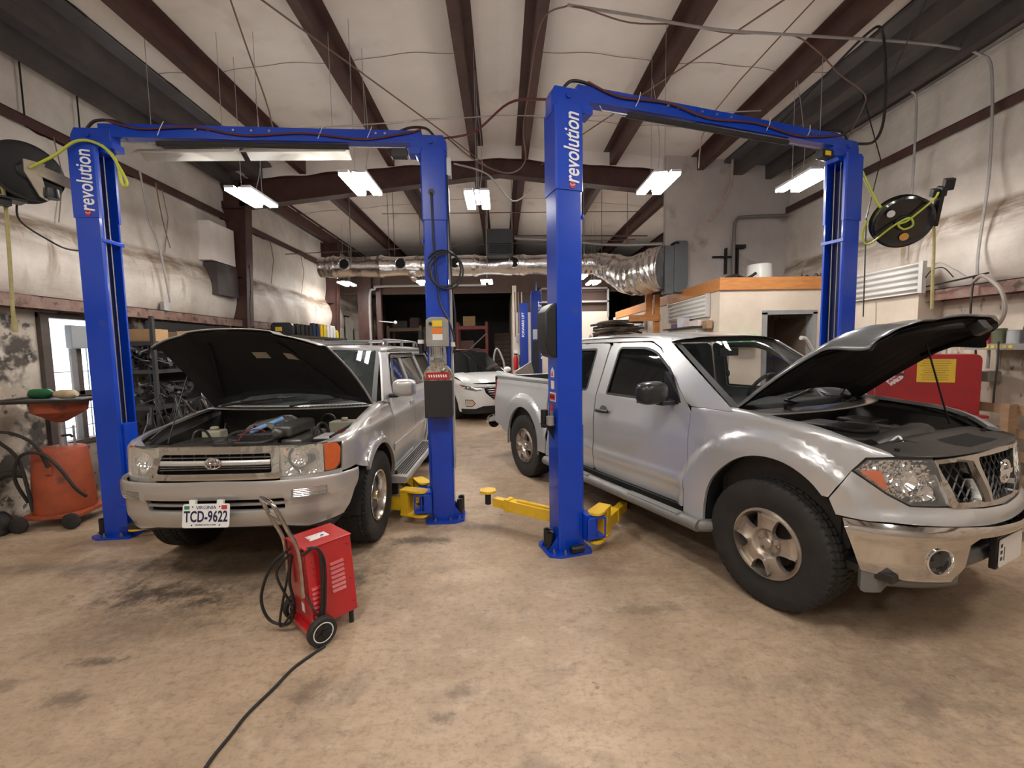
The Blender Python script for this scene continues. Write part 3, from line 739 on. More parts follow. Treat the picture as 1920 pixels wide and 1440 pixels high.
b = bm_(); b.grid(lambda u, v: Vector((cos(pi * u) * .125 * v, CW + .17, 1.385 + sin(pi * u) * .125 * v)), 16, 2); b.build('reservoir_cover', M_greasy, pu)
b = bm_(); b.b2((-.125, CW + .01, 1.02), (.125, CW + .165, 1.37)); b.build('reservoir', mat('grey_black_tank', (.022, .022, .023), .45), pu, bev=.012)
b = bm_(); b.box((0, CW + .174, 1.40), (.20, .006, .062)); rl = b.build('name_plate', mat('label_red', (.42, .02, .02), .4), pu)
text_mesh('name_plate_lettering', 'FENNER', .038, M_text_white, rl, MR @ frame(Vector((0, CW + .171, 1.40)), (-1, 0, 0), (0, 0, 1)), ext=.0004, shear=.2, sx=1.15) if False else None
b = bm_()
for i in range(8): b.prism([(-.082 + i * .021, 1.388), (-.070 + i * .021, 1.388), (-.066 + i * .021, 1.412), (-.078 + i * .021, 1.412)], 'y', CW + .177, CW + .179)
b.build('name_plate_lettering', M_text_white, rl, ang=0)
for z, h, c, nm in ((1.865, .055, (.80, .55, .02), 'warning_yellow'), (1.80, .05, (.80, .20, .02), 'warning_orange'), (1.745, .055, (.8, .8, .78), 'warning_white')):
    b = bm_(); b.box((-.005, CW + .122, z), (.088, .004, h)); b.build('warning_label', mat(nm, c, .5), pu, ang=0)
b = bm_(); b.cyl((.055, CW + .12, 1.865), (.055, CW + .14, 1.865), .014, n=14); b.build('push_button', M_black, pu)
b = bm_(); b.tube([(-.045, CW + .12, 1.56), (-.05, CW + .18, 1.52), (-.052, CW + .19, 1.46)], .006, 6); b.sphere((-.052, CW + .19, 1.455), .017, 8); b.build('release_lever', M_chrome, pu)
b = bm_(); b.cyl((.155, CW + .02, 1.60), (.155, CW + .02, 1.80), .022, n=14); b.build('capacitor', M_black, pu)
b = bm_(); b.cyl((.155, CW + .02, 1.69), (.155, CW + .02, 1.725), .030, n=14); b.build('white_coupling', M_white, pu)
b = bm_(); b.cyl((-.135, CW + .02, 1.66), (-.135, CW + .02, 1.70), .025, n=12); b.build('white_coupling', M_white, pu)
# wiring of the right post
b = bm_(); b.tube([(.02, CW + .012, 3.03), (.02, CW + .03, 2.98), (.015, CW + .02, 2.6), (.0, CW + .02, 2.3), (-.03, CW + .03, 2.05), (-.10, CW + .04, 1.9), (-.15, CW + .03, 1.72), (-.14, CW + .02, 1.6)], .009, 8, smooth=6)
b.tube([(-.12, CW - .02, 3.2), (-.13, .08, 2.6), (-.14, .09, 2.2), (-.16, .09, 1.95), (-.15, CW, 1.75)], .008, 8, smooth=6)
b.build('power_cord', M_cable, L1)
b = bm_(); n = 60
b.tube([(-.06 + .155 * cos(2 * pi * i / 20 + .6) * (1 - .0006 * i) - .0012 * i, CW + .03 + .0012 * i, 2.36 - .02 * (i // 20) + .165 * sin(2 * pi * i / 20 + .6)) for i in range(44)], .009, 8); b.build('coiled_cord', M_cable, L1)
b = bm_(); b.box((-.135, .03, 3.28), (.045, .09, .16)); b.build('switch_box', M_galv, L1, bev=.004)
b = bm_(); b.b2((-.13, -.02, .5), (-.108, .06, 3.1)); b.build('cable_cover', mat('dirty_white_cover', (.55, .53, .50), .4, col2=(.25, .22, .2), scale=8), L1, bev=.003)
b = bm_(); b.cyl((.02, CW + .0, 3.04), (.02, CW + .012, 3.04), .03, n=20); b.build('cord_grommet', M_black, L1)

# ---- right lift
PL2, PR2 = (.50, 3.42), (3.35, 4.27)
L2, ML2, MR2, S2, cl2, cr2 = lift('two_post_car_lift', 'blue two post lift straddling the silver pickup truck, sticker covered near post', PL2, PR2)
word_on(cl2, ML2, -1)
arm(L2, ML2, R(38), .40, .25, s=-1)
# the rear arm of the near post points back and to the left of the post
a = R(127); k = Vector((.0, .14, 0)); d = Vector((cos(a), sin(a), 0)); n = Vector((-sin(a), cos(a), 0)); R3 = Matrix((d, n, Vector((0, 0, 1)))).transposed()
def bx(b, x0, x1, hw, z0, z1): b.box(k + d * ((x0 + x1) / 2) + V3(0, 0, (z0 + z1) / 2), (x1 - x0, hw * 2, z1 - z0), R3)
b = B(); bx(b, .02, .52, .045, .16, .26); am = b.build('swing_arm', M_yellow, L2, bev=.004)
b = B(); bx(b, .52, .68, .035, .17, .25); b.build('arm_extension', M_yellow, am, bev=.004)
b = B(); bx(b, .49, .54, .052, .152, .268); b.build('arm_collar', M_yellow, am, bev=.004)
b = B(); bx(b, .05, .42, .02, .262, .274); b.build('arm_stop', M_yellow, am, bev=.002)
e = k + d * .76
b = B(); b.cyl(e + V3(0, 0, .17), e + V3(0, 0, .285), .028, n=14); b.build('pad_screw', M_black, am)
b = B(); b.prism(roundpoly([(e.x + .085 * cos(q), e.y + .085 * sin(q)) for q in [pi / 3 * i + .3 for i in range(6)]], .02), 'z', .285, .307); b.build('lift_pad', M_yellow, am, ang=30)
arm(L2, MR2, R(-30), .45, .25, s=1); arm(L2, MR2, R(-60), .45, .25, s=-1)
adapters(L2, ML2, [(-.15, -.02, .02), (-.145, .05, .02)])
b = B(); b.cyl((-.03, -.155, .052), (.075, -.155, .052), .030, n=16); b.build('pad_adapter', M_black, L2)
# adapter rack on the outer face
b = B(); b.b2((-.19, -.06, 1.02), (-.105, .06, 1.035)); b.prism([(-.105, .90), (-.17, 1.02), (-.105, 1.02)], 'y', -.01, .0); b.build('adapter_rack', M_black, L2)
b = B(); b.cyl((-.15, -.045, 1.03), (-.15, -.045, 1.10), .030, n=16); b.build('pad_adapter', M_grayal, L2)
b = B(); b.cyl((-.16, .045, 1.0), (-.16, .045, 1.14), .030, n=16); b.build('pad_adapter', M_black, L2)
# black faceted cable guard on the outer face
b = B(); b.prism([(-.105, 1.55), (-.16, 1.57), (-.20, 1.66), (-.195, 1.90), (-.15, 1.955), (-.105, 1.975)], 'y', -.09, .095); b.build('release_cover', M_black, L2, bev=.014)
# stickers on the outer face
def stick(y, z, wd, ht, c, nm): 
    b = B(); b.box((-.1065, y, z), (.003, wd, ht)); return b.build('sticker', mat(nm, c, .4), L2, ang=0)
W_, R_ = (.75, .75, .73), (.60, .03, .03)
b = B(); b.prism([(-.03, 1.40), (.03, 1.40), (.03, 1.45), (.0, 1.48), (-.03, 1.45)], 'x', -.108, -.105); b.build('sticker', mat('sticker_white', W_, .4), L2, ang=0)
b = B(); b.prism([(-.018, 1.41), (.018, 1.41), (0, 1.455)], 'x', -.110, -.107); b.build('sticker', mat('sticker_red', R_, .4), L2, ang=0)
stick(-.0, 1.34, .055, .065, W_, 'sticker_white'); stick(.0, 1.245, .11, .07, W_, 'sticker_white')
b = B(); b.box((-.1085, .0, 1.245), (.003, .10, .05)); b.build('sticker', mat('sticker_red', R_, .4), L2, ang=0)
b = B()
for i in range(5): b.box((-.1105, -.036 + i * .018, 1.245), (.001, .009, .028))
b.build('sticker_lettering', M_dark, L2, ang=0)
stick(.03, 1.155, .05, .05, R_, 'sticker_red'); stick(.03, 1.105, .05, .05, (.35, .3, .2), 'sticker_tan'); stick(.03, 1.07, .05, .01, W_, 'sticker_white')
b = B(); b.box((S2 - .30, -.067, 3.40), (.07, .004, .04)); b.build('warning_label', mat('warning_yellow', (.8, .55, .02), .5), L2, ang=0)
# ================================================================ vehicle toolkit
class Plan:
    """plan outline of a vehicle: straight side at half width b, rounded front and rear; u runs along it, u = x on the straight"""
    def __init__(s, xc, a, b, n, xr, ar, nr, sweep=0.0):
        s.b = b; s.xc = xc; s.xr = xr
        def q(x0, a_, n_, sg):
            P = []
            for i in range(121):
                t = pi / 2 * i / 120
                P.append((x0 + sg * a_ * sin(t) ** (2 / n_), b * max(0.0, cos(t)) ** (2 / n_)))
            return P
        s.F = s._arc(q(xc, a, n, 1)); s.Rr = s._arc(q(xr, ar, nr, -1))
        s.uF = xc + s.F[-1][2]; s.uR = xr - s.Rr[-1][2]
    def _arc(s, P):
        out = [(P[0][0], P[0][1], 0.0)]; L_ = 0
        for i in range(1, len(P)):
            L_ += hypot(P[i][0] - P[i - 1][0], P[i][1] - P[i - 1][1]); out.append((P[i][0], P[i][1], L_))
        return out
    def _at(s, T, l):
        if l >= T[-1][2]:
            e = l - T[-1][2]; return (T[-1][0], T[-1][1] - e)
        lo, hi = 0, len(T) - 1
        while hi - lo > 1:
            m = (lo + hi) // 2
            if T[m][2] <= l: lo = m
            else: hi = m
        t = (l - T[lo][2]) / max(1e-9, T[hi][2] - T[lo][2])
        return (lerp(T[lo][0], T[hi][0], t), lerp(T[lo][1], T[hi][1], t))
    def P(s, u):
        if u > s.xc: return s._at(s.F, u - s.xc)
        if u < s.xr: return s._at(s.Rr, s.xr - u)
        return (u, s.b)
    def N(s, u):
        e = .008; a = s.P(u - e); b = s.P(u + e); dx, dy = b[0] - a[0], b[1] - a[1]; L_ = hypot(dx, dy) or 1
        return (-dy / L_, dx / L_)
    def uX(s, x, r=0.0):
        """u of the point with this x on the outline moved inwards by r"""
        if x <= s.xc: return x
        for p in s.F:
            u = s.xc + p[2]
            if p[0] - (s.N(u)[0] * r if r else 0) >= x: return u
        return s.uF
    def uY(s, y, r=0.0):
        if y < 0: return s.uF - y
        for p in s.F:
            u = s.xc + p[2]
            if p[1] - (s.N(u)[1] * r if r else 0) <= y: return u
        return s.uF

def shell(plan, inset, side):
    """surface over (u, z): side = 1 left, -1 right; passes the nose centre for u > uF"""
    def S(u, v):
        x, y = plan.P(u); nx, ny = plan.N(u); r = inset(u, v)
        z = v
        if isinstance(r, tuple): r, z = r
        return Vector((x - nx * r, side * (y - ny * r), z))
    return S

def arch(cx, cz, r, a0, a1, n=18):
    return [(cx + r * cos(R(lerp(a0, a1, i / n))), cz + r * sin(R(lerp(a0, a1, i / n)))) for i in range(n + 1)]

M_tyre = mat('tyre_rubber', (.017, .016, .015), .78, col2=(.04, .035, .028), scale=7, amt=.55, lo=.45, hi=.7)
M_glass = mat('dark_car_glass', (.008, .009, .009), .03, spec=.42)
M_wglass = mat('clear_car_glass', (.05, .06, .058), .02, alpha=.45, spec=.5)
M_trimb = mat('black_trim', (.010, .010, .010), .5)
M_lens = mat('clear_lens', (.75, .75, .72), .06, alpha=.20, spec=.6)
M_amber = mat('amber_lens', (.62, .105, .002), .15, coat=.2, col2=(.42, .05, .001), scale=40)
M_redlens = mat('red_lens', (.35, .01, .01), .1, coat=.5)
M_reflector = mat('lamp_reflector', (.85, .84, .80), .16, metal=1.0)
M_bay = mat('engine_bay_black', (.016, .015, .014), .5, col2=(.04, .033, .026), scale=9, amt=.6)
M_bayg = mat('engine_bay_plastic', (.035, .034, .032), .42, col2=(.07, .06, .05), scale=12, amt=.5)
M_alu = mat('dusty_aluminium', (.34, .32, .29), .42, metal=.7, col2=(.16, .14, .12), scale=10)

def tyre(t, M_, Rr, w, rim, blocks=56, name='tyre'):
    hw = w / 2; prof = []
    # sidewall inside -> tread -> sidewall outside; (y, r, kind)
    for a in (0, .25, .5, .75): prof.append((-hw * lerp(.78, 1.0, sin(a * pi / 2)), lerp(rim, Rr - .055, a), 0))
    prof.append((-hw * .985, Rr - .035, 0)); prof.append((-hw * .93, Rr - .012, 2))
    nt = 26
    for i in range(nt + 1):
        y = lerp(-hw * .86, hw * .86, i / nt); prof.append((y, Rr - .010 * (abs(y) / hw) ** 3, 1))
    prof.append((hw * .93, Rr - .012, 2)); prof.append((hw * .985, Rr - .035, 0))
    for a in (.75, .6, .5, .25, .12, 0): prof.append((hw * lerp(.78, 1.0, sin(a * pi / 2)), lerp(rim, Rr - .055, a) + (.0), 0))
    n = blocks * 6; b = B(); T = []
    for k in range(n):
        th = 2 * pi * k / n; ph = (k % 6)
        for (y, r, kd) in prof:
            yy = y / hw
            if kd == 1:
                c = min(abs(abs(yy) - .30), abs(abs(yy) - .62))
                row = 0 if abs(yy) < .30 else (1 if abs(yy) < .62 else 2)
                shift = [0, 3, 1][row] + (2 if yy < 0 else 0)
                slant = int((yy * 9)) if row else 0
                g = (k + shift + slant) % 6
                if c < .035: r -= .009
                elif g == 0: r -= .008
            elif kd == 2:
                if (k + 1) % 6 == 0 or (k % 6) == 0: r -= .009
            T.append((r * cos(th), y, r * sin(th)))
    q = len(prof)
    F = [(k * q + i, k * q + i + 1, ((k + 1) % n) * q + i + 1, ((k + 1) % n) * q + i) for k in range(n) for i in range(q - 1)]
    b.T = M_; b.add(T, F)
    return b.build(name, M_tyre, t, ang=28)

def wheel(t, pos, side, Rr, w, style, turn=0.0):
    """pos: hub centre at the middle of the tyre width; side = +1/-1 outer face direction along y; everything is a part of the wheel"""
    M_ = Matrix.Translation(pos) @ Matrix.Rotation(turn, 4, 'Z') @ (Matrix.Identity(4) if side > 0 else Matrix.Rotation(pi, 4, 'Z'))
    rim = .212 if style != 'b' else .216
    wh = tyre(t, M_, Rr, w, rim - .004, name='wheel')
    def bb():
        b = B(); b.T = M_; return b
    hw = w / 2 * .78
    if style == 'suv':
        b = bb(); b.lathe([(rim, hw + .004), (rim + .006, hw + .010), (rim + .004, hw + .014), (rim - .008, hw + .012), (rim - .018, hw - .01), (rim - .022, hw - .075), (rim - .06, hw - .085), (.12, hw - .085)], axis='y', n=64)
        b.lathe([(rim - .004, hw), (rim - .02, -hw)], axis='y', n=48)
        rm = b.build('rim', mat('polished_rim', (.62, .60, .57), .22, metal=1.0, col2=(.4, .37, .33), scale=14), wh, ang=30)
        holes = [[(r_ * cos(a_ + da), r_ * sin(a_ + da)) for r_, da in ((.085, -.22), (.155, -.30), (.165, 0), (.155, .30), (.085, .22))] for a_ in [2 * pi * k / 5 + .3 for k in range(5)]]
        circ = [(.192 * cos(2 * pi * i / 48), .192 * sin(2 * pi * i / 48)) for i in range(48)]
        pn = panel('spokes', lambda u, v: M_ @ Vector((u, hw - .078 + .030 * max(0, 1 - hypot(u, v) / .12), v)), circ, mat('painted_spoke', (.30, .29, .27), .4, metal=.6, col2=(.16, .13, .1), scale=12), rm, holes=[roundpoly(h, .02) for h in holes], step=.02, rim=.03, flip=False)
        b = bb(); b.lathe([(0, hw + .0), (.032, hw - .0), (.038, hw - .012), (.04, hw - .05)], axis='y', n=24); b.build('centre_cap', mat('brass_cap', (.62, .52, .36), .25, metal=1), rm)
        b = bb(); b.cyl((0, hw - .20, 0), (0, hw - .12, 0), .185, n=32); b.build('brake_disc', M_dark, rm)
    elif style == 'truck':
        b = bb(); b.lathe([(rim, hw + .0), (rim + .006, hw + .006), (rim + .004, hw + .012), (rim - .010, hw + .010), (rim - .018, hw - .012), (rim - .03, hw - .06), (rim - .035, -hw)], axis='y', n=64)
        rm = b.build('rim', mat('dull_alloy', (.58, .53, .47), .34, metal=.75, col2=(.36, .29, .23), scale=9, amt=.7), wh, ang=30)
        circ = [(.203 * cos(2 * pi * i / 64), .203 * sin(2 * pi * i / 64)) for i in range(64)]
        holes = []
        for k in range(5):
            a_ = 2 * pi * k / 5 + pi / 2 + pi / 5 + .12
            hp = [(r_ * cos(a_ + da), r_ * sin(a_ + da)) for r_, da in ((.100, -.14), (.100, .14), (.140, .28), (.186, .30), (.190, .15), (.192, 0), (.190, -.15), (.186, -.30), (.140, -.28))]
            holes.append(roundpoly(hp, .012, 3))
        def dish(u, v):
            r_ = hypot(u, v); d = .0
            d += .014 * (1 - sst(.07, .095, r_)) * -2.0      # recessed lug well
            d += .010 * (1 - sst(.030, .038, r_)) * 1.8
            return M_ @ Vector((u, hw + .004 + d - .012 * sst(.15, .2, r_), v))
        panel('spokes', dish, circ, MATS['dull_alloy'], rm, holes=holes, step=.0125, rim=.035)
        for k in range(6):
            a_ = 2 * pi * k / 6 + .2; b = bb(); b.cyl((.056 * cos(a_), hw - .03, .056 * sin(a_)), (.056 * cos(a_), hw - .008, .056 * sin(a_)), .010, n=6); b.build('lug_nut', M_steel, rm)
        b = bb(); b.lathe([(0, hw + .006), (.026, hw + .004), (.034, hw - .004), (.034, hw - .03)], axis='y', n=10); b.build('centre_cap', MATS['dull_alloy'], rm, ang=25)
        b = bb(); b.cyl((0, hw - .15, 0), (0, hw - .07, 0), .15, n=32); b.cyl((0, hw - .2, 0), (0, hw - .16, 0), .19, n=32); b.build('brake_disc', mat('rusty_disc', (.06, .045, .035), .6), rm)
    else:
        b = bb(); b.lathe([(rim, hw), (rim + .004, hw + .008), (rim - .012, hw + .005), (rim - .03, hw - .04), (.0, hw - .05)], axis='y', n=40)
        rm = b.build('rim', M_alu, wh)
    return wh

def glass_panel(name, S, outline, m, t, holes=(), lift=-.006, step=.06, flip=False):
    return panel(name, S, outline, m, t, holes=holes, step=step, rim=0, lift=lift, flip=flip)

def offset_poly(poly, d):
    """grow a polygon outwards by d (negative shrinks)"""
    n = len(poly); area = sum(poly[i][0] * poly[(i + 1) % n][1] - poly[(i + 1) % n][0] * poly[i][1] for i in range(n)); sg = 1 if area > 0 else -1
    out = []
    for i in range(n):
        a = Vector(poly[i - 1]); p = Vector(poly[i]); b = Vector(poly[(i + 1) % n])
        d1 = (p - a); d2 = (b - p)
        if d1.length < 1e-9 or d2.length < 1e-9: out.append(tuple(p)); continue
        n1 = Vector((d1.y, -d1.x)).normalized() * sg; n2 = Vector((d2.y, -d2.x)).normalized() * sg
        m = (n1 + n2); L_ = m.length
        m = m / L_ if L_ > 1e-6 else n1
        k = 1 / max(.5, m.dot(n1)); out.append(tuple(p + m * d * k))
    return out
# ================================================================ silver SUV, hood up
def build_suv():
    t = thing('suv', 'silver SUV with its hood up and a white front number plate reading TCD-9622', 'car', (-1.93, 3.723, 0), R(-90.9))
    PNT = mat('silver_paint_suv', (.52, .505, .485), .32, metal=.55, coat=.7, col2=(.47, .455, .435), scale=1.3, amt=.6)
    pl = Plan(.28, .58, .868, 3.0, -3.35, .45, 3.2)
    ARC = .455; AZ = .385; WB = -2.675
    def flare(u, z, cx):
        r = hypot(u - cx, z - AZ)
        if z < .2: return 0
        return sst(ARC + .085, ARC + .035, r) * .030 + sst(ARC + .13, ARC + .02, r) * .01
    BELT = 1.155
    def inset(u, v):
        r = .034
        if u < .6:
            r -= max(flare(u, v, 0.0), flare(u, v, WB))
            # lower rocker tucks in, crease under the belt line
            r += .03 * sst(.62, .36, v) + .012 * sst(.74, .66, v) * sst(-.4, -.6, u)
            r += .010 * sst(.98, 1.02, v) * sst(.5, .2, u)
        if v > .99: r += .030 * sst(.99, BELT, v)
        if v > BELT: r += (v - BELT) * .34 + .05 * max(0, v - 1.56) * 4
        if u > .5: r += .012 * sst(.80, 1.0, v) * sst(.55, .75, u) + .016 * sst(.55, .7, u)
        return r
    # top edge of the fender
    def zt(u): return 1.145 - .155 * sst(-.5, .95, u) - .02 * sst(.3, 1.0, u)
    def inset_top(u, v):
        """v above the shoulder folds inwards over the fender top"""
        z0 = zt(u); r = .045; base = inset(u, min(v, z0 - r))
        if v <= z0 - r: return (base, v)
        a = (v - (z0 - r)) / r
        if a < pi / 2: return (base + r * (1 - cos(a)), z0 - r + r * sin(a))
        return (base + r + (v - (z0 - r) - r * pi / 2), z0 + .10 * (v - (z0 - r) - r * pi / 2))
    for s in (1, -1):
        S = shell(pl, inset, s); ST = shell(pl, inset_top, s); fl = (s < 0)
        side = 'left' if s > 0 else 'right'
        # ---- fender
        X_ = lambda x: pl.uX(x, .06); uT = X_(.69)
        top = [(lerp(-.50, uT + .0, i / 14), 0) for i in range(15)]
        top = [(u, zt(u) + .062) for u, _ in top]
        fen = [(-.60, .40), (-.60, 1.02), (-.52, zt(-.52) + .02)] + top + [(X_(.69), .995), (X_(.575), .985), (X_(.585), .80), (X_(.595), .770), (.475, .780)] + arch(0, AZ, ARC, 62 - 15, 180 - 2, 22) + [(-.47, .38)]
        panel('fender', ST, fen, PNT, t, step=.045, rim=.02, flip=not fl)
        # raised lip of the arch
        lip = arch(0, AZ, ARC + .058, 50, 183, 24) + arch(0, AZ, ARC - .004, 183, 44, 24)
        panel('arch_flare', shell(pl, lambda u, v: inset(u, v) - .010, s), lip, PNT, t, step=.035, rim=.03, flip=not fl)
        lip = arch(WB, AZ, ARC + .058, -2, 186, 24) + arch(WB, AZ, ARC - .004, 186, -2, 24)
        panel('arch_flare', shell(pl, lambda u, v: inset(u, v) - .010, s), lip, PNT, t, step=.035, rim=.03, flip=not fl)
        # ---- doors with their window frames
        RT = 1.625
        d1 = [(-.605, .40), (-.605, 1.10), (-.70, 1.215), (-1.10, 1.585), (-1.20, RT), (-1.585, RT), (-1.60, .40)]
        w1 = roundpoly([(-.80, 1.205), (-1.145, 1.545), (-1.22, 1.585), (-1.525, 1.585), (-1.535, 1.205)], [.02, .03, .02, .02, .02])
        dr = panel('front_door', S, roundpoly(d1, [.01, .02, .02, .03, .02, .02, .01]), PNT, t, holes=[w1], step=.05, rim=.02, flip=not fl)
        glass_panel('window_glass', S, offset_poly(w1, .012), M_glass, dr, lift=-.012, flip=not fl)
        panel('window_seal', S, offset_poly(w1, .014), M_trimb, dr, holes=[offset_poly(w1, -.004)], step=.05, rim=0, lift=.002, flip=not fl)
        A2 = arch(WB, AZ, ARC, 2, 78, 10)
        d2 = [(-1.612, .40), (-1.600, RT), (-2.36, RT), (-2.50, 1.24), (-2.50, .99)] + [(q[0], q[1]) for q in arch(WB, AZ, ARC + .06, 66, 8, 8)] + [(-2.19, .40)]
        w2 = roundpoly([(-1.665, 1.205), (-1.665, 1.585), (-2.305, 1.585), (-2.43, 1.23), (-2.42, 1.205)], .025)
        dr2 = panel('rear_door', S, d2, PNT, t, holes=[w2], step=.05, rim=.02, flip=not fl)
        glass_panel('window_glass', S, offset_poly(w2, .012), M_glass, dr2, lift=-.012, flip=not fl)
        panel('window_seal', S, offset_poly(w2, .014), M_trimb, dr2, holes=[offset_poly(w2, -.004)], step=.05, rim=0, lift=.002, flip=not fl)
        qp = [(-2.515, 1.0), (-2.515, 1.24), (-2.375, RT), (-3.30, RT), (-3.62, 1.15), (-3.80, .95), (-3.80, .42), (-3.16, .42)] + arch(WB, AZ, ARC, 174, 70, 14)
        w3 = roundpoly([(-2.47, 1.585), (-3.25, 1.575), (-3.50, 1.225), (-2.60, 1.225)], .03)
        q = panel('quarter_panel', S, qp, PNT, t, holes=[w3], step=.06, rim=.02, flip=not fl)
        glass_panel('window_glass', S, offset_poly(w3, .012), M_glass, q, lift=-.010, flip=not fl)
        panel('window_seal', S, offset_poly(w3, .014), M_trimb, q, holes=[offset_poly(w3, -.004)], step=.05, rim=0, lift=.002, flip=not fl)
        # windshield pillar and roof rail
        pil = [(-.50, 1.13), (-.60, 1.12), (-.70, 1.225), (-1.10, 1.595), (-1.21, 1.632), (-3.30, 1.632), (-3.33, 1.665), (-1.05, 1.668), (-.92, 1.62), (-.40, 1.16)]
        panel('pillar', S, pil, PNT, t, step=.05, rim=.02, lift=.006, flip=not fl)
        # dark rain guards over the side windows
        rg = [(-.86, 1.29), (-1.15, 1.56), (-1.24, 1.60), (-2.32, 1.60), (-2.345, 1.55), (-1.26, 1.545), (-1.18, 1.51), (-.90, 1.26)]
        panel('rain_guard', S, rg, mat('smoked_acrylic', (.02, .02, .02), .08, coat=.3), t, step=.05, rim=.004, lift=.018, flip=not fl)
        # body side moulding
        mol = [(-.615, .63), (-.615, .70), (-2.17, .70), (-2.17, .63)]
        panel('side_moulding', S, mol, PNT, t, step=.06, rim=.012, lift=.012, flip=not fl)
        for x in (-1.45, -2.32):
            p = S(x, 1.02); b = B(); b.box((p.x, p.y + s * .006, p.z), (.15, .016, .055)); h = b.build('door_handle', PNT, t, bev=.006)
            B().box((p.x + .0, p.y + s * .015, p.z - .012), (.10, .01, .022)).build('handle_recess', M_chrome, h, bev=.003)
        # mirror
        b = B()
        def mf(u, v):
            a = 2 * pi * u; n_ = 3.2
            ca, sa = cos(a), sin(a); y = (abs(ca) ** (2 / n_)) * (1 if ca > 0 else -1) * .118; z = (abs(sa) ** (2 / n_)) * (1 if sa > 0 else -1) * .088
            e = [(-.055, .86), (-.05, .96), (-.01, 1.0), (.025, .93), (.045, .70), (.052, .0)]
            k = v * 5; i = min(4, int(k)); tt = k - i; x = lerp(e[i][0], e[i + 1][0], tt); f_ = lerp(e[i][1], e[i + 1][1], tt)
            return Vector((-.62 + x, s * (.945) + y * f_ * s, 1.262 + z * f_))
        b.grid(mf, 36, 12); mr = b.build('side_mirror', PNT, t, ang=50)
        B().box((-.675, s * .945, 1.262), (.004, .20, .145)).build('mirror_glass', M_chrome, mr)
        b = B(); b.tube([(-.63, s * .79, 1.185), (-.63, s * .86, 1.185), (-.62, s * .90, 1.20)], .022, 8); b.build('mirror_arm', M_trimb, mr)
        # running board
        b = B(); b.prism(roundpoly([(.80, .355), (.985, .35), (.995, .385), (.98, .415), (.80, .425)], .012), 'x', -2.12, -.42) if s > 0 else b.prism(roundpoly([(-.80, .355), (-.985, .35), (-.995, .385), (-.98, .415), (-.80, .425)], .012), 'x', -2.12, -.42)
        rb = b.build('running_board', mat('running_board_silver', (.38, .37, .355), .4, metal=.5), t, ang=40)
        b = B()
        for i in range(6): b.box((-1.26, s * (.835 + i * .024), .424 - i * .0015), (1.5, .012, .012))
        b.build('rubber_strips', M_rubber, rb, ang=0)
        # mud flap
        b = B(); b.box((-.50, s * .80, .34), (.03, .16, .24)); b.build('mud_flap', M_trimb, t, bev=.01)
        # wheels
        wheel(t, Vector((0, s * .735, .385)), s, .385, .255, 'suv'); wheel(t, Vector((WB, s * .735, .385)), s, .385, .255, 'suv')
        # inner arch
        for cx in (0, WB):
            b = B(); b.grid(lambda u, v: Vector((cx + (ARC + .01) * cos(pi * u), s * lerp(.45, .845, v), AZ + (ARC + .01) * sin(pi * u))), 24, 2); b.build('wheel_well', M_dark, t)
        # headlamp
        uo, ui = pl.uY(.672, .06), pl.uY(.415, .06)
        lamp = [(uo, .790), (uo - .004, .982), (ui + .015, .990), (ui + .02, .93), (ui - .01, .788)]
        lo = roundpoly(lamp, .012)
        ucx = (uo + ui) / 2
        def bowl(u, v, S=S, ucx=ucx, s=s):
            p = S(u, v); nx, ny = pl.N(u); q = max(0, 1 - ((u - ucx) / .135) ** 2) * max(0, 1 - ((v - .885) / .105) ** 2); return p - Vector((nx, s * ny, 0)) * (.012 + .075 * q)
        hl = panel('headlight', bowl, offset_poly(lo, .004), mat('lamp_bowl', (.80, .79, .75), .10, metal=1.0), t, step=.02, rim=.0, flip=not fl)
        b = B()
        for i in range(13): uu = lerp(uo - .012, ui + .012, i / 12); b.tube([S(uu, .80 + .0145 * k) + Vector((.002, 0, 0)) for k in range(13)], .0012, 4)
        b.build('lens_ribs', mat('rib_clear', (.6, .6, .58), .2, alpha=.35), hl)
        panel('lamp_lens', S, lo, mat('hazy_lens', (.80, .79, .72), .12, alpha=.20, spec=.5), hl, step=.03, rim=.05, lift=.008, flip=not fl)
        p = S((uo + ui) / 2 + .02, .90); b = B(); b.lathe([(.0, -.03), (.02, -.025), (.055, .0), (.062, .012)], (p.x - .03, p.y, p.z), axis='x', n=24); b.build('bulb_reflector', M_chrome, hl)
        # corner turn signal
        uc = X_(.583)
        ts = roundpoly([(uc + .012, .835), (uc - .002, .94), (uc + .03, .978), (uo - .018, .980), (uo - .014, .790), (uc + .05, .792)], .016)
        tl = panel('turn_signal', S, ts, M_amber if True else None, t, step=.025, rim=.03, lift=-.012, flip=not fl)
        panel('signal_lens', S, ts, mat('thin_clear', (.5, .5, .5), .05, alpha=.05), tl, step=.03, rim=.02, lift=.008, flip=not fl)
        # strip under the lamps
        st = [(X_(.59), .73), (X_(.585), .785), (ui - .01, .782), (ui - .01, .73)]
        panel('lamp_filler', S, st, PNT, t, step=.04, rim=.02, lift=.0, flip=not fl)
    # ---- front bumper, one piece around the nose
    def bump_in(u, z):
        up = sst(.62, .66, z)
        r = lerp(.020, .0, up) + .016 * sst(.745, .78, z) + .030 * sst(.53, .44, z)
        return r
    pB = Plan(.29, .58, .862, 3.0, -3.35, .45, 3.2)
    SB = shell(pB, bump_in, 1)
    uL = pB.uX(.47); uR = 2 * pB.uF - uL; c = pB.uF
    # the shell continues across the nose: u beyond the centre mirrors to the right side
    def SBW(u, v):
        if u <= c: return SB(u, v)
        p = SB(2 * c - u, v); return Vector((p.x, -p.y, p.z))
    def FU(y): return pB.uY(abs(y)) if y >= 0 else 2 * c - pB.uY(abs(y))
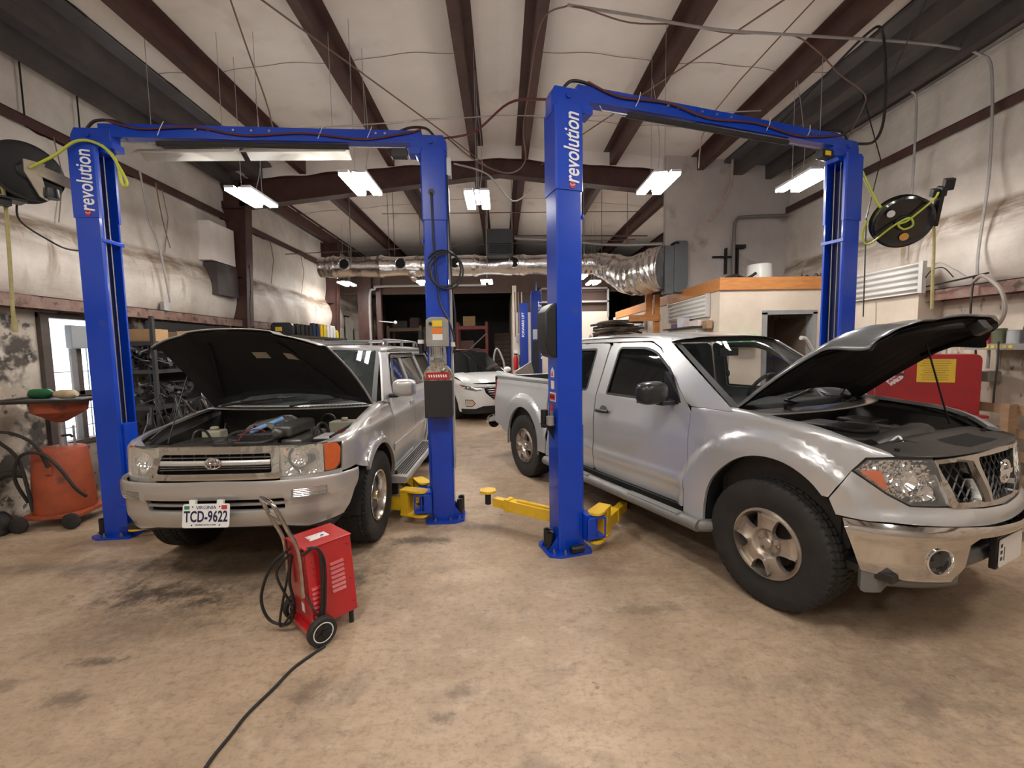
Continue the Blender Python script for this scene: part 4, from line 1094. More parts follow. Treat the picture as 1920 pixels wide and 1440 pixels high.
    out = [(uL, .765), (uL + .03, .64), (uL + .15, .455), (FU(.60), .425), (FU(.42), .455), (FU(-.42), .455), (FU(-.60), .425), (uR - .15, .455), (uR - .03, .64), (uR, .765), (FU(-.50), .772), (FU(0), .778), (FU(.50), .772)]
    slot = lambda y0, y1, z0, z1, r: roundpoly([(FU(y0), z0), (FU(y1), z0), (FU(y1), z1), (FU(y0), z1)], r)
    hL = slot(.715, .515, .645, .708, .014); hR = slot(-.515, -.715, .645, .708, .014); hC = slot(.47, -.47, .575, .655, .012)
    bp = panel('front_bumper', SBW, out, PNT, t, holes=[hL, hR, hC], step=.04, rim=.03, flip=True)
    for h in (hL, hR):
        panel('bumper_lamp', SBW, h, mat('dull_reflector', (.45, .44, .42), .35, metal=.7), bp, step=.03, rim=0, lift=-.022, flip=True)
        o = panel('bumper_lamp_lens', SBW, h, M_lens, bp, step=.03, rim=0, lift=-.006, flip=True)
        us = [q[0] for q in h]; b = B()
        for i in range(5):
            z = .653 + i * .012
            b.tube([SBW(lerp(min(us) + .012, max(us) - .012, k / 6), z) + Vector((-.004, 0, 0)) for k in range(7)], .0022, 5)
        b.build('lens_ribs', M_reflector, bp)
    # grille slats in the bumper opening, silver bar below
    b = B(); b.tube([Vector((SBW(FU(y), .613).x - .018, y, .613)) for y in [-.46 + .092 * i for i in range(11)]], .012, 6); b.build('bumper_slat', PNT, bp)
    B().b2((.60, -.47, .56), (.70, .47, .67)).build('bumper_cavity', M_dark, bp)
    # proud lower bar
    lb = roundpoly([(FU(.44), .470), (FU(-.44), .470), (FU(-.435), .566), (FU(.435), .566)], .02)
    panel('lower_bar', SBW, lb, PNT, bp, step=.04, rim=.03, lift=.018, flip=True)
    b = B(); b.prism([(.10, .40), (.70, .42), (.70, .50), (.10, .5)], 'y', -.45, .45); b.build('skid_plate', M_trimb, t)
    # ---- grille
    def nose(y, z): return Vector((pl.P(pl.uY(abs(y)))[0] - .042 - .045 * sst(.80, 1.0, z) + .022, y, z))
    gi = roundpoly([(-.385, .825), (.385, .825), (.365, .950), (-.365, .950)], .02)
    go = roundpoly([(-.435, .782), (.435, .782), (.415, 1.0), (-.415, 1.0)], .015)
    gr = panel('grille', nose, go, mat('satin_chrome', (.70, .69, .66), .20, metal=1.0), t, holes=[gi], step=.03, rim=.03, flip=False)
    b = B(); 
    for z, hh, m_ in ((.925, .006, 0), (.865, .006, 0), (.850, .004, 0)): b.box((nose(0, z).x - .03, 0, z), (.03, .74, hh))
    for i in range(9): b.box((nose(0, .9).x - .045, -.32 + i * .08, .89), (.01, .004, .11))
    b.build('grille_bars', mat('dark_silver', (.20, .195, .19), .35, metal=.6), gr, ang=0)
    b = B(); b.grid(lambda u, v: nose(lerp(-.37, .37, u), .893 + .017 * sin(2 * pi * v)) + Vector((.0 + .008 * cos(2 * pi * v) - .004, 0, 0)), 20, 8); b.build('grille_bar', PNT, gr)
    B().b2((.70, -.42, .80), (.72, .42, .97)).build('grille_cavity', M_dark, gr)
    ex = nose(0, .893).x + .010
    b = B(); b.tube([(ex, .052 * cos(q), .893 + .036 * sin(q)) for q in [2 * pi * i / 32 for i in range(33)]], .0055, 8)
    b.tube([(ex + .002, .018 * cos(q), .893 + .034 * sin(q)) for q in [2 * pi * i / 32 for i in range(33)]], .0042, 8)
    b.tube([(ex + .003, .036 * cos(q), .908 + .014 * sin(q)) for q in [2 * pi * i / 32 for i in range(33)]], .0042, 8)
    b.build('emblem', M_chrome, gr)
    # black slam panel above the grille
    b = B(); b.grid(lambda u, v: Vector((lerp(.56, nose(0, .99).x - .0, v) - .17 * (2 * u - 1) ** 4 * v, lerp(-.69, .69, u), .985 - .015 * (1 - v))), 20, 4)
    b.b2((.60, -.62, .93), (.66, .62, .975)); b.b2((.55, -.55, .90), (.60, .55, .96)); b.build('slam_panel', M_bay, t, solid=.004)
    b = B(); b.box((.70, 0, 1.0), (.08, .09, .03)); b.cyl((.68, .03, 1.0), (.68, .03, 1.03), .012); b.build('hood_latch', M_bayg, t, bev=.004)
    # ---- number plate
    pm = Matrix.Translation((.925, .0, .575)) @ Matrix.Rotation(R(-9), 4, 'Y')
    b = B(); b.T = pm; b.prism(rrect(-.1525, -.076, .1525, .076, .014), 'x', 0, .004); pt = b.build('number_plate', mat('plate_white', (.80, .80, .78), .35), t, ang=30)
    F = pm @ frame(Vector((.0045, 0, 0)), (0, 1, 0), (0, 0, 1))
    navy = mat('plate_navy', (.012, .015, .06), .4)
    text_mesh('plate_lettering', 'TCD-9622', .098, navy, pt, F @ Matrix.Translation((0, -.008, 0)), sx=.64, off=.0022, space=1.04)
    text_mesh('plate_lettering', 'VIRGINIA', .030, mat('plate_blue', (.02, .03, .16), .4), pt, F @ Matrix.Translation((0, .052, 0)), sx=1.05)
    text_mesh('plate_lettering', 'VIRGINIA IS FOR LOVERS', .013, navy, pt, F @ Matrix.Translation((0, -.058, 0)), sx=.95)
    b = B(); b.T = pm; b.box((.0045, -.125, .053), (.001, .034, .022)); b.build('plate_sticker', mat('sticker_green', (.03, .22, .12), .5), pt)
    b = B(); b.T = pm; b.box((.0045, .118, .053), (.001, .036, .026)); b.build('plate_sticker', mat('sticker_red2', (.5, .04, .05), .5), pt)
    b = B(); b.T = pm
    for y, z in ((-.088, .058), (.088, .058), (-.09, -.06), (.09, -.06)): b.cyl((.003, y, z), (.006, y, z), .0045, n=8)
    b.build('plate_bolts', M_trimb, pt)
    b = B(); b.T = pm
    for y in (-.095, .085): b.box((-.01, y, .085), (.02, .04, .03))
    b.build('plate_bracket', M_white, pt)
    # ---- windshield, cowl, roof
    def ws(u, v):
        w_ = 2 * u - 1; x = lerp(-.385, -.98, v) + .15 * (1 - w_ * w_) * (1 - .25 * v); return Vector((x, w_ * lerp(.735, .615, v), lerp(1.145, 1.655, v) + .018 * (1 - w_ * w_) * v))
    b = B(); b.grid(ws, 28, 14); b.build('windshield', M_wglass, t, ang=80)
    b = B()
    for (u0, u1, v0, v1) in ((0, .03, 0, 1), (.97, 1, 0, 1), (0, 1, .955, 1), (0, 1, 0, .05)):
        b.grid(lambda u, v: ws(lerp(u0, u1, u), lerp(v0, v1, v)) + Vector((.003, 0, .002)), 20 if u1 - u0 > .5 else 2, 14 if v1 - v0 > .5 else 2)
    b.build('windshield_seal', M_trimb, t, ang=80, weld=False)
    def roof(u, v):
        x = lerp(-.96, -3.40, u); y = lerp(-.645, .645, v); k = y / .645
        return Vector((x - .0, y, 1.662 + .045 * (1 - k ** 4) - .035 * sst(.0, .22, .22 - u) * (1 - .2 * k * k) - .05 * sst(.82, 1.0, u)))
    b = B(); b.grid(roof, 40, 24); b.build('roof', PNT, t, ang=80)
    b = B(); b.grid(lambda u, v: Vector((lerp(-3.40, -3.72, u), lerp(-.64 - .14 * u, .64 + .14 * u, v), lerp(1.63, 1.10, u))), 4, 8); b.build('rear_window', M_glass, t)
    b = B(); b.grid(lambda u, v: Vector((lerp(-3.72, -3.80, u), lerp(-.79, .79, v), lerp(1.10, .42, u))), 4, 8); b.b2((-3.90, -.80, .45), (-3.75, .80, .70)); b.build('tailgate', PNT, t)
    # roof rack: two rails, cross bar; black sunroof deflector
    b = B()
    for s in (1, -1):
        b.tube([(-1.32, s * .55, 1.70), (-1.38, s * .55, 1.745), (-1.5, s * .55, 1.765), (-2.9, s * .55, 1.765), (-3.1, s * .55, 1.75), (-3.2, s * .55, 1.69)], .013, 8, smooth=4)
        for x in (-1.45, -2.2, -2.95): b.box((x, s * .55, 1.73), (.06, .025, .07))
    for x in (-1.9, -2.8): b.tube([(x, -.55, 1.765), (x, .55, 1.765)], .012, 8)
    b.build('roof_rack', mat('rack_grey', (.20, .20, .20), .35, metal=.6), t)
    b = B(); b.grid(lambda u, v: Vector((-1.10 - .14 * v + .05 * (1 - (2 * u - 1) ** 2), lerp(-.42, .42, u), 1.705 + .05 * v * (1 - .3 * (2 * u - 1) ** 4) - .0)), 16, 4); b.build('sunroof_deflector', M_trimb, t, solid=.006)
    b = B(); b.grid(lambda u, v: Vector((lerp(-.36, -.22, v) + .15 * (1 - (2 * u - 1) ** 2), lerp(-.74, .74, u), lerp(1.15, 1.135, v))), 20, 3); cw = b.build('cowl', PNT, t, solid=.01)
    b = B()
    for i in range(46):
        y = -.68 + i * .03; x = -.27 + .15 * (1 - (y / .74) ** 2); b.box((x, y, 1.1475), (.035, .014, .006))
    b.build('cowl_slots', M_trimb, cw, ang=0)
    for (y0, y1, dy) in ((-.60, .02, 0), (.06, .66, 0)):
        b = B(); b.tube([(-.25 + .15 * (1 - (y0 / .74) ** 2), y0, 1.16), (-.29 + .15 * (1 - (y1 / .74) ** 2) * .9, y1 - .1, 1.225)], .008, 6); b.tube([ws((y / .735 + 1) / 2, .085 + .05 * i) + Vector((.012, 0, .006)) for i, y in enumerate([lerp(y0 + .1, y1, k / 6) for k in range(1)])] + [ws((lerp(y0 + .1, y1, k / 6) / .72 + 1) / 2, .06 + .012 * k) + Vector((.014, 0, .008)) for k in range(7)], .007, 6)
        b.build('wiper', M_trimb, t)
    # cabin: dash, seats, steering wheel, mirror seen through the glass
    b = B(); b.b2((-.95, -.66, .75), (-.50, .66, 1.12)); b.build('dashboard', mat('cabin_dark', (.03, .03, .032), .7), t, bev=.03)
    for y in (-.36, .36):
        b = B(); b.box((-1.55, y, .75), (.5, .48, .2)); b.box((-1.78, y, 1.05), (.16, .46, .6), (0, R(-12), 0)); b.box((-1.84, y, 1.43), (.1, .26, .18)); b.build('seat', mat('seat_grey', (.07, .07, .07), .8), t, bev=.04)
    b = B(); b.box((-.98, 0, 1.56), (.03, .22, .06)); b.build('rear_view_mirror', M_trimb, t, bev=.01)
    b = B(); b.cyl((-.60, .56, 1.15), (-.60, .56, 1.19), .03, n=10); b.build('dashboard_trinket', mat('green_trinket', (.05, .7, .2), .5), t)
    B().b2((-3.6, -.75, .30), (.1, .75, .42)).build('floor_pan', M_dark, t)
    B().b2((-3.55, -.70, .42), (-2.2, .70, 1.0)).build('cargo_floor', M_dark, t)
    # ---- engine bay
    b = B()
    for s in (1, -1): b.prism([(-.38, .5), (.58, .5), (.58, .90), (.30, .97), (-.38, 1.07)], 'y', s * .70, s * .715); b.b2((-.36, s * .45, .5), (.3, s * .70, .82))
    b.b2((-.40, -.72, .5), (-.37, .72, 1.12)); b.b2((-.38, -.72, .40), (.7, .72, .44)); b.b2((.52, -.60, .45), (.60, .60, .90)); eb = b.build('engine_bay', M_bay, t, ang=0)
    b = B(); b.b2((-.25, -.22, .6), (.32, .22, .88)); b.b2((-.22, -.33, .82), (.28, -.16, .94)); b.b2((-.22, .16, .82), (.28, .33, .94)); b.box((.1, 0, .92), (.34, .26, .07)); en = b.build('engine', M_alu, eb, bev=.02)
    b = B()
    for i in range(6): b.tube([(-.22 + i * .075, -.20, .93), (-.20 + i * .075, -.12, 1.02), (-.18 + i * .075, .02, 1.05), (-.16 + i * .075, .12, .99)], .024, 8, smooth=3)
    b.build('intake_runners', M_alu, en)
    b = B(); b.box((.05, .17, 1.0), (.46, .16, .10)); b.cyl((.28, .17, 1.0), (.36, .17, 1.0), .045); b.build('plenum', mat('dull_plenum', (.16, .15, .14), .45, metal=.6), en, bev=.03)
    b = B(); b.box((.22, -.02, .965), (.16, .30, .06)); pc = b.build('engine_cover', M_bayg, en, bev=.012)
    text_mesh('cover_lettering', 'V6 FOUR CAM 24', .03, M_steel, pc, frame(Vector((.302, -.02, .968)), (0, 1, 0), (0, 0, 1)), sx=1.0)
    b = B(); b.b2((.10, .44, .78), (.34, .66, .95)); bt = b.build('battery', M_trimb, eb, bev=.008)
    B().b2((.11, .45, .951), (.33, .65, .958)).build('battery_label', mat('battery_white', (.6, .6, .58), .5, col2=(.3, .28, .25), scale=20), bt, ang=0)
    b = B(); b.box((.14, .60, .975), (.05, .05, .03)); b.build('terminal_cover', mat('terminal_red', (.5, .03, .03), .5), bt, bev=.005)
    b = B(); b.b2((.05, -.66, .72), (.34, -.40, .93)); b.cyl((.2, -.40, .9), (.2, -.15, .93), .045); b.build('air_box', M_bayg, eb, bev=.015)
    b = B(); b.b2((-.12, -.66, .8), (.0, -.50, .97)); b.cyl((-.06, -.58, .97), (-.06, -.58, 1.0), .035); b.build('washer_tank', mat('tank_yellowed', (.45, .42, .32), .5), eb, bev=.015)
    b = B(); b.b2((-.33, .36, .85), (-.18, .60, 1.0)); b.cyl((-.25, .48, 1.0), (-.25, .48, 1.03), .03); b.build('brake_reservoir', mat('tank_yellowed', (.45, .42, .32), .5), eb, bev=.01)
    rnd = random.Random(3)
    for i in range(16):
        x0, y0 = rnd.uniform(-.3, .3), rnd.uniform(-.6, .6); x1, y1 = x0 + rnd.uniform(-.3, .3), y0 + rnd.uniform(-.4, .4); z = rnd.uniform(.92, 1.03)
        x1 = max(-.33, min(.45, x1)); y1 = max(-.65, min(.65, y1))
        b = B(); b.tube([(x0, y0, .86), (x0 * .8 + x1 * .2, y0 * .8 + y1 * .2, z), (x0 * .3 + x1 * .7, y0 * .3 + y1 * .7, z), (x1, y1, .88)], (.004 if i in (3, 9) else rnd.choice((.005, .007, .010, .012))), 7, smooth=5)
        b.build('hose', (mat('wire_red', (.35, .02, .02), .5) if i in (3, 9) else rnd.choice((M_cable, M_cable, M_bayg))), eb)
    b = B(); b.tube([(.56, -.5, .91), (.50, -.2, .95), (.45, .1, .95), (.35, .15, .96)], .024, 10, smooth=6); b.build('radiator_hose', M_cable, eb)
    for s in (1, -1):
        b = B(); b.tube([(-.40, s * .735, 1.10), (-.05, s * .755, 1.085), (.25, s * .74, 1.055), (.52, s * .66, 1.0)], .010, 6, smooth=4); b.build('weather_strip', M_trimb, t)
    # ---- hood, raised
    Lh = 1.12; hx, hz, ha = -.32, 1.165, R(36)
    MH = Matrix.Translation((hx, 0, hz)) @ Matrix.Rotation(-ha, 4, 'Y')
    def hood(u, v, off=0.0):
        x = u * Lh; w_ = 2 * v - 1; hw = lerp(.735, .60, u ** 1.5)
        xx = x - .13 * (abs(w_) ** 2.6) * u + .15 * (1 - w_ * w_) * (1 - u) * 0.9
        z = .035 * (1 - w_ * w_) + .03 * sin(pi * u) - .055 * sst(.88, 1.0, u) + .02 * sst(.5, .56, abs(w_)) * -1 - off
        return MH @ Vector((xx, w_ * hw, z))
    b = B(); b.grid(lambda u, v: hood(u, v), 40, 40); hd = b.build('hood', PNT, t, ang=80)
    hd.modifiers.new('thick', 'SOLIDIFY').thickness = .006
    HB = mat('hood_liner', (.006, .006, .007), .8, col2=(.012, .011, .011), scale=6)
    b = B(); b.grid(lambda u, v: hood(lerp(.01, .985, u), lerp(.008, .992, v), .022 + .016 * (sst(.04, .10, u) * sst(.97, .9, u) * sst(.03, .09, v) * sst(.97, .91, v))), 40, 40); b.build('hood_liner', HB, hd, ang=80)
    for (v0, v1) in ((.13, .30), (.70, .87)):
        b = B(); b.tube([hood(lerp(.15, .8, k / 8), lerp(v0, v1, k / 8) if v0 < .5 else lerp(v1, v0, k / 8), .045) for k in range(9)], .012, 6); b.build('hood_brace', HB, hd)
    for (u0, v0) in ((.56, .49), (.56, .67)):
        b = B(); b.grid(lambda u, v: hood(u0 + .085 * u, v0 + .085 * v, .0405), 2, 2); b.build('hood_sticker', mat('yellowed_label', (.42, .38, .28), .6), hd)
    b = B(); b.tube([(.56, -.50, .985), hood(.62, .10, .04)], .005, 6); b.build('prop_rod', M_cable, t)
    return t
suv = build_suv()
tag(B().tube([Vector((-1.99, 3.42, 1.01)), Vector((-1.83, 3.62, 1.085))], .017, 12).build('work_light', mat('blue_white_tube', (.16, .32, .55), .15, emit=.05)), 'light blue tube work light lying across the engine of the silver SUV', 'work light')
# ================================================================ silver pickup truck, hood up
def build_truck():
    t = thing('pickup_truck', 'silver crew cab pickup truck with raised hood and chrome front bumper, on the right', 'pickup truck', (2.412, 2.932, 0), R(-65.2))
    PNT = mat('silver_paint_truck', (.56, .565, .57), .28, metal=.5, coat=.8, spots=[((.40, .36, .31), 2.2, .6, .8, .35)])
    pl = Plan(.15, .66, .915, 2.4, -4.02, .22, 4.0)
    WB = -3.2; AZ = .40
    fa = [(.385, .715), (.34, .78), (.26, .87), (.15, .93), (.03, .95), (-.09, .935), (-.20, .885), (-.31, .79), (-.385, .68), (-.42, .55), (-.43, .42), (-.43, .36)]
    fa = crom2(fa, 4)
    ra = crom2([(.40, .36), (.41, .50), (.385, .64), (.31, .76), (.20, .85), (.06, .895), (-.08, .885), (-.21, .82), (-.32, .71), (-.385, .58), (-.41, .45), (-.41, .36)], 4)
    def fd(u, z, cx):
        dx = u - cx; cz = .42; r = hypot(dx, z - cz); a = atan2(z - cz, dx)
        return r
    BELT = 1.165
    def inset(u, v):
        r = .030
        f1 = sst(.685, .62, fd(u, v, -.02)) if u < .9 else 0
        f2 = sst(.65, .59, fd(u, v, WB)) if u < -2 else 0
        k = sst(.34, .74, u)
        r -= .036 * max(f1 * (1 - k), f2)
        r += .022 * sst(.55, .38, v) * (1 - max(f1, f2))
        if -2.52 < u < -.58: r -= .010 * sst(.56, .60, v) * sst(.70, .64, v)
        r += .030 * sst(.92, BELT + .02, v) * (1 - .6 * k)
        if v > BELT and u < -.2: r += (v - BELT) * .30 + .25 * max(0, v - 1.58) ** 1.3
        r += .028 * k - .036 * k * sst(.78, .70, v)
        return r
    def zt(u): return 1.20 - .035 * sst(-.3, .2, u) - .14 * sst(.1, .85, u)
    def inset_top(u, v):
        z0 = zt(u); r = .035; base = inset(u, min(v, z0 - r))
        if v <= z0 - r: return (base, v)
        a = (v - (z0 - r)) / r
        if a < pi / 2: return (base + r * (1 - cos(a)), z0 - r + r * sin(a))
        return (base + r + (v - (z0 - r) - r * pi / 2), z0 + .08 * (v - (z0 - r) - r * pi / 2))
    for s in (-1, 1):
        S = shell(pl, inset, s); ST = shell(pl, inset_top, s); fl = (s < 0)
        FL = not fl
        uo = pl.uX(.418)     # outer corner of the headlamp
        X_ = lambda x: pl.uX(x, .055)
        lam = [(X_(.418), .957), (X_(.463), 1.018), (X_(.541), 1.027), (X_(.650), 1.029), (X_(.664), .98), (X_(.691), .785), (X_(.603), .790), (X_(.534), .847)]
        top = [(lerp(-.34, pl.uX(.53, .05), i / 16),) for i in range(17)]
        top = [(u, zt(u) + .055) for (u,) in top]
        # ---- fender, ends at the seam with the front fascia
        fen = [(-.60, .40), (-.60, 1.18), (-.45, 1.185)] + top + [(X_(.555), 1.040), (X_(.460), 1.028), (X_(.408), .957), (X_(.36), .86), (.352, .80)] + [(p[0], p[1]) for p in fa if p[0] < .33] + [(-.44, .36)]
        panel('fender', ST, fen, PNT, t, step=.028, rim=.025, flip=FL)
        # ---- fascia below the lamps
        sm = [(.356, .795), (X_(.365), .86), (X_(.410), .950)] + [(X_(.534), .839), (X_(.603), .781), (pl.uY(.49), .774), (pl.uY(.25), .750), (pl.uY(0), .738), (pl.uY(0), .66), (pl.uY(.25), .67), (pl.uY(.5), .690), (pl.uX(.60), .705), (pl.uX(.50), .705), (.388, .715)]
        panel('front_fascia', S, sm, PNT, t, step=.04, rim=.03, flip=FL)
        # ---- headlight
        hl = panel('headlight', S, lam, M_reflector, t, step=.03, rim=0, lift=-.06, flip=FL)
        panel('lamp_bezel', S, offset_poly(lam, .008), M_trimb, hl, holes=[offset_poly(lam, -.006)], step=.03, rim=.06, lift=-.004, flip=FL)
        panel('lamp_lens', S, lam, mat('bright_lens', (.85, .85, .83), .03, alpha=.12, spec=.7), hl, step=.03, rim=0, lift=.004, flip=FL)
        rnd = random.Random(5)       # faceted bowl: the reflector as many small tilted mirrors
        us = [q[0] for q in lam]; inner = offset_poly(lam, -.008); b = B(); du, dz = .017, .014
        nu_, nz_ = int((max(us) - min(us)) / du), 19
        for i in range(nu_):
            for j in range(nz_):
                u = min(us) + (i + .5 * (j % 2)) * du; z = .775 + j * dz
                if not pin(u, z, inner): continue
                c4 = []
                for (a_, b_) in ((-.5, -.5), (.5, -.5), (.5, .5), (-.5, .5)):
                    p = S(u + a_ * du, z + b_ * dz); nx, ny = pl.N(u + a_ * du); c4.append(p - Vector((nx, s * ny, 0)) * (.040 + rnd.uniform(-.006, .006)))
                b.add(c4, [(0, 1, 2, 3)])
        b.build('lamp_facets', mat('facet_chrome', (.80, .79, .77), .12, metal=1.0), hl, ang=0, weld=False)
        for (x, z, r) in ((.585, .91, .055), (.645, .85, .040)):
            u = X_(x); p = S(u, z); nx, ny = pl.N(u); nv = Vector((nx, s * ny, 0)); b = B(); Mx = frame(p - nv * .045, (0, 0, 1), Vector((-ny, s * nx, 0))); b.T = Mx
            b.lathe([(0, 0), (r * .55, .004 if s < 0 else -.004), (r, .035 if s < 0 else -.035)], n=24); b.build('bulb_reflector', M_chrome, hl)
        am = [(X_(.436), .955), (X_(.515), .962), (X_(.539), .872), (X_(.532), .860)]
        panel('turn_signal', S, am, M_amber, hl, step=.02, rim=.01, lift=-.012, flip=FL)
        # ---- doors
        RT = 1.665
        d1 = roundpoly([(-.605, .44), (-.605, 1.13), (-.66, 1.20), (-1.02, 1.60), (-1.16, RT), (-1.68, RT), (-1.735, 1.15), (-1.735, .44)], [.02, .05, .02, .08, .06, .05, .02, .04])
        w1 = roundpoly([(-.72, 1.185), (-.735, 1.24), (-.86, 1.43), (-1.06, 1.585), (-1.20, 1.625), (-1.555, 1.63), (-1.60, 1.19)], [.02, .02, .05, .06, .05, .05, .03])
        dr = panel('front_door', S, d1, PNT, t, holes=[w1], step=.045, rim=.02, flip=FL)
        glass_panel('window_glass', S, offset_poly(w1, .014), M_glass if s < 0 else mat('clear_side_glass', (.05, .06, .06), .02, alpha=.18, spec=.5), dr, lift=-.014, flip=FL)
        panel('window_seal', S, offset_poly(w1, .002), M_trimb, dr, holes=[offset_poly(w1, -.018)], step=.045, rim=.01, lift=.002, flip=FL)
        d2 = roundpoly([(-1.748, .44), (-1.748, 1.15), (-1.70, RT), (-2.36, RT), (-2.50, 1.20), (-2.53, .95), (-2.53, .44)], [.03, .03, .05, .06, .04, .04, .03])
        w2 = roundpoly([(-1.90, 1.20), (-1.88, 1.62), (-2.26, 1.615), (-2.37, 1.20)], .04)
        d = panel('rear_door', S, d2, PNT, t, holes=[w2], step=.05, rim=.02, flip=FL)
        glass_panel('window_glass', S, offset_poly(w2, .014), M_glass, d, lift=-.014, flip=FL)
        panel('window_seal', S, offset_poly(w2, .002), M_trimb, d, holes=[offset_poly(w2, -.018)], step=.05, rim=.01, lift=.002, flip=FL)
        for x, dd in ((-1.60, dr), (-2.36, d)):
            p = S(x, 1.035); b = B(); b.cyl((p.x, p.y - s * .012, p.z), (p.x, p.y + s * .003, p.z), .052, n=24); b.build('handle_cup', mat('handle_cup', (.12, .12, .12), .3), dd)
            b = B(); b.tube([(p.x - .085, p.y + s * .02, p.z - .004), (p.x + .0, p.y + s * .032, p.z), (p.x + .085, p.y + s * .02, p.z + .002)], .017, 10, smooth=4); b.build('door_handle', M_black, dd)
        # sill
        b = B(); b.prism([(s * .875, .30), (s * .885, .43), (s * .80, .45), (s * .78, .30)], 'x', -2.60, -.46); b.build('sill', M_trimb, t, ang=0)
        # cab corner behind the rear door, pillar, roof rail
        cb = [(-2.545, .40), (-2.545, .95), (-2.515, 1.20), (-2.37, RT + .01), (-2.50, RT + .01), (-2.60, 1.18), (-2.60, .40)]
        panel('cab_corner', S, cb, PNT, t, step=.05, rim=.02, flip=FL)
        pil = [(-.30, 1.185), (-.60, 1.185), (-.665, 1.215), (-1.025, 1.615), (-1.16, RT + .012), (-2.40, RT + .012), (-2.47, 1.71), (-1.10, 1.71), (-.95, 1.665), (-.86, 1.60), (-.27, 1.19)]
        panel('pillar', S, pil, PNT, t, step=.04, rim=.02, lift=.004, flip=FL)
        # ---- bed side
        bedo = [(-2.625, .42), (-2.625, 1.225), (-4.14 - .02, 1.245), (-4.155, 1.16), (-4.155, .60), (-3.62, .50)] + [(WB + q[0], q[1]) for q in reversed(ra)] + [(-2.80, .42)]
        panel('bed_side', S, bedo, PNT, t, step=.03, rim=.03, flip=FL)
        b = B(); p0, p1 = S(-2.62, 1.235), S(-4.12, 1.255); b.prism([(p0.y + s * .006, 1.225), (p0.y + s * .006, 1.25), (p0.y - s * .02, 1.265), (p0.y - s * .09, 1.265), (p0.y - s * .09, 1.22)], 'x', -4.14, -2.62)
        b.build('bed_rail', mat('bed_rail_grey', (.20, .20, .20), .45), t, ang=50)
        tl = roundpoly([(-4.085, .93), (-4.06, 1.17), (pl.uR + .86, 1.18), (pl.uR + .86, .90)], .02)
        panel('tail_light', S, tl, M_redlens, t, step=.03, rim=.02, lift=.008, flip=FL)
        b = B(); b.b2((-4.1, s * .60, .55), (-2.62, s * .84, 1.22)); b.build('bed_inner', M_trimb, t, ang=0)
        # arch lining
        for cx, ar in ((0, fa), (WB, ra)):
            b = B(); n = len(ar); P = []
            for q in ar: P += [(cx + q[0], s * .885, q[1] + .01), (cx + q[0], s * .45, q[1] + .01)]
            b.add(P, [(2 * i, 2 * i + 1, 2 * i + 3, 2 * i + 2) for i in range(n - 1)]); b.build('wheel_well', M_dark, t)
            b = B(); b.b2((cx - .46, s * .44, .35), (cx + .42, s * .46, .96)); b.build('wheel_well', M_dark, t)
        wheel(t, Vector((0, s * .765, .395)), s, .395, .265, 'truck'); wheel(t, Vector((WB, s * .765, .395)), s, .395, .265, 'truck')
        # mud deflector under the bumper end
        b = B(); b = None; panel('air_deflector', S, [(pl.uX(.485), .45), (pl.uX(.49), .325), (pl.uX(.50), .315), (pl.uX(.565), .325), (pl.uX(.60), .37), (pl.uX(.66), .40), (pl.uX(.66), .45)], mat('grey_plastic_trim', (.16, .155, .15), .6), t, step=.03, rim=.05, lift=-.012, flip=FL)
        # mirror: black, large
        b = B()
        def mf(u, v):
            a = 2 * pi * u; ca, sa = cos(a), sin(a); y = (abs(ca) ** .62) * (1 if ca > 0 else -1) * .135; z = (abs(sa) ** .62) * (1 if sa > 0 else -1) * .088
            e = [(-.055, .88), (-.05, .97), (-.01, 1.0), (.03, .92), (.058, .68), (.068, .0)]; k = v * 5; i = min(4, int(k)); tt = k - i
            x = lerp(e[i][0], e[i + 1][0], tt); f_ = lerp(e[i][1], e[i + 1][1], tt)
            return Vector((-.80 + x - .02 * (y > 0) * 0, s * (1.03) + y * f_ * s, 1.275 + z * f_))
        b.grid(mf, 36, 12); mr = b.build('side_mirror', mat('mirror_black', (.02, .02, .021), .3), t, ang=50)
        B().box((-.858, s * 1.03, 1.275), (.004, .22, .145)).build('mirror_glass', M_chrome, mr)
        b = B(); b.box((-.79, s * .92, 1.20), (.09, .14, .04)); b.build('mirror_arm', M_black, mr, bev=.014)
        b = B(); p = S(-.80, 1.3); b.prism([(-.70, 1.19), (-.735, 1.25), (-.87, 1.43), (-.90, 1.19)], 'y', s * .845, s * .80); b.build('mirror_sail', M_black, mr, ang=0)
        # tubular side step
        b = B(); b.tube([(-.40, s * .86, .36), (-.46, s * .95, .365), (-.60, s * .965, .37), (-2.35, s * .965, .37), (-2.50, s * .95, .365), (-2.56, s * .86, .36)], .045, 14, smooth=5); stp = b.build('side_step', mat('step_grey', (.24, .235, .225), .5, metal=.3, col2=(.17, .16, .15), scale=12), t)
        for x in (-.85, -1.95):
            b = B(); b.grid(lambda u, v: Vector((x + lerp(-.27, .27, u), s * .965 + lerp(-.035, .035, v), .4165 - .012 * (2 * v - 1) ** 2 + .0)), 12, 6); b.build('step_pad', mat('step_pad_grey', (.20, .195, .185), .7), stp, solid=.006)
        for x in (-.7, -1.4, -2.2): b = B(); b.box((x, s * .88, .36), (.05, .16, .03)); b.build('step_bracket', M_trimb, stp)
    # ---- chrome front bumper
    pB = Plan(.155, .665, .920, 2.4, -4.02, .22, 4.0)
    def bin_(u, z): return .015 * sst(.665, .72, z) * 1.6 + .012 * sst(.60, .64, z) * sst(.68, .65, z) * -1 + .03 * sst(.5, .40, z)
    SB = shell(pB, bin_, 1); c = pB.uF
    def SBW(u, v):
        if u <= c: return SB(u, v)
        p = SB(2 * c - u, v); return Vector((p.x, -p.y, p.z))
    def FU(y): return pB.uY(abs(y)) if y >= 0 else 2 * c - pB.uY(abs(y))
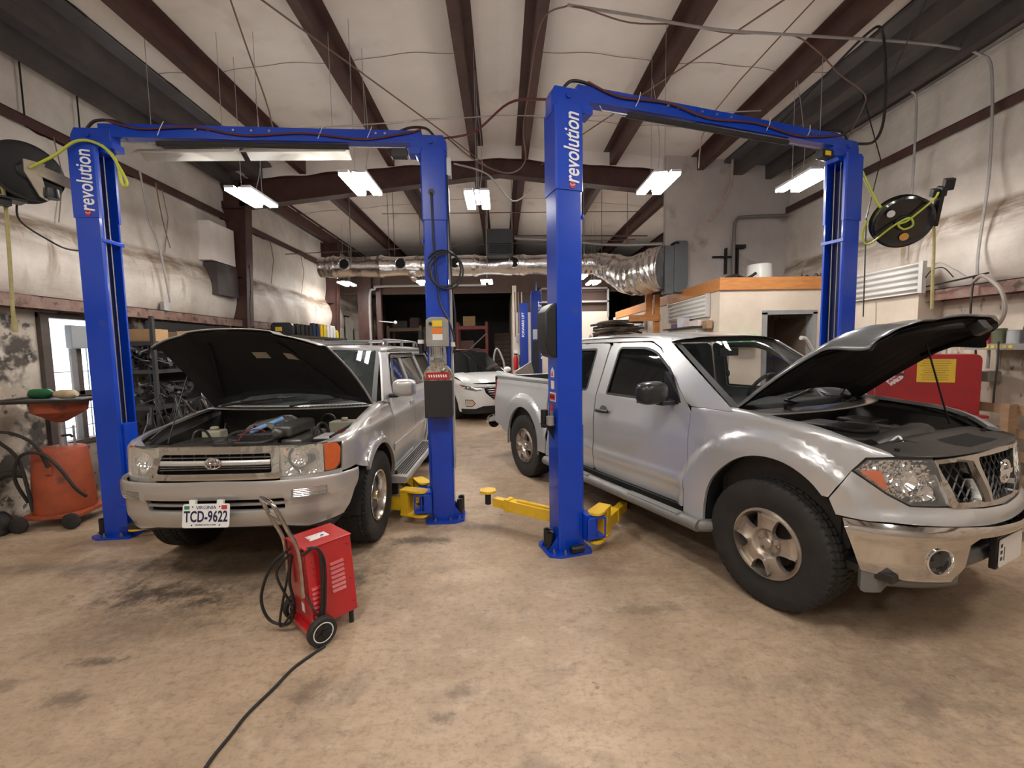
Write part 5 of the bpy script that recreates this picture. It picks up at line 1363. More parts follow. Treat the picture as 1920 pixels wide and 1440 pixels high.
    uL = pB.uX(.405); uR = 2 * c - uL; u2 = pB.uX(.49)
    out = [(uL, .70), (u2, .435), (FU(.70), .405), (FU(.50), .40), (FU(.47), .46), (FU(.44), .60), (FU(.40), .635), (FU(0), .615), (FU(-.40), .635), (FU(-.44), .60), (FU(-.47), .46), (FU(-.50), .40), (FU(-.70), .405), (2 * c - u2, .435), (uR, .70), (FU(-.72), .70), (FU(-.5), .695), (FU(-.25), .675), (FU(0), .665), (FU(.25), .675), (FU(.5), .695), (FU(.72), .70)]
    fh = []
    for sg in (1, -1):
        u0 = FU(sg * .592); fh.append([(u0 + .062 * cos(q), .524 + .062 * sin(q)) for q in [2 * pi * i / 28 for i in range(28)]])
    M_cb = mat('bumper_chrome', (.72, .71, .69), .10, metal=1.0, col2=(.50, .46, .40), scale=3, amt=.5, lo=.4, hi=.75)
    bp = panel('front_bumper', SBW, out, M_cb, t, holes=fh, step=.035, rim=.04, flip=True)
    for h in fh:
        ctr = sum(q[0] for q in h) / len(h); p = SBW(ctr, .524); nx = (SBW(ctr + .01, .524) - SBW(ctr - .01, .524)).cross(Vector((0, 0, 1))).normalized()
        if nx.x < 0: nx = -nx
        Mx = frame(p, (0, 0, 1), nx.cross(Vector((0, 0, 1))) * -1)
        zd = Mx.to_3x3() @ Vector((0, 0, 1)); sg = 1 if zd.dot(nx) > 0 else -1
        b = B(); b.T = Mx; b.lathe([(.070, -.004 * sg), (.069, .006 * sg), (.063, .008 * sg), (.058, -.004 * sg), (.055, -.05 * sg)], n=32); b.build('fog_lamp_ring', M_chrome, bp)
        b = B(); b.T = Mx; b.lathe([(0, -.035 * sg), (.058, -.035 * sg)], n=24); b.lathe([(0, -.02 * sg), (.02, -.02 * sg), (.03, -.034 * sg)], (.01, .008, 0), n=16); b.build('fog_lamp', mat('fog_glass', (.05, .05, .05), .15), bp)
    GP = mat('grey_plastic_trim', (.16, .155, .15), .6)
    for sg in (1, -1):
        b = B(); b.grid(lambda u, v: SBW(FU(sg * lerp(.80, .42, u)), lerp(.36 if True else 0, .43, v)) + Vector((-.03, 0, 0)), 14, 3); b.build('lower_valance', GP, bp, solid=.01)
    B().b2((.50, -.42, .36), (.66, .42, .66)).build('bumper_cavity', M_dark, bp)
    b = B(); b.tube([(.66, -.46, .455), (.70, -.15, .46), (.70, .15, .46), (.66, .46, .455)], .04, 12, smooth=5); b.build('tow_bar', mat('grey_plastic_trim', (.16, .155, .15), .6), bp)
    # number plate on its bracket
    b = B(); b.box((.775, 0, .50), (.03, .33, .175)); pb = b.build('plate_bracket', M_black, t, bev=.005)
    b = B(); b.T = Matrix.Translation((.793, 0, .50)); b.prism(rrect(-.1525, -.076, .1525, .076, .014), 'x', 0, .004); pt = b.build('number_plate', mat('plate_white', (.80, .80, .78), .35), pb)
    b = B(); b.T = Matrix.Translation((.797, 0, .50))
    for i in range(3): b.box((.0, -.128, .04 - i * .035), (.001, .028, .02))
    b.box((0, -.09, -.01), (.001, .012, .075)); b.build('plate_lettering', M_trimb, pt)
    # ---- grille
    def nose(y, z): return Vector((pl.P(pl.uY(abs(y)))[0] - .052 - .03 * sst(.80, 1.02, z), y, z))
    go = [(-.545, 1.012), (-.53, 1.022), (0, 1.045), (.53, 1.022), (.545, 1.012), (.475, .785), (.45, .773), (0, .737), (-.45, .773), (-.475, .785)]
    hs = []
    for s in (1, -1): hs.append(roundpoly([(s * .515, 1.0), (s * .355, 1.005), (s * .245, .79), (s * .43, .800)], .015, 3))
    hs.append(roundpoly([(-.235, 1.015), (.235, 1.015), (.135, .775), (-.135, .775)], .02, 3))
    gr = panel('grille', nose, roundpoly(go, .012, 3), mat('satin_chrome', (.70, .69, .66), .20, metal=1.0), t, holes=hs, step=.03, rim=.045)
    for s in (1, -1):
        panel('grille_strut', nose, [(s * .350, 1.0), (s * .300, 1.003), (s * .185, .782), (s * .240, .785)] if s < 0 else [(s * .240, .785), (s * .185, .782), (s * .300, 1.003), (s * .350, 1.0)], mat('dark_chrome', (.16, .145, .13), .18, metal=1), gr, step=.03, rim=.02, lift=.010)
    b = B()   # black diamond mesh
    for k in range(-14, 15):
        for sg in (1, -1):
            pts = []
            for i in range(15):
                z = .775 + .24 * i / 14; y = k * .062 + sg * (z - .89) * .75
                if abs(y) < .52 - (.985 - z) * .25 and not (.16 + (z - .775) * .46 < abs(y) < .25 + (z - .775) * .46 and False): pts.append(nose(y, z) + Vector((-.035, 0, 0)))
            if len(pts) > 2: b.tube(pts, .0045, 4)
    b.build('grille_mesh', mat('mesh_grey', (.045, .045, .045), .35, metal=.3), gr)
    B().b2((.52, -.56, .72), (.545, .56, 1.0)).build('grille_cavity', M_dark, gr)
    ex = nose(0, .92).x + .01
    b = B(); b.tube([(ex, .058 * cos(q), .915 + .058 * sin(q)) for q in [2 * pi * i / 36 for i in range(37)]], .010, 10); b.box((ex + .003, 0, .915), (.014, .165, .026)); b.build('emblem', M_chrome, gr)
    b = B(); b.cyl((ex - .012, 0, .915), (ex - .004, 0, .915), .055, n=28); b.build('emblem_back', M_chrome, gr)
    # ---- top cover behind the grille, radiator support
    def tc(u, v):
        y = lerp(-.66, .66, u); xf = nose(min(.5, abs(y)), 1.02).x - .01 - max(0, abs(y) - .5) * .7; return Vector((lerp(.40, xf, v), y, 1.028 + .014 * (1 - (y / .66) ** 2) + .02 * sst(.6, .2, v)))
    b = B(); b.grid(tc, 30, 8); tcp = b.build('grille_top_cover', M_bayg, t, solid=.006)
    b = B(); b.grid(lambda u, v: tc(lerp(.40, .72, u), lerp(.35, .8, v)) + Vector((0, 0, .004)), 8, 3); b.build('cover_opening', M_dark, tcp)
    for y in (-.55, -.3, .0, .3, .55): b = B(); b.cyl((.50, y, 1.035), (.50, y, 1.055), .012, n=10); b.build('cover_clip', M_trimb, tcp)
    b = B(); b.tube([(.42, -.45, 1.05), (.44, -.35, 1.065), (.50, -.30, 1.05)], .008, 6); b.build('latch_lever', M_trimb, tcp)
    # ---- windshield, roof, cowl
    def ws(u, v):
        w_ = 2 * u - 1; x = lerp(-.30, -.99, v) + .13 * (1 - w_ * w_) * (1 - .35 * v); return Vector((x, w_ * lerp(.79, .655, v), lerp(1.185, 1.685, v) + .02 * (1 - w_ * w_) * v))
    b = B(); b.grid(ws, 30, 16); b.build('windshield', mat('clear_truck_glass', (.03, .035, .034), .015, alpha=.24, spec=.5), t, ang=80)
    b = B()
    for (u0, u1, v0, v1) in ((0, .035, 0, 1), (.965, 1, 0, 1), (0, 1, .965, 1), (0, 1, 0, .05)):
        b.grid(lambda u, v: ws(lerp(u0, u1, u), lerp(v0, v1, v)) + Vector((.003, 0, .002)), 20 if u1 - u0 > .5 else 2, 14 if v1 - v0 > .5 else 2)
    b.build('windshield_seal', M_trimb, t, ang=80, weld=False)
    def roof(u, v):
        x = lerp(-.95, -2.48, u); y = lerp(-.69, .69, v); k = abs(y / .69)
        return Vector((x + .085 * (1 - k * k) * (1 - u) ** 6, y, 1.703 + .045 * (1 - k ** 3) + .012 * sin(pi * u) - .042 * (1 - u) ** 9 + .006 * sst(.02, .06, abs(k - .75)) - .05 * sst(.9, 1, u)))
    b = B(); b.grid(roof, 44, 30); b.build('roof', PNT, t, ang=80)
    b = B(); b.grid(lambda u, v: Vector((lerp(-2.48, -2.60, u), lerp(-.70 - .12 * u, .70 + .12 * u, v), lerp(1.66, 1.18, u))), 4, 8); b.build('rear_window', M_glass, t)
    b = B(); b.b2((-2.60, -.84, .4), (-2.55, .84, 1.2)); b.b2((-4.14, -.85, .55), (-4.10, .85, 1.24)); b.b2((-4.1, -.84, .7), (-2.6, .84, .74)); b.build('cargo_bed', M_trimb, t, ang=0)
    b = B(); b.b2((-4.17, -.84, .60), (-4.14, .84, 1.25)); b.build('tailgate', PNT, t, bev=.01)
    b = B(); b.tube([(-4.10, -.90, .58), (-4.24, -.86, .58), (-4.29, -.6, .58), (-4.29, .6, .58), (-4.24, .86, .58), (-4.10, .90, .58)], .085, 14, smooth=5); b.build('rear_bumper', M_chrome, t)
    b = B(); b.grid(lambda u, v: Vector((lerp(-.27, -.17, v) + .13 * (1 - (2 * u - 1) ** 2), lerp(-.79, .79, u), lerp(1.185, 1.165, v))), 22, 3); cw = b.build('cowl', PNT, t, solid=.01)
    for y in (-.45, .25):
        b = B(); b.tube([(-.15, y, 1.19), (-.14, y + .10, 1.215)] + [ws(((y + .1 + .075 * k) / .78 + 1) / 2, .07 + .02 * k) + Vector((.018, 0, .012)) for k in range(7)], .009, 6); b.cyl((-.15, y, 1.17), (-.15, y, 1.205), .025, .018, n=12); b.build('wiper', M_trimb, t)
    # cabin
    b = B(); b.b2((-.95, -.74, .75), (-.45, .74, 1.17)); b.build('dashboard', mat('cabin_dark', (.03, .03, .032), .7), t, bev=.03)
    b = B(); b.T = Matrix.Translation((-.90, .40, 1.20)) @ Matrix.Rotation(R(-62), 4, 'Y'); b.tube([(.185 * cos(q), .185 * sin(q), 0) for q in [2 * pi * i / 32 for i in range(33)]], .016, 8)
    for q in (0, 2.2, -2.2): b.tube([(0, 0, -.02), (.18 * cos(q), .18 * sin(q), 0)], .014, 6)
    b.cyl((0, 0, -.03), (0, 0, .02), .06, n=16); b.build('steering_wheel', M_trimb, t)
    for y in (-.38, .38):
        b = B(); b.box((-1.55, y, .78), (.5, .5, .2)); b.box((-1.80, y, 1.08), (.16, .48, .6), (0, R(-12), 0)); b.box((-1.86, y, 1.46), (.1, .27, .18)); b.build('seat', mat('seat_dark', (.03, .03, .03), .8), t, bev=.04)
    b = B(); b.box((-.96, 0, 1.57), (.03, .24, .07)); b.tube([(-.96, .0, 1.54), (-.955, .0, 1.40), (-.955, .0, 1.33)], .004, 5); b.sphere((-.955, 0, 1.38), .016, 6, (1, 1, 2)); b.build('rear_view_mirror', M_trimb, t, bev=.005)
    B().b2((-2.55, -.78, .35), (-.3, .78, .48)).build('floor_pan', M_dark, t)
    b = B(); b.tube([(-.20, .78, 1.18), (-.22, .78, 1.95)], .003, 5); b.build('antenna', M_steel, t)
    # ---- engine bay
    b = B()
    for s in (1, -1):
        b.b2((-.36, s * .755, .50), (.36, s * .775, 1.10)); b.b2((-.34, s * .52, .5), (.40, s * .76, .80))
        b.grid(lambda u, v: Vector((lerp(-.34, .42, u), s * lerp(.77, .66, v), lerp(1.13, 1.02, v) - .05 * u)), 10, 3)
    b.b2((-.38, -.78, .5), (-.35, .78, 1.15)); b.b2((-.36, -.78, .40), (.6, .78, .44)); b.b2((.40, -.62, .45), (.47, .62, 1.0)); eb = b.build('engine_bay', M_bay, t, ang=0)
    b = B(); b.b2((-.28, -.26, .6), (.26, .26, .90)); en = b.build('engine', M_alu, eb, bev=.02)
    b = B(); b.prism(roundpoly([(-.30, -.24), (.18, -.20), (.24, -.06), (.24, .20), (.15, .28), (-.30, .28)], .04), 'z', .93, 1.02); b.build('engine_cover', M_bayg, en, bev=.02)
    b = B(); b.prism(roundpoly([(-.30, -.10), (.10, -.08), (.16, .05), (.10, .18), (-.30, .18)], .03), 'z', 1.02, 1.05); b.build('engine_cover', M_bayg, en, bev=.012)
    b = B(); b.tube([(.28, -.30, .98), (.32, -.12, 1.02), (.34, .10, 1.03), (.28, .30, 1.01), (.18, .42, 1.0)], lambda q: .06 + .02 * sin(q * pi), 14, smooth=6); b.build('intake_duct', M_bayg, en)
    b = B()
    for i in range(7): b.lathe([(.045, 0), (.055, .008), (.045, .016)], (.12 - .0 * i, -.50 + i * .018, .98), axis='y', n=16)
    b.cyl((.12, -.56, .98), (.12, -.50, .98), .05, n=16); b.build('intake_bellows', M_cable, en)
    b = B(); b.cyl((.12, -.49, .98), (.12, -.485, .98), .058, n=16); b.cyl((.12, -.365, .98), (.12, -.36, .98), .058, n=16); b.build('hose_clamp', M_steel, en)
    b = B(); b.b2((.02, .46, .75), (.34, .70, 1.0)); b.build('air_box', M_bayg, eb, bev=.02)
    b = B(); b.b2((-.30, .42, .80), (-.04, .66, 1.04)); b.build('fuse_box', M_bayg, eb, bev=.015)
    b = B(); b.b2((-.30, -.66, .75), (-.06, -.42, .98)); b.build('battery', M_trimb, eb, bev=.01)
    b = B(); b.prism(roundpoly([(-.18, .30), (.32, .30), (.36, .40), (-.18, .40)], .02), 'z', .98, 1.03); b.build('plenum', M_alu, eb, bev=.015)
    b = B(); b.cyl((.36, .05, 1.035), (.36, .05, 1.055), .035, n=14); b.build('radiator_cap', mat('cap_tan', (.45, .25, .12), .5), eb)
    rnd = random.Random(11)
    for i in range(14):
        x0, y0 = rnd.uniform(-.3, .3), rnd.uniform(-.65, .6); x1 = max(-.33, min(.36, x0 + rnd.uniform(-.3, .3))); y1 = max(-.7, min(.7, y0 + rnd.uniform(-.4, .4))); z = rnd.uniform(.96, 1.06)
        b = B(); b.tube([(x0, y0, .88), (x0 * .8 + x1 * .2, y0 * .8 + y1 * .2, z), (x0 * .3 + x1 * .7, y0 * .3 + y1 * .7, z), (x1, y1, .9)], rnd.choice((.005, .008, .012, .016)), 7, smooth=5)
        b.build('hose', rnd.choice((M_cable, M_cable, M_bayg)), eb)
    b = B(); b.tube([(.39, -.36, 1.05), (.42, -.34, 1.085), (.45, -.36, 1.05)], .006, 8, smooth=4); b.build('white_hook', M_white, eb)
    for s in (1, -1):
        b = B(); b.tube([(-.33, s * .80, 1.16), (0, s * .80, 1.145), (.25, s * .77, 1.10), (.42, s * .70, 1.04)], .011, 6, smooth=4); b.build('weather_strip', M_trimb, t)
    # ---- hood, raised
    Lh = 1.14; hx, hz, ha = -.36, 1.19, R(35)
    MH = Matrix.Translation((hx, 0, hz)) @ Matrix.Rotation(-ha, 4, 'Y')
    def hood(u, v, off=0.0):
        w_ = 2 * v - 1; hw = .775 - .045 * u ** 3
        x = u * (Lh + .0) - .26 * (abs(w_) ** 2.6) * u ** 2 + .18 * (1 - w_ * w_) * (1 - u)
        z = .03 * (1 - w_ * w_) + .035 * sin(pi * u * .9) - .13 * sst(.72, 1.0, u) * (1 - .25 * abs(w_)) - .035 * sst(.93, 1.0, abs(w_)) + .014 * sst(.55, .62, abs(w_)) * sst(.9, .8, abs(w_)) - off
        return MH @ Vector((x, w_ * hw, z))
    b = B(); b.grid(lambda u, v: hood(u, v), 48, 48); hd = b.build('hood', mat('dark_grey_hood', (.13, .135, .14), .30, metal=.4, coat=.6), t, ang=80)  # hood skin is a darker grey than the silver body paint
    hd.modifiers.new('thick', 'SOLIDIFY').thickness = .008
    HB = mat('hood_underside', (.008, .008, .009), .8, col2=(.020, .018, .017), scale=5, amt=.7, spec=.25)
    b = B(); b.grid(lambda u, v: hood(lerp(.012, .985, u), lerp(.01, .99, v), .025 + .022 * (sst(.05, .10, u) * sst(.93, .86, u) * sst(.05, .10, v) * sst(.95, .9, v)) + .012 * sst(.3, .36, u) * sst(.75, .7, u) * sst(.30, .36, v) * sst(.70, .64, v)), 44, 44); b.build('hood_underside', HB, hd, ang=80)
    for s in (-1, 1):
        b = B(); b.tube([hood(.55, .5 + s * .43, .05), hood(.9, .5 + s * .34, .06), hood(.965, .5 + s * .15, .06)], .016, 8, smooth=5); b.build('hood_brace', HB, hd)
    b = B(); b.box(tuple(hood(.95, .5, .07)), (.07, .09, .07), (0, -ha, 0)); b.build('hood_striker', M_black, hd, bev=.01)
    b = B(); b.tube([(.30, .66, 1.05), hood(.62, .80, .05)], .006, 6); b.build('prop_rod', M_cable, t)
    return t
truck = build_truck()
# ================================================================ white crossover parked at the rear
def build_crossover():
    t = thing('crossover', 'white crossover parked at the rear between the two lifts, facing the camera', 'car', (-.44, 10.7, 0), R(-62))
    PNT = mat('white_paint', (.78, .78, .76), .22, coat=.8)
    pl = Plan(.10, .84, .92, 2.5, -3.3, .40, 3.2)
    WB = -2.72; AZ = .36; ARC = .40
    def inset(u, v):
        r = .02 + .02 * sst(.62, .36, v)
        r -= .02 * max(sst(ARC + .1, ARC + .04, hypot(u, v - AZ)) if u < .6 else 0, sst(ARC + .1, ARC + .04, hypot(u - WB, v - AZ)))
        if v > .85: r += .10 * sst(.80, 1.08, v)
        if v > 1.02 and u < .3: r += (v - 1.02) * .42
        k = sst(.55, 1.0, u); r += k * (.10 * sst(.72, .98, v) + .05 * sst(.45, .25, v))
        return r
    for s in (-1, 1):
        S = shell(pl, inset, s); FL = s > 0
        # front end: fascia with lamp and fog openings
        uE = pl.uF
        lam = [(pl.uX(.42), .86), (pl.uX(.60), .83), (pl.uX(.80), .80), (pl.uY(.42), .80), (pl.uY(.46), .72), (pl.uX(.80), .70), (pl.uX(.62), .745)]
        fog = roundpoly([(pl.uX(.62), .50), (pl.uX(.63), .36), (pl.uX(.74), .36), (pl.uX(.79), .42), (pl.uX(.76), .49)], .01)
        gri = [(pl.uY(.44), .80), (uE, .80), (uE, .50), (pl.uY(.22), .50), (pl.uY(.40), .66)]
        fas = [(.46, .93), (pl.uX(.60), .90), (pl.uX(.8), .86), (uE, .84), (uE, .30), (pl.uX(.80), .27), (pl.uX(.62), .22), (.46, .22)]
        fp = panel('front_fascia', S, fas, PNT, t, holes=[lam, fog, gri], step=.05, rim=.03, flip=FL)
        panel('headlight', S, lam, M_reflector, fp, step=.04, rim=0, lift=-.03, flip=FL)
        panel('lamp_lens', S, lam, mat('dark_lens', (.2, .2, .2), .04, alpha=.35), fp, step=.04, rim=0, lift=0, flip=FL)
        panel('turn_signal', S, [(pl.uX(.44), .855), (pl.uX(.60), .825), (pl.uX(.60), .77)], M_amber, fp, step=.04, rim=0, lift=-.004, flip=FL)
        b = B(); 
        for x in (.60, .68, .76): p = S(pl.uX(x), .775); b.sphere((p.x - .01, p.y, p.z), .03, 8)
        b.build('lamp_projector', M_chrome, fp)
        panel('fog_lamp', S, fog, M_reflector, fp, step=.03, rim=0, lift=-.02, flip=FL)
        panel('fog_bezel', S, offset_poly(fog, .015), M_trimb, fp, holes=[fog], step=.03, rim=0, lift=.002, flip=FL)
        b = B()
        for i in range(6):
            z = .53 + i * .05; b.tube([S(lerp(pl.uY(.22 + (z - .5) * .7), uE, k / 8), z) for k in range(9)], .010, 6)
        b.build('grille_bar', M_chrome, fp)
        panel('lower_lip', S, [(pl.uX(.50), .30), (pl.uX(.80), .30), (pl.uY(.45), .36), (uE, .36), (uE, .20), (pl.uX(.62), .18), (pl.uX(.50), .20)], M_trimb, fp, step=.06, rim=.02, lift=.01, flip=FL)
        # sides
        side = [(.455, .22), (.455, .935), (-.25, 1.03), (-.72, 1.04), (-.72, .25), (-.44, .25)] + arch(0, AZ, ARC, 180, 18, 16)
        panel('fender', S, side, PNT, t, step=.06, rim=.02, flip=FL)
        d1 = [(-.73, .25), (-.73, 1.05), (-1.30, 1.50), (-1.70, 1.54), (-1.72, .25)]
        w1 = roundpoly([(-.86, 1.08), (-1.28, 1.44), (-1.64, 1.48), (-1.64, 1.08)], .03)
        d = panel('front_door', S, d1, PNT, t, holes=[w1], step=.06, rim=.02, flip=FL); panel('window_glass', S, offset_poly(w1, .01), M_glass, d, step=.06, rim=0, lift=-.01, flip=FL)
        d2 = [(-1.73, .25), (-1.71, 1.54), (-2.5, 1.52), (-2.62, 1.08), (-2.62, .80)] + arch(WB, AZ, ARC + .03, 76, 14, 8) + [(-2.30, .25)]
        w2 = roundpoly([(-1.80, 1.08), (-1.80, 1.48), (-2.42, 1.46), (-2.52, 1.08)], .03)
        d = panel('rear_door', S, d2, PNT, t, holes=[w2], step=.06, rim=.02, flip=FL); panel('window_glass', S, offset_poly(w2, .01), M_glass, d, step=.06, rim=0, lift=-.01, flip=FL)
        qp = [(-2.63, .80), (-2.63, 1.08), (-2.51, 1.52), (-3.2, 1.46), (-3.6, 1.05), (-3.65, .5), (-3.15, .3)] + arch(WB, AZ, ARC, 174, 76, 10)
        w3 = roundpoly([(-2.70, 1.12), (-2.62, 1.45), (-3.05, 1.42), (-3.25, 1.12)], .03)
        d = panel('quarter_panel', S, qp, PNT, t, holes=[w3], step=.06, rim=.02, flip=FL); panel('window_glass', S, offset_poly(w3, .01), M_glass, d, step=.06, rim=0, lift=-.01, flip=FL)
        panel('pillar', S, [(-.35, 1.03), (-.72, 1.05), (-1.30, 1.515), (-1.70, 1.555), (-2.6, 1.54), (-3.2, 1.47), (-3.15, 1.56), (-2.0, 1.62), (-1.25, 1.59), (-.30, 1.045)], PNT, t, step=.06, rim=.02, flip=FL)
        for cx in (0, WB):
            b = B(); b.grid(lambda u, v: Vector((cx + ARC * cos(pi * u), s * lerp(.5, .88, v), AZ + ARC * sin(pi * u))), 20, 2); b.build('wheel_well', M_dark, t)
            wheel(t, Vector((cx, s * .79, .36)), s, .36, .23, 'c')
        b = B(); b.sphere((-.62, s * 1.0, 1.10), .10, 12, (.75, 1.1, .75)); mr = b.build('side_mirror', PNT, t); b = B(); b.box((-.62, s * .89, 1.06), (.06, .12, .03)); b.build('mirror_arm', M_trimb, mr, bev=.01)
    # hood
    def hood(u, v):
        w_ = 2 * v - 1; x = lerp(-.28, .80, u) - .30 * abs(w_) ** 2.6 * u + .12 * (1 - w_ * w_) * (1 - u); return Vector((x, w_ * lerp(.78, .72, u), 1.055 - .055 * u - .14 * u ** 3 + .03 * (1 - w_ * w_) - .04 * sst(.8, 1, abs(w_)) + .018 * sst(.55, .62, abs(w_)) * (1 - u)))
    b = B(); b.grid(hood, 24, 30); b.build('hood', PNT, t, ang=80)
    def ws(u, v):
        w_ = 2 * u - 1; return Vector((lerp(-.30, -1.15, v) + .16 * (1 - w_ * w_) * (1 - .3 * v), w_ * lerp(.76, .60, v), lerp(1.045, 1.575, v) + .02 * (1 - w_ * w_) * v))
    b = B(); b.grid(ws, 20, 10); b.build('windshield', M_glass, t, ang=80)
    b = B(); b.grid(lambda u, v: Vector((lerp(-1.14, -3.25, u) + .10 * (1 - (2 * v - 1) ** 2) * (1 - u) ** 4, (2 * v - 1) * .61, 1.60 + .05 * (1 - abs(2 * v - 1) ** 3) + .02 * sin(pi * u) - .08 * sst(.7, 1, u))), 24, 16); b.build('roof', PNT, t, ang=80)
    b = B(); b.grid(lambda u, v: Vector((lerp(-3.25, -3.6, u), lerp(-.62 - .15 * u, .62 + .15 * u, v), lerp(1.52, 1.02, u))), 4, 8); b.build('rear_window', M_glass, t)
    b = B(); b.b2((-3.66, -.82, .3), (-3.58, .82, 1.05)); b.build('tailgate', PNT, t, bev=.02)
    b = B(); b.b2((-3.5, -.7, .25), (.6, .7, .42)); b.b2((-.5, -.66, .4), (.45, .66, .85)); b.build('floor_pan', M_dark, t, ang=0)
    for s in (1, -1):
        b = B(); b.tube([(-1.35, s * .56, 1.64), (-1.45, s * .56, 1.675), (-2.9, s * .56, 1.66), (-3.0, s * .56, 1.62)], .012, 6); b.build('roof_rail', M_trimb, t)
    return t
build_crossover()
# ================================================================ loose things
rnd = random.Random(21)
def one(name, b, m, label, cat, group=None, kind=None, **k):
    o = b.build(name, m, **k); return tag(o, label, cat, group, kind)
M_conduit = mat('grey_conduit', (.42, .41, .40), .45, metal=.4, col2=(.28, .26, .25), scale=12)
M_pipe_brown = mat('brown_pipe', (.20, .12, .09), .6, col2=(.12, .08, .06), scale=8)

# ---- red wheeled machine in the foreground (battery charger cart)
def charger():
    t = thing('wheeled_charger', 'red wheeled metal charger cart with chrome handle in front of the silver SUV', 'charger cart', (-1.079, 2.335, 0), R(44.75))
    RED = mat('cart_red', (.52, .012, .018), .28, coat=.5, col2=(.38, .01, .015), scale=5, amt=.5)
    T0 = Matrix.Translation((0, 0, .076)) @ Euler((R(-3), R(-2), 0)).to_matrix().to_4x4()
    def bb():
        b = B(); b.T = T0; return b
    D, Wd, Hh = .263, .284, .458
    b = bb(); b.b2((0, 0, 0), (D, Wd, Hh)); body = b.build('cabinet', RED, t, bev=.006)
    b = bb(); b.b2((-.004, -.004, Hh - .004), (D + .004, Wd + .004, Hh + .006)); b.build('cabinet_lid', RED, body, bev=.004)
    # louvres on the face towards local -y
    for (x0, x1, z0, n) in ((.012, .065, .055, 7), (.125, .205, .155, 7)):
        for i in range(n):
            z = z0 + i * .027
            b = bb(); b.add([(x0, 0, z), (x1, 0, z), (x1, -.010, z + .003), (x0, -.010, z + .003), (x0, 0, z + .018), (x1, 0, z + .018)], [(0, 1, 2, 3), (3, 2, 5, 4), (0, 3, 4), (1, 5, 2)])
            b.build('louvre', RED, body, ang=0)
    b = bb()
    for x, z in ((.03, .38), (.035, .34), (.035, .30), (.235, .41), (.235, .20), (.2, .245), (.24, .06)): b.cyl((x, 0, z), (x, -.005, z), .005, n=8)
    b.build('screws', mat('screw_dark', (.2, .02, .02), .4), body)
    b = bb(); b.box((.12, .13, Hh + .0075), (.11, .085, .002)); lb = b.build('instruction_label', mat('label_paper', (.72, .70, .66), .5, spots=[((.45, .05, .05), 30, .58, .62, .8)]), body, ang=0)
    b = bb(); b.box((.145, .12, Hh + .009), (.016, .02, .001)); b.build('label_mark', mat('label_blue', (.03, .06, .25), .5), lb, ang=0)
    b = bb(); b.box((-.002, .12, .09), (.002, .04, .05)); b.build('rating_label', mat('label_plain', (.7, .68, .62), .5), body, ang=0)
    b = bb(); b.b2((-.03, .02, -.03), (.10, Wd - .02, .0)); b.build('base', RED, t, bev=.003)
    # handle: two bent tubes from the back, rising away
    CH = mat('worn_chrome', (.52, .49, .46), .22, metal=1, col2=(.25, .2, .17), scale=20)
    b = bb(); y0, y1 = .03, .255; pts = []
    path = [(-.022, .19), (-.022, .45), (-.062, .58), (-.108, .715)]
    L_ = [(x, y0, z) for x, z in path] + [(-.120, y0 + .03, .752), (-.120, y1 - .03, .752)] + [(x, y1, z) for x, z in reversed(path)]
    P = [Vector(p) for p in L_]
    b.tube(crom(P, 4), .011, 12); b.tube([(-.085, y0, .645), (-.085, y1, .645)], .007, 8); b.build('handle', CH, t)
    b = bb(); b.tube([Vector((-.120, y0 + .03, .752)), Vector((-.120, y1 - .03, .752))], .0135, 12); b.build('handle_grip', M_chrome, t)
    # two wheels and axle, front feet
    for nm, y in (('near', -.052), ('far', Wd + .028)):
        b = B(); b.lathe([(.0, -.018), (.055, -.018), (.058, -.022), (.074, -.022), (.080, -.014), (.081, 0), (.080, .014), (.074, .022), (.058, .022), (.055, .016), (0, .012)], (.025, y, .081), axis='y', n=36)
        wl = b.build('wheel', M_rubber, t)
        b = B(); sg = -1; b.lathe([(.050, -.021), (.054, -.0225), (.056, -.021)], (.025, y, .081), axis='y', n=36); b.build('white_ring', M_white, wl)
        b = B()
        for k in range(5): a = 2 * pi * k / 5; b.box((.025 + .027 * cos(a), y - .020, .081 + .027 * sin(a)), (.030, .006, .014), (0, -a, 0))
        b.cyl((.025, y - .03, .081), (.025, y + .02, .081), .012, n=12); b.build('hub_spokes', M_black, wl)
    b = B(); b.cyl((.025, -.07, .081), (.025, Wd + .05, .081), .007, n=8); b.build('axle', M_steel, t)
    for y in (.03, Wd - .03):
        b = B(); b.cyl((D - .03, y, 0), (D - .03, y, .07), .014, n=12); b.build('foot', M_rubber, t)
    # coiled leads hanging off the back
    def lead(pts, r=.0085): b = B(); b.tube([Vector(p) for p in pts], r, 8, smooth=8); b.build('lead', M_cable, t)
    lead([(-.03, .20, .50), (-.12, .26, .40), (-.17, .30, .22), (-.14, .28, .08), (-.06, .22, .045), (-.035, .18, .15), (-.05, .19, .32), (-.03, .19, .46)])
    lead([(-.03, .21, .46), (-.10, .24, .36), (-.06, .20, .20), (-.05, .17, .14), (-.10, .24, .05), (-.04, .20, .40)], .007)
    lead([(-.02, .04, .50), (.02, -.005, .545), (.05, -.018, .50), (.05, -.022, .30), (.03, -.022, .14), (.0, -.02, .07)])
    lead([(-.02, .06, .52), (.03, .0, .54), (.07, -.018, .46), (.065, -.022, .26), (.045, -.022, .12), (.02, -.02, .10)], .0075)
    lead([(-.02, .05, .28), (.0, -.018, .20), (.03, -.022, .14)], .006)
    b = B(); b.box((.0, -.02, .11), (.03, .02, .06), (0, .3, 0)); b.build('clamp', M_chrome, t, bev=.004)
    return t
charger()
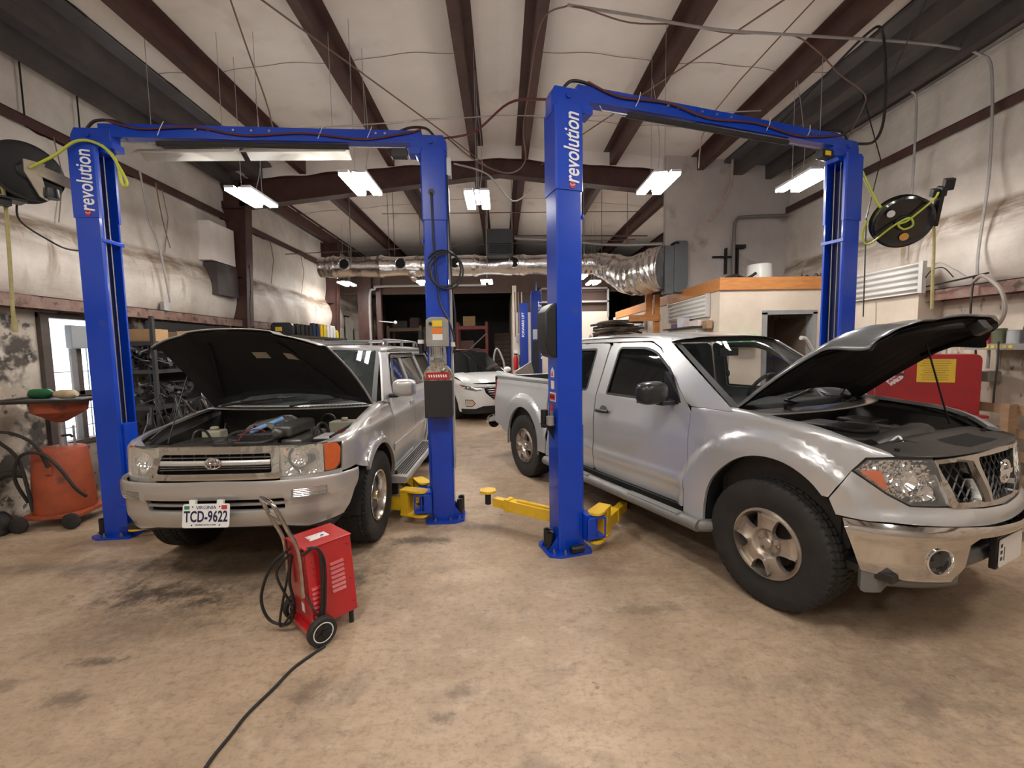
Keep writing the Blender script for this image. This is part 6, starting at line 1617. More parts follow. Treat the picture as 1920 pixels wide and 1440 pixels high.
pts = [(-1.0, 2.29, .012), (-1.04, 2.24, .008), (-1.10, 2.13, .008), (-1.13, 2.0, .008), (-1.17, 1.86, .008), (-1.18, 1.75, .008), (-1.19, 1.62, .008), (-1.17, 1.5, .008), (-1.05, 1.3, .008), (-1.0, .9, .008)]
b = B(); b.tube([Vector(p) for p in pts], .0075, 8, smooth=8); one('power_cord', b, M_cable, 'black power cord snaking on the floor from the red charger cart towards the camera', 'cord')

# ---- orange oil drain on wheels by the left wall
ORG = mat('faded_orange', (.42, .085, .03), .55, col2=(.26, .06, .03), scale=6, amt=.8, spots=[((.06, .04, .03), 8, .62, .72, .7)])
t = thing('oil_drain_tank', 'faded orange wheeled oil drain tank with a black tray, under the left window', 'oil drain', (-4.35, 4.30, 0), R(8))
b = B(); b.lathe([(0, .13), (.225, .13), (.235, .16), (.20, .70), (.19, .735), (.16, .75), (.0, .755)], n=36); b.build('tank', ORG, t, ang=40)
b = B(); b.lathe([(0, .98), (.05, 1.0), (.20, 1.10), (.215, 1.20), (.21, 1.20), (.19, 1.11), (0, 1.02)], (.03, 0, .0), n=36); b.build('funnel_bowl', ORG, t, ang=40)
b = B(); b.prism(roundpoly([(-.36, -.26), (.38, -.26), (.38, .26), (-.36, .26)], .08), 'z', 1.20, 1.215); b.tube([(x, y, 1.225) for x, y in roundpoly([(-.37, -.27), (.39, -.27), (.39, .27), (-.37, .27), (-.37, -.27)], .08)], .012, 6); tr = b.build('tray', mat('black_tray', (.03, .027, .025), .5, col2=(.08, .06, .05), scale=8), t)
b = B(); b.cyl((.03, 0, .75), (.03, 0, 1.0), .028, n=14); b.cyl((.10, .04, .74), (.10, .04, .95), .010, n=8); b.build('drain_stem', M_galv, t)
b = B(); b.tube([(.05, -.03, .86), (.14, -.06, .87), (.16, -.06, .85)], .012, 8); b.build('valve', M_black, t)
b = B(); b.tube([(-.12, -.20, .18), (-.17, -.22, .66), (-.24, -.30, .86), (-.34, -.33, .95), (-.46, -.33, .955)], .014, 8, smooth=4); b.tube([(.06, -.23, .60), (.0, -.26, .82), (-.15, -.31, .95), (-.34, -.33, .955)], .014, 8, smooth=4); b.build('push_handle', M_rubber, t)
b = B(); b.box((.05, -.215, .56), (.045, .03, .07)); b.build('bracket', ORG, t, bev=.004)
b = B(); b.tube([(-.20, -.14, .25), (-.22, -.22, .50), (-.12, -.27, .72), (.05, -.28, .74), (.17, -.26, .60), (.26, -.22, .38), (.30, -.16, .28)], .014, 8, smooth=6); b.build('hose', M_rubber, t)
b = B(); b.b2((-.24, -.22, .09), (.26, .22, .13)); b.build('chassis', ORG, t, bev=.01)
for x, y in ((-.19, -.27), (.22, -.25), (-.19, .25), (.22, .25)):
    b = B(); b.lathe([(0, -.02), (.055, -.02), (.075, -.012), (.075, .012), (.055, .02), (0, .02)], (x, y, .076), axis='y', n=24); b.build('wheel', M_rubber, t)
b = B(); b.lathe([(0, 0), (.045, 0), (.048, .02), (.048, .15), (.02, .19), (.018, .22), (0, .22)], axis='x', n=20)
bt = one('green_bottle', b, mat('green_bottle_plastic', (.01, .08, .03), .25, col2=(.02, .14, .05), scale=9), 'dark green bottle lying on the black tray of the orange oil drain', 'bottle'); bt.location = (-4.50, 4.24, 1.275)
b = B(); b.lathe([(0, 0), (.03, 0), (.045, .05), (.045, .16), (.02, .2), (0, .2)], axis='x', n=20)
bt = one('oil_bottle', b, mat('cream_bottle', (.6, .5, .33), .4, col2=(.35, .2, .1), scale=12), 'cream bottle lying beside the green bottle on the black tray', 'bottle'); bt.location = (-4.26, 4.22, 1.27)
# thick hose heap on the floor left of the oil drain
b = B(); b.tube([Vector(p) for p in [(-4.62, 4.2, .50), (-4.74, 4.15, .52), (-4.84, 4.1, .40), (-4.86, 4.05, .2), (-4.80, 4.0, .05), (-4.6, 3.95, .035), (-4.72, 4.12, .035), (-4.84, 4.2, .1)]], .032, 12, smooth=8)
one('suction_hose', b, M_rubber, 'thick black hose drooping against the wall left of the orange oil drain', 'hose')
b = B(); b.lathe([(.0, -.06), (.06, -.06), (.10, -.045), (.11, 0), (.10, .045), (.06, .06), (0, .06)], axis='y', n=28)
o = one('spare_wheel', b, M_rubber, 'small black wheel on the floor at the far left edge', 'wheel'); o.location = (-4.74, 4.12, .11) ; o.location = (-4.66, 3.98, .11)

# ---- hose reels
def reel(name, label, loc, rot, spool, disc):
    t = thing(name, label, 'hose reel', loc); t.rotation_euler = rot
    b = B()
    for s in (-1, 1): b.lathe([(.04, s * .075), (.19, s * .075), (.215, s * .085), (.235, s * .075), (.235, s * .068), (.21, s * .068), (.04, s * .066)], axis='y', n=48)
    b.lathe([(.10, -.07), (.10, .07)], axis='y', n=32); rl = b.build('reel_flange', M_black if not disc else mat('reel_gloss_black', (.012, .012, .013), .18, coat=.6), t, ang=40)
    b = B()
    for k in range(5): b.tube([((.12 + k * .012) * cos(q), -.055 + .11 * ((q * (1 if k % 2 else 1)) / (2 * pi * 4)), (.12 + k * .012) * sin(q)) for q in [2 * pi * 4 * i / 120 for i in range(121)]], .011, 6)
    b.build('wound_hose', spool, t)
    b = B(); b.cyl((0, -.11, 0), (0, .11, 0), .03, n=16); b.lathe([(0, -.10), (.055, -.10), (.07, -.085), (.0, -.08)], axis='y', n=20); b.build('hub', M_black, t)
    return t
HG = M_hose_y
t1 = reel('hose_reel', 'black hose reel on a pale metal bracket beside the left lift post', (-3.98, 3.86, 3.17), (0, 0, R(62)), mat('dull_yellow_hose', (.40, .38, .18), .6), False)
b = B(); b.prism([(-.03, -.02), (.05, -.20), (.10, -.22), (.07, -.02), (.10, .08), (-.03, .08)], 'y', -.125, -.105); b.build('mount_plate', mat('worn_cream_metal', (.58, .52, .42), .35, metal=.7, col2=(.4, .3, .2), scale=10), t1, ang=0)
b = B(); b.box((.28, -.115, -.04), (.46, .03, .09), (0, .25, 0)); b.box((.28, -.09, -.04), (.46, .05, .02), (0, .25, 0)); b.build('mount_arm', MATS['worn_cream_metal'], t1, bev=.004)
b = B(); b.lathe([(.0, 0), (.05, 0), (.055, .02), (.05, .08), (0, .085)], (.12, -.13, -.20), n=18); b.build('hose_stop', M_black, t1)
b = B(); b.box((-.14, 0, -.25), (.26, .16, .02)); b.box((-.14, 0, -.28), (.09, .09, .05)); b.build('hose_guide', M_black, t1, bev=.006)
pts = [(-4.06, 3.78, 3.28), (-4.09, 3.76, 3.12), (-4.07, 3.78, 2.95), (-4.10, 3.80, 2.5), (-4.12, 3.80, 2.05), (-4.12, 3.80, 1.9)]
b = B(); b.tube([Vector(p) for p in pts], .013, 8, smooth=8); b.cyl((-4.12, 3.80, 1.96), (-4.12, 3.80, 1.84), .018, n=12); one('air_hose', b, M_hose_dirty, 'dirty yellow air hose hanging straight down from the left reel', 'hose')
b = B(); b.tube([Vector(p) for p in [(-3.84, 3.78, 3.18), (-3.66, 3.80, 3.28), (-3.50, 3.82, 3.40), (-3.38, 3.84, 3.41), (-3.26, 3.84, 3.34), (-3.17, 3.84, 3.2), (-3.12, 3.84, 3.08), (-3.145, 3.84, 3.05), (-3.17, 3.84, 3.10), (-3.18, 3.84, 3.2), (-3.22, 3.84, 3.3), (-3.30, 3.84, 3.38)]], .011, 8, smooth=8)
one('air_hose', b, HG, 'bright yellow green hose looped over the head of the left lift post', 'hose')
t2 = reel('hose_reel', 'glossy black hose reel with round stickers hanging right of the right lift', (3.90, 4.22, 2.80), (R(24), R(0), R(-28)), HG, True)
b = B(); b.cyl((-.11, -.10, .10), (-.11, -.094, .10), .032, n=20); b.build('sticker', mat('round_white', (.7, .7, .68), .4), t2)
b = B(); b.cyl((.02, -.10, -.13), (.02, -.094, -.13), .036, n=20); b.build('sticker', mat('round_orange', (.60, .30, .08), .4), t2)
b = B(); b.tube([Vector(p) for p in [(-.28, -.06, .06), (-.30, -.08, -.08), (-.25, -.12, -.16), (-.10, -.13, -.02), (.02, -.13, .05), (.06, -.13, -.02), (0, -.13, -.05), (-.05, -.13, .0), (.02, -.13, .03), (.17, -.12, .18), (.22, -.05, .23)]], .009, 8, smooth=6); b.build('loose_hose', HG, t2)
b = B(); b.box((.24, .02, .22), (.10, .10, .07)); b.box((.30, .02, .28), (.07, .08, .10)); b.box((.25, .0, .10), (.03, .14, .34)); b.build('mount_bracket', M_black, t2, bev=.006)
b = B(); b.tube([Vector(p) for p in [(3.51, 4.24, 3.28), (3.56, 4.22, 3.14), (3.63, 4.20, 2.98), (3.66, 4.18, 2.92)]], .012, 8, smooth=6); one('air_hose', b, HG, 'bright yellow green hose from the right lift post down to the right reel', 'hose')
b = B(); b.tube([Vector(p) for p in [(4.13, 4.2, 2.98), (4.19, 4.2, 2.86), (4.22, 4.2, 2.6), (4.23, 4.2, 2.2), (4.24, 4.2, 1.95)]], .013, 8, smooth=6); one('air_hose', b, M_hose_dirty, 'dirty yellow hose hanging down from the right reel', 'hose')

# ---- silver duct, its outlets and the unit it ends at
FOIL = bpy.data.materials.new('crinkled_foil'); FOIL.use_nodes = True
nt = FOIL.node_tree; nb = nt.nodes['Principled BSDF']; nb.inputs['Base Color'].default_value = (.88, .87, .86, 1); nb.inputs['Metallic'].default_value = 1; nb.inputs['Roughness'].default_value = .22
tc = nt.nodes.new('ShaderNodeTexCoord'); vo = nt.nodes.new('ShaderNodeTexVoronoi'); vo.inputs['Scale'].default_value = 2.5; ns = nt.nodes.new('ShaderNodeTexNoise'); ns.inputs['Scale'].default_value = 4; ns.inputs['Detail'].default_value = 6
bp_ = nt.nodes.new('ShaderNodeBump'); bp_.inputs['Strength'].default_value = .7; bp_.inputs['Distance'].default_value = .045; ad = nt.nodes.new('ShaderNodeMath'); ad.operation = 'ADD'
nt.links.new(tc.outputs['Object'], vo.inputs['Vector']); nt.links.new(tc.outputs['Object'], ns.inputs['Vector']); nt.links.new(vo.outputs[0], ad.inputs[0]); nt.links.new(ns.outputs[0], ad.inputs[1]); nt.links.new(ad.outputs[0], bp_.inputs['Height']); nt.links.new(bp_.outputs[0], nb.inputs['Normal'])
t = thing('air_duct', 'long crinkled silver foil duct hung across the shop behind the lifts', 'duct', (0, 9.0, 0))
b = B()
def duct(u, v):
    x = lerp(-3.62, 1.75, u); r = .20 + .012 * sin(x * 7) + (.02 if abs((x % .95) - .47) < .03 else 0) - .02 * (1 - min(1, abs((x % 1.9) - .3) / .06)); a = 2 * pi * v
    return Vector((x, r * cos(a) * 1.0, 3.345 + r * sin(a)))
b.grid(duct, 150, 28); b.cyl((-3.62, 0, 3.345), (-3.60, 0, 3.345), .20, n=24); b.build('duct_run', FOIL, t, ang=80)
pp = crom([Vector(p) for p in [(1.70, 0, 3.345), (2.0, -.05, 3.33), (2.25, -.35, 3.18), (2.45, -.75, 2.98), (2.62, -1.10, 2.95), (2.78, -1.32, 3.0), (2.86, -1.40, 3.0)]], 14)
rs = lambda q: (.20 + .17 * sst(0, .7, q)) * (1 + .03 * sin(q * 95) + .02 * sin(q * 41))
b = B(); b.tube(pp, rs, 28); b.build('duct_bend', FOIL, t, ang=80)
for x in (-3.08, -1.97, -.9, .28, 1.45):
    b = B(); a = R(-8 if x < 0 else 5); b.lathe([(.125, -.17), (.105, -.21), (.09, -.20), (.085, -.12)], (x, .0, 3.37), axis='y', n=24); b.build('outlet_collar', FOIL, t)
    b = B(); b.cyl((x, -.14, 3.37), (x, -.202, 3.37), .092, n=24); b.build('outlet', M_dark, t)
for x in (-2.95, -.25, 1.7): b = B(); b.tube([(x, -.21, 3.30), (x, -.15, 3.52), (x, -.12, roofz(x) - .03)], .010, 6); b.build('hanger', M_galv, t)
b = B(); b.tube([(-1.8, -.1, 3.20), (-1.75, -.18, 3.10), (-1.7, -.12, 3.05)], .05, 10, smooth=4); b.build('foil_knot', FOIL, t)
t = thing('duct_housing', 'dark grey sheet metal housing at the curved right end of the silver duct', 'duct housing', (3.02, 7.62, 2.97))
b = B(); b.b2((-.16, -.05, -.42), (.0, .12, .40)); b.prism(roundpoly([(.0, -.40), (.17, -.40), (.24, -.28), (.24, .48), (.0, .48)], .04), 'y', -.06, .14); b.build('housing', mat('grey_sheet', (.085, .095, .10), .5, col2=(.06, .06, .06), scale=5), t, bev=.006)
b = B(); b.box((.04, .02, .44), (.08, .18, .04)); b.build('flange', M_dark, t)
# unit heater under the ridge
t = thing('unit_heater', 'dark grey louvred heater hung under the roof ridge above the silver duct', 'heater', (.015, 8.5, 3.44))
b = B(); b.b2((-.25, 0, 0), (.25, .45, .50)); b.build('casing', mat('slate_casing', (.035, .04, .045), .5), t, bev=.008)
for i in range(5): b = B(); b.box((0, -.01, .05 + i * .042), (.44, .05, .008), (.5, 0, 0)); b.build('louvre', mat('slate_casing', (.035, .04, .045), .5), t, ang=0)
for x in (-.24, .24): b = B(); b.tube([(x, .2, .5), (x, .2, 1.72)], .008, 6); b.build('hanger', M_galv, t)
# pipes around it
for k, (P_, r, m_, lab) in enumerate([
    ([(.30, 8.9, 3.86), (1.3, 8.9, 3.80), (2.2, 8.7, 3.66), (3.05, 8.2, 3.55)], .03, M_galv, 'grey flue pipe sloping right from the heater above the duct'),
    ([(.3, 9.2, 3.98), (3.1, 9.2, 3.95)], .014, M_pipe_brown, 'thin brown pipe running right above the flue pipe'),
    ([(-4.6, 9.6, 3.75), (-2.5, 9.7, 3.85), (.2, 9.7, 3.95), (3.0, 9.7, 4.0)], .010, M_pipe_brown, 'long thin brown rod crossing above the silver duct'),
    ([(-2.4, 9.2, 4.45), (3.0, 9.2, 4.45)], .008, M_pipe_brown, 'upper thin rod crossing behind the first rafter'),
    ([(-3.76, 12.7, .6), (-3.76, 12.7, 3.1), (-3.6, 12.7, 3.42), (-3.3, 12.7, 3.5), (-.4, 12.7, 3.5)], .035, M_conduit, 'bent grey pipe framing the left of the dark rear opening')]):
    b = B(); b.tube([Vector(p) for p in P_], r, 8, smooth=5 if k in (0, 4) else 0); one('pipe', b, m_, lab, 'pipe')
# thin drop rods in front of the duct
for k, (x, y, z0) in enumerate(((-2.33, 9.4, 3.5), (-2.05, 8.7, 3.5), (-1.55, 8.7, 3.6), (-1.37, 9.6, 3.5), (.98, 8.6, 3.6), (1.55, 8.5, 3.5), (2.0, 8.6, 3.5), (2.5, 8.6, 3.6))):
    b = B(); b.tube([(x, y, z0), (x, y, roofz(x) - .02)], .006, 5); one('hanging_rod', b, M_pipe_brown, 'thin brown rod hanging from the roof near the silver duct, %s from the left' % ('first', 'second', 'third', 'fourth', 'fifth', 'sixth', 'seventh', 'eighth')[k], 'rod', 'thin rods hanging near the duct')

# ---- roof bracing, conduits and cables
def wire(P_, r, m_, name, lab, cat, sm=0, n=7): b = B(); b.tube([Vector(p) for p in P_], r, n, smooth=sm); return one(name, b, m_, lab, cat)
wire([(-2.9, 2.75, 4.78), (-2.1, 4.21, 4.80), (-.8, 6.63, 4.82), (-.2, 7.75, 4.80)], .009, M_pipe_brown, 'brace_rod', 'thin diagonal brace rod crossing the ceiling from the upper left', 'rod')
wire([(3.5, 2.7, 4.78), (2.67, 4.2, 4.80), (.93, 7.35, 4.82), (.75, 7.75, 4.80)], .009, M_pipe_brown, 'brace_rod', 'thin diagonal brace rod crossing the ceiling from the upper right', 'rod')
wire([(-3.4, 6.3, 4.68), (-1.73, 6.36, 4.80), (.0, 6.35, 4.9), (1.9, 6.2, 4.80), (3.6, 5.9, 4.72)], .008, M_galv, 'bridging_wire', 'thin steel wire strung across under the purlins', 'wire')
wire([(.64, 4.05, 4.64), (1.32, 4.18, 4.64), (2.08, 4.31, 4.62), (2.96, 4.39, 4.62), (4.1, 4.48, 4.62), (4.68, 4.54, 4.60), (4.92, 4.54, 4.54), (5.02, 4.5, 4.35), (5.02, 4.46, 3.4), (4.94, 4.44, 2.6), (4.94, 4.44, 2.32)], .013, M_conduit, 'conduit', 'grey conduit running under the roof and down the right wall', 'conduit', 5)
wire([(.64, 4.06, 4.64), (.81, 4.07, 4.62), (1.24, 4.2, 4.60), (1.75, 4.28, 4.64), (2.26, 4.36, 4.62), (2.84, 4.38, 4.62), (3.24, 4.56, 4.60), (3.6, 4.7, 4.45), (3.95, 4.8, 4.32), (4.0, 4.85, 4.20), (3.85, 4.85, 3.9), (3.62, 4.7, 3.62)], .007, M_pipe_brown, 'cable', 'loose brown cable drooping from the ceiling conduit to the right lift', 'cable', 5)
wire([(3.84, 6.1, 4.62), (3.80, 5.8, 4.62), (3.72, 5.1, 4.64), (3.655, 4.43, 4.66), (3.78, 4.40, 4.66), (3.82, 4.38, 4.2), (3.80, 4.36, 3.8), (3.70, 4.34, 3.6), (3.50, 4.3, 3.56)], .013, M_cable, 'cable', 'thick black cable arching from the roof down to the head of the right lift', 'cable', 5)
wire([(4.85, 5.2, 4.55), (4.92, 5.2, 4.40), (4.92, 5.2, 3.4), (4.90, 5.2, 2.62)], .013, M_conduit, 'conduit', 'grey conduit dropping down the right wall behind the right hose reel', 'conduit', 3)
wire([(4.60, 5.6, 4.75), (4.35, 5.0, 3.7), (3.75, 4.45, 2.9), (3.74, 4.42, 1.9)], .006, M_cable, 'cable', 'thin black cable slanting behind the right hose reel', 'cable')
wire([(.64, 4.06, 4.64), (.42, 4.2, 4.60), (.32, 4.6, 4.2), (.27, 4.7, 3.9), (.28, 4.6, 3.55), (.1, 4.4, 3.35), (-.2, 4.3, 3.42), (-.45, 4.15, 3.56)], .007, M_pipe_brown, 'cable', 'brown hose sagging from the ceiling conduit to the left lift head', 'cable', 6)
wire([(-.50, 4.1, 3.54), (-.2, 4.0, 3.55), (.1, 3.8, 3.68), (.35, 3.6, 3.60), (.47, 3.45, 3.50)], .010, mat('maroon_hose', (.10, .018, .02), .45), 'air_line', 'maroon hose slung between the heads of the two lifts', 'hose', 6)
wire([(-.40, 4.1, 3.32), (-.1, 4.3, 3.30), (.15, 4.6, 3.15), (.4, 5.2, 3.5)], .008, M_conduit, 'cable', 'grey cable sagging right from the head of the left lift right post', 'cable', 6)
wire([(-2.45, 4.3, 4.95), (-2.45, 4.6, 4.6), (-2.43, 4.9, 4.2), (-2.43, 5.0, 3.8)], .008, M_pipe_brown, 'hanging_rod', 'thin rod hanging from the roof above the left lift beam', 'rod', 3)
wire([(3.05, 4.3, 4.9), (2.4, 5.0, 4.2), (2.35, 5.2, 3.7)], .007, M_pipe_brown, 'cable', 'brown cable dropping from the roof above the right lift beam', 'cable', 3)
wire([(-4.62, 5.9, 4.0), (-4.62, 6.0, 3.4), (-4.60, 6.1, 3.1), (-4.62, 6.25, 2.36)], .013, M_conduit, 'conduit', 'grey conduit running down the left wall to a small box', 'conduit', 4)
b = B(); b.box((-4.71, 6.26, 2.31), (.06, .09, .12)); one('junction_box', b, M_galv, 'small square metal box at the foot of the left wall conduit', 'electrical box', bev=.005)
wire([(-4.62, 6.15, 3.95), (-4.64, 6.25, 3.5), (-4.60, 6.3, 3.12)], .007, M_pipe_brown, 'cable', 'short brown cable hanging on the left wall beside the conduit', 'cable', 4)
wire([(-4.2, 4.0, 3.0), (-4.3, 4.1, 2.85), (-4.25, 4.3, 2.72), (-4.0, 4.2, 2.62), (-3.61, 4.0, 2.55)], .008, M_cable, 'cable', 'black cable drooping below the left hose reel', 'cable', 5)
for k, (x, y) in enumerate(((-4.86, 4.75), (-4.86, 5.35))):
    wire([(x + .03, y, 4.9), (x + .03, y, 4.1)], .008, M_dark, 'hanging_rod', 'thin dark rod on the upper left wall, %s of the two' % ('nearer' if k == 0 else 'farther'), 'rod')
wire([(4.05, 7.65, 4.85), (4.02, 7.62, 4.4), (3.85, 7.6, 4.05), (3.62, 7.58, 3.78)], .022, mat('rusty_vent_pipe', (.45, .36, .31), .6, col2=(.3, .17, .12), scale=9), 'vent_pipe', 'rusty pale vent pipe angling down from the roof in front of the white partition', 'pipe', 0, 10)
wire([(4.12, 7.68, 2.75), (4.12, 7.68, 3.6), (4.16, 7.68, 3.82), (4.30, 7.68, 3.87), (5.0, 7.6, 3.87)], .028, mat('grey_wall_pipe', (.16, .14, .13), .55), 'pipe', 'bent dark grey pipe on the partition above the office', 'pipe', 4, 10)
b = B(); b.b2((4.0, 7.70, 2.9), (4.02, 7.78, 3.35)); b.b2((4.2, 7.70, 2.85), (4.225, 7.78, 3.4)); b.b2((3.78, 7.72, 3.19), (4.2, 7.78, 3.215)); b.b2((4.14, 7.68, 3.34), (4.34, 7.78, 3.40)); one('pipe_bracket', b, M_dark, 'dark steel brackets on the partition left of the white bucket', 'bracket')
# white reflector strips hanging behind the left beam
for k, (x0, x1) in enumerate(((-3.62, -2.62), (-2.56, -1.52))):
    t = thing('strip_reflector', 'long white unlit strip reflector behind the left lift beam, the %s one' % ('left' if k == 0 else 'right'), 'strip light', (0, 4.62, 3.66), group='strip reflectors behind the left beam')
    b = B(); b.prism([(-.10, -.04), (.0, .035), (.10, -.04), (.09, -.04), (0, .025), (-.09, -.04)], 'x', x0, x1) if False else b.add([(x0, -.10, -.04), (x1, -.10, -.04), (x1, 0, .035), (x0, 0, .035), (x0, .10, -.04), (x1, .10, -.04)], [(0, 1, 2, 3), (3, 2, 5, 4)]); b.build('reflector', mat('reflector_white', (.72, .69, .62), .4), t, solid=.004)
    for x in (x0 + .15, x1 - .15): b = B(); b.tube([(x, 0, .03), (x, 0, 1.15)], .003, 5); b.build('chain', M_galv, t)

# ---- left shelving with its contents
SH = mat('dark_shelf_steel', (.04, .036, .034), .75, col2=(.02, .018, .017), scale=6)
def shelf_unit(name, label, x0, x1, y0, y1, zs, zt_, wood=SH, cat='shelving', grp=None):
    t = thing(name, label, cat, ((x0 + x1) / 2, (y0 + y1) / 2, 0), group=grp); cx, cy = (x0 + x1) / 2, (y0 + y1) / 2
    for x in (x0, x1):
        for y in (y0, y1): b = B(); b.b2((x - cx - .02, y - cy - .02, 0), (x - cx + .02, y - cy + .02, zt_)); b.build('post', SH, t, ang=0)
    for z in zs: b = B(); b.b2((x0 - cx, y0 - cy, z - .045), (x1 - cx, y1 - cy, z)); b.build('shelf', wood, t, ang=0)
    return t
shelf_unit('shelving_unit', 'dark steel shelving along the left wall piled with parts and cardboard', -4.62, -4.22, 5.38, 7.55, (.5, 1.0, 1.45, 1.80), 2.1)
b = B(); b.b2((-4.63, 5.80, .1), (-4.61, 7.5, 2.08)); one('darkening_board', b, M_dark, 'dark board added behind the left shelving to darken it', 'board')  # added dark sheet, stands in for the shade between the shelves
def box_at(x, y, z, sx, sy, sz, label, m=M_card, name='cardboard_box', cat='box', rz=0, grp=None):
    b = B(); b.box((0, 0, sz / 2), (sx, sy, sz)); b.box((0, 0, sz + .001), (sx * .98, sy * .12, .002)); o = one(name, b, m, label, cat, grp, bev=.003); o.location = (x, y, z); o.rotation_euler = (0, 0, rz); return o
box_at(-4.40, 5.55, 1.80, .3, .24, .15, 'cardboard box on the top left shelf, nearest the blue post'); box_at(-4.40, 5.95, 1.80, .28, .22, .13, 'brown cardboard box on the top shelf, second from the blue post', mat('dark_card', (.22, .14, .08), .8)); box_at(-4.40, 6.35, 1.80, .3, .25, .16, 'cardboard box on the top shelf, third from the blue post')
box_at(-4.38, 6.20, 1.45, .34, .42, .11, 'flat orange cardboard carton on the middle left shelf', mat('orange_card', (.55, .30, .12), .7), rz=.1)
rs_ = random.Random(4)
def junk(b, x0, x1, y0, y1, z, h, n, big=False):
    for i in range(n):
        x, y = rs_.uniform(x0, x1), rs_.uniform(y0, y1); q = rs_.random()
        zz = z + rs_.uniform(.02, h)
        if q < .35: b.cyl((x, y, zz), (x + rs_.uniform(-.15, .15), y + rs_.uniform(-.15, .15), z + rs_.uniform(.02, h)), rs_.uniform(.008, .035), n=8)
        elif q < .6: b.box((x, y, z + rs_.uniform(.03, h * .8)), (rs_.uniform(.04, .16), rs_.uniform(.04, .16), rs_.uniform(.03, .1)), (rs_.uniform(-.5, .5), rs_.uniform(-.5, .5), rs_.uniform(0, 3)))
        elif q < .8: b.tube(crom([Vector((x + rs_.uniform(-.2, .2), y + rs_.uniform(-.2, .2), z + rs_.uniform(.02, h * 1.15))) for _ in range(4)], 4), rs_.uniform(.005, .014), 6)
        else: b.lathe([(.02, 0), (.06, 0), (.06, .03), (.02, .03)], (x, y, z + rs_.uniform(.0, h * .8)), axis=rs_.choice('xyz'), n=12)
JK = mat('greasy_black_parts', (.014, .013, .013), .45, col2=(.05, .045, .042), scale=9, amt=.7)
JM = mat('scrap_metal', (.085, .07, .06), .42, metal=.5, col2=(.03, .024, .02), scale=6, amt=.9)
for k, (y, z, lab) in enumerate(((5.68, 1.45, 'black greasy parts heaped on the middle left shelf'), (5.75, 1.0, 'jumbled black parts on the lower left shelf'), (7.1, 1.0, 'jumbled dark parts at the far end of the lower left shelf'), (7.15, 1.45, 'dark parts at the far end of the middle left shelf'))):
    b = B(); junk(b, -4.58, -4.26, y - .32, y + .32, z, .27, 60); one('parts_pile', b, JK, lab, 'car parts', kind='stuff')
# scrap heap: engine and tangled rods in front of the shelving
b = B(); junk(b, -4.15, -3.2, 5.0, 6.6, .0, 1.0, 260); one('scrap_heap', b, JM, 'tangled heap of scrap metal rods and engine parts beside the silver SUV', 'scrap', kind='stuff')
b = B(); junk(b, -4.1, -3.3, 5.0, 6.5, .3, .8, 220); one('scrap_heap', b, JK, 'dark greasy machine parts mixed into the scrap beside the silver SUV', 'scrap', kind='stuff')
b = B()
for i in range(5): b.tube([Vector(p) for p in [(-3.9 + .1 * i, 5.0 + .1 * i, .75 + .05 * i), (-3.6 + .1 * i, 5.2, .95), (-3.3, 5.4 + .1 * i, .8), (-3.15, 5.6, .55)]], .012, 6, smooth=5)
one('bent_tubes', b, M_steel, 'bent bright steel tubes sticking out of the scrap heap', 'tubes', kind='stuff')
t = thing('old_engine', 'rusty engine block standing in the scrap behind the left blue post', 'engine', (-3.70, 5.6, 0), R(15))
b = B(); b.b2((-.28, -.24, .18), (.28, .24, .55)); b.b2((-.26, -.2, .55), (.26, -.02, .68)); b.b2((-.26, .02, .55), (.26, .2, .68)); b.build('block', JM, t, bev=.02)
b = B(); b.lathe([(0, 0), (.1, 0), (.1, .04), (.04, .05), (0, .05)], (0, -.30, .35), axis='y', n=20); b.build('pulley', JK, t)
b = B(); b.b2((-.2, -.2, 0), (.2, .2, .18)); b.build('stand', JK, t)
wire([(-4.05, 7.05, .0), (-4.03, 6.98, .8), (-4.01, 6.9, 1.5)], .025, mat('light_blue_paint', (.06, .22, .34), .4), 'blue_pole', 'light blue pole leaning by the shelving, seen under the open hood', 'pole', 0, 10)
# second bench behind the SUV carrying a case and a row of bottles
shelf_unit('shelving_unit', 'dark shelving behind the silver SUV carrying a tool case and oil bottles on top', -4.42, -4.16, 8.5, 11.8, (1.0, 2.0), 2.0)
t = thing('tool_case', 'black tool case with a yellow latch on top of the shelving behind the SUV', 'tool case', (-4.28, 8.66, 2.0), R(10))
b = B(); b.prism(roundpoly([(-.2, 0), (.2, 0), (.2, .17), (.15, .23), (-.15, .23), (-.2, .17)], .02), 'y', -.07, .07); b.build('case', M_black, t, bev=.01)
b = B(); b.box((-.05, -.073, .10), (.12, .01, .08)); b.build('latch', mat('yellow_latch', (.6, .42, .03), .4), t)
cols = [('black', (.015, .015, .015)), ('black', (.02, .02, .02)), ('black', (.015, .015, .018)), ('black', (.02, .015, .015)), ('dark blue', (.02, .03, .08)), ('dark blue', (.02, .03, .09)), ('yellow', (.75, .50, .03)), ('yellow', (.7, .55, .05)), ('white', (.7, .7, .68)), ('white', (.72, .72, .72)), ('white', (.65, .65, .62)), ('yellow', (.75, .5, .02))]
names_ = ['first', 'second', 'third', 'fourth', 'fifth', 'sixth', 'seventh', 'eighth', 'ninth', 'tenth', 'eleventh', 'twelfth']
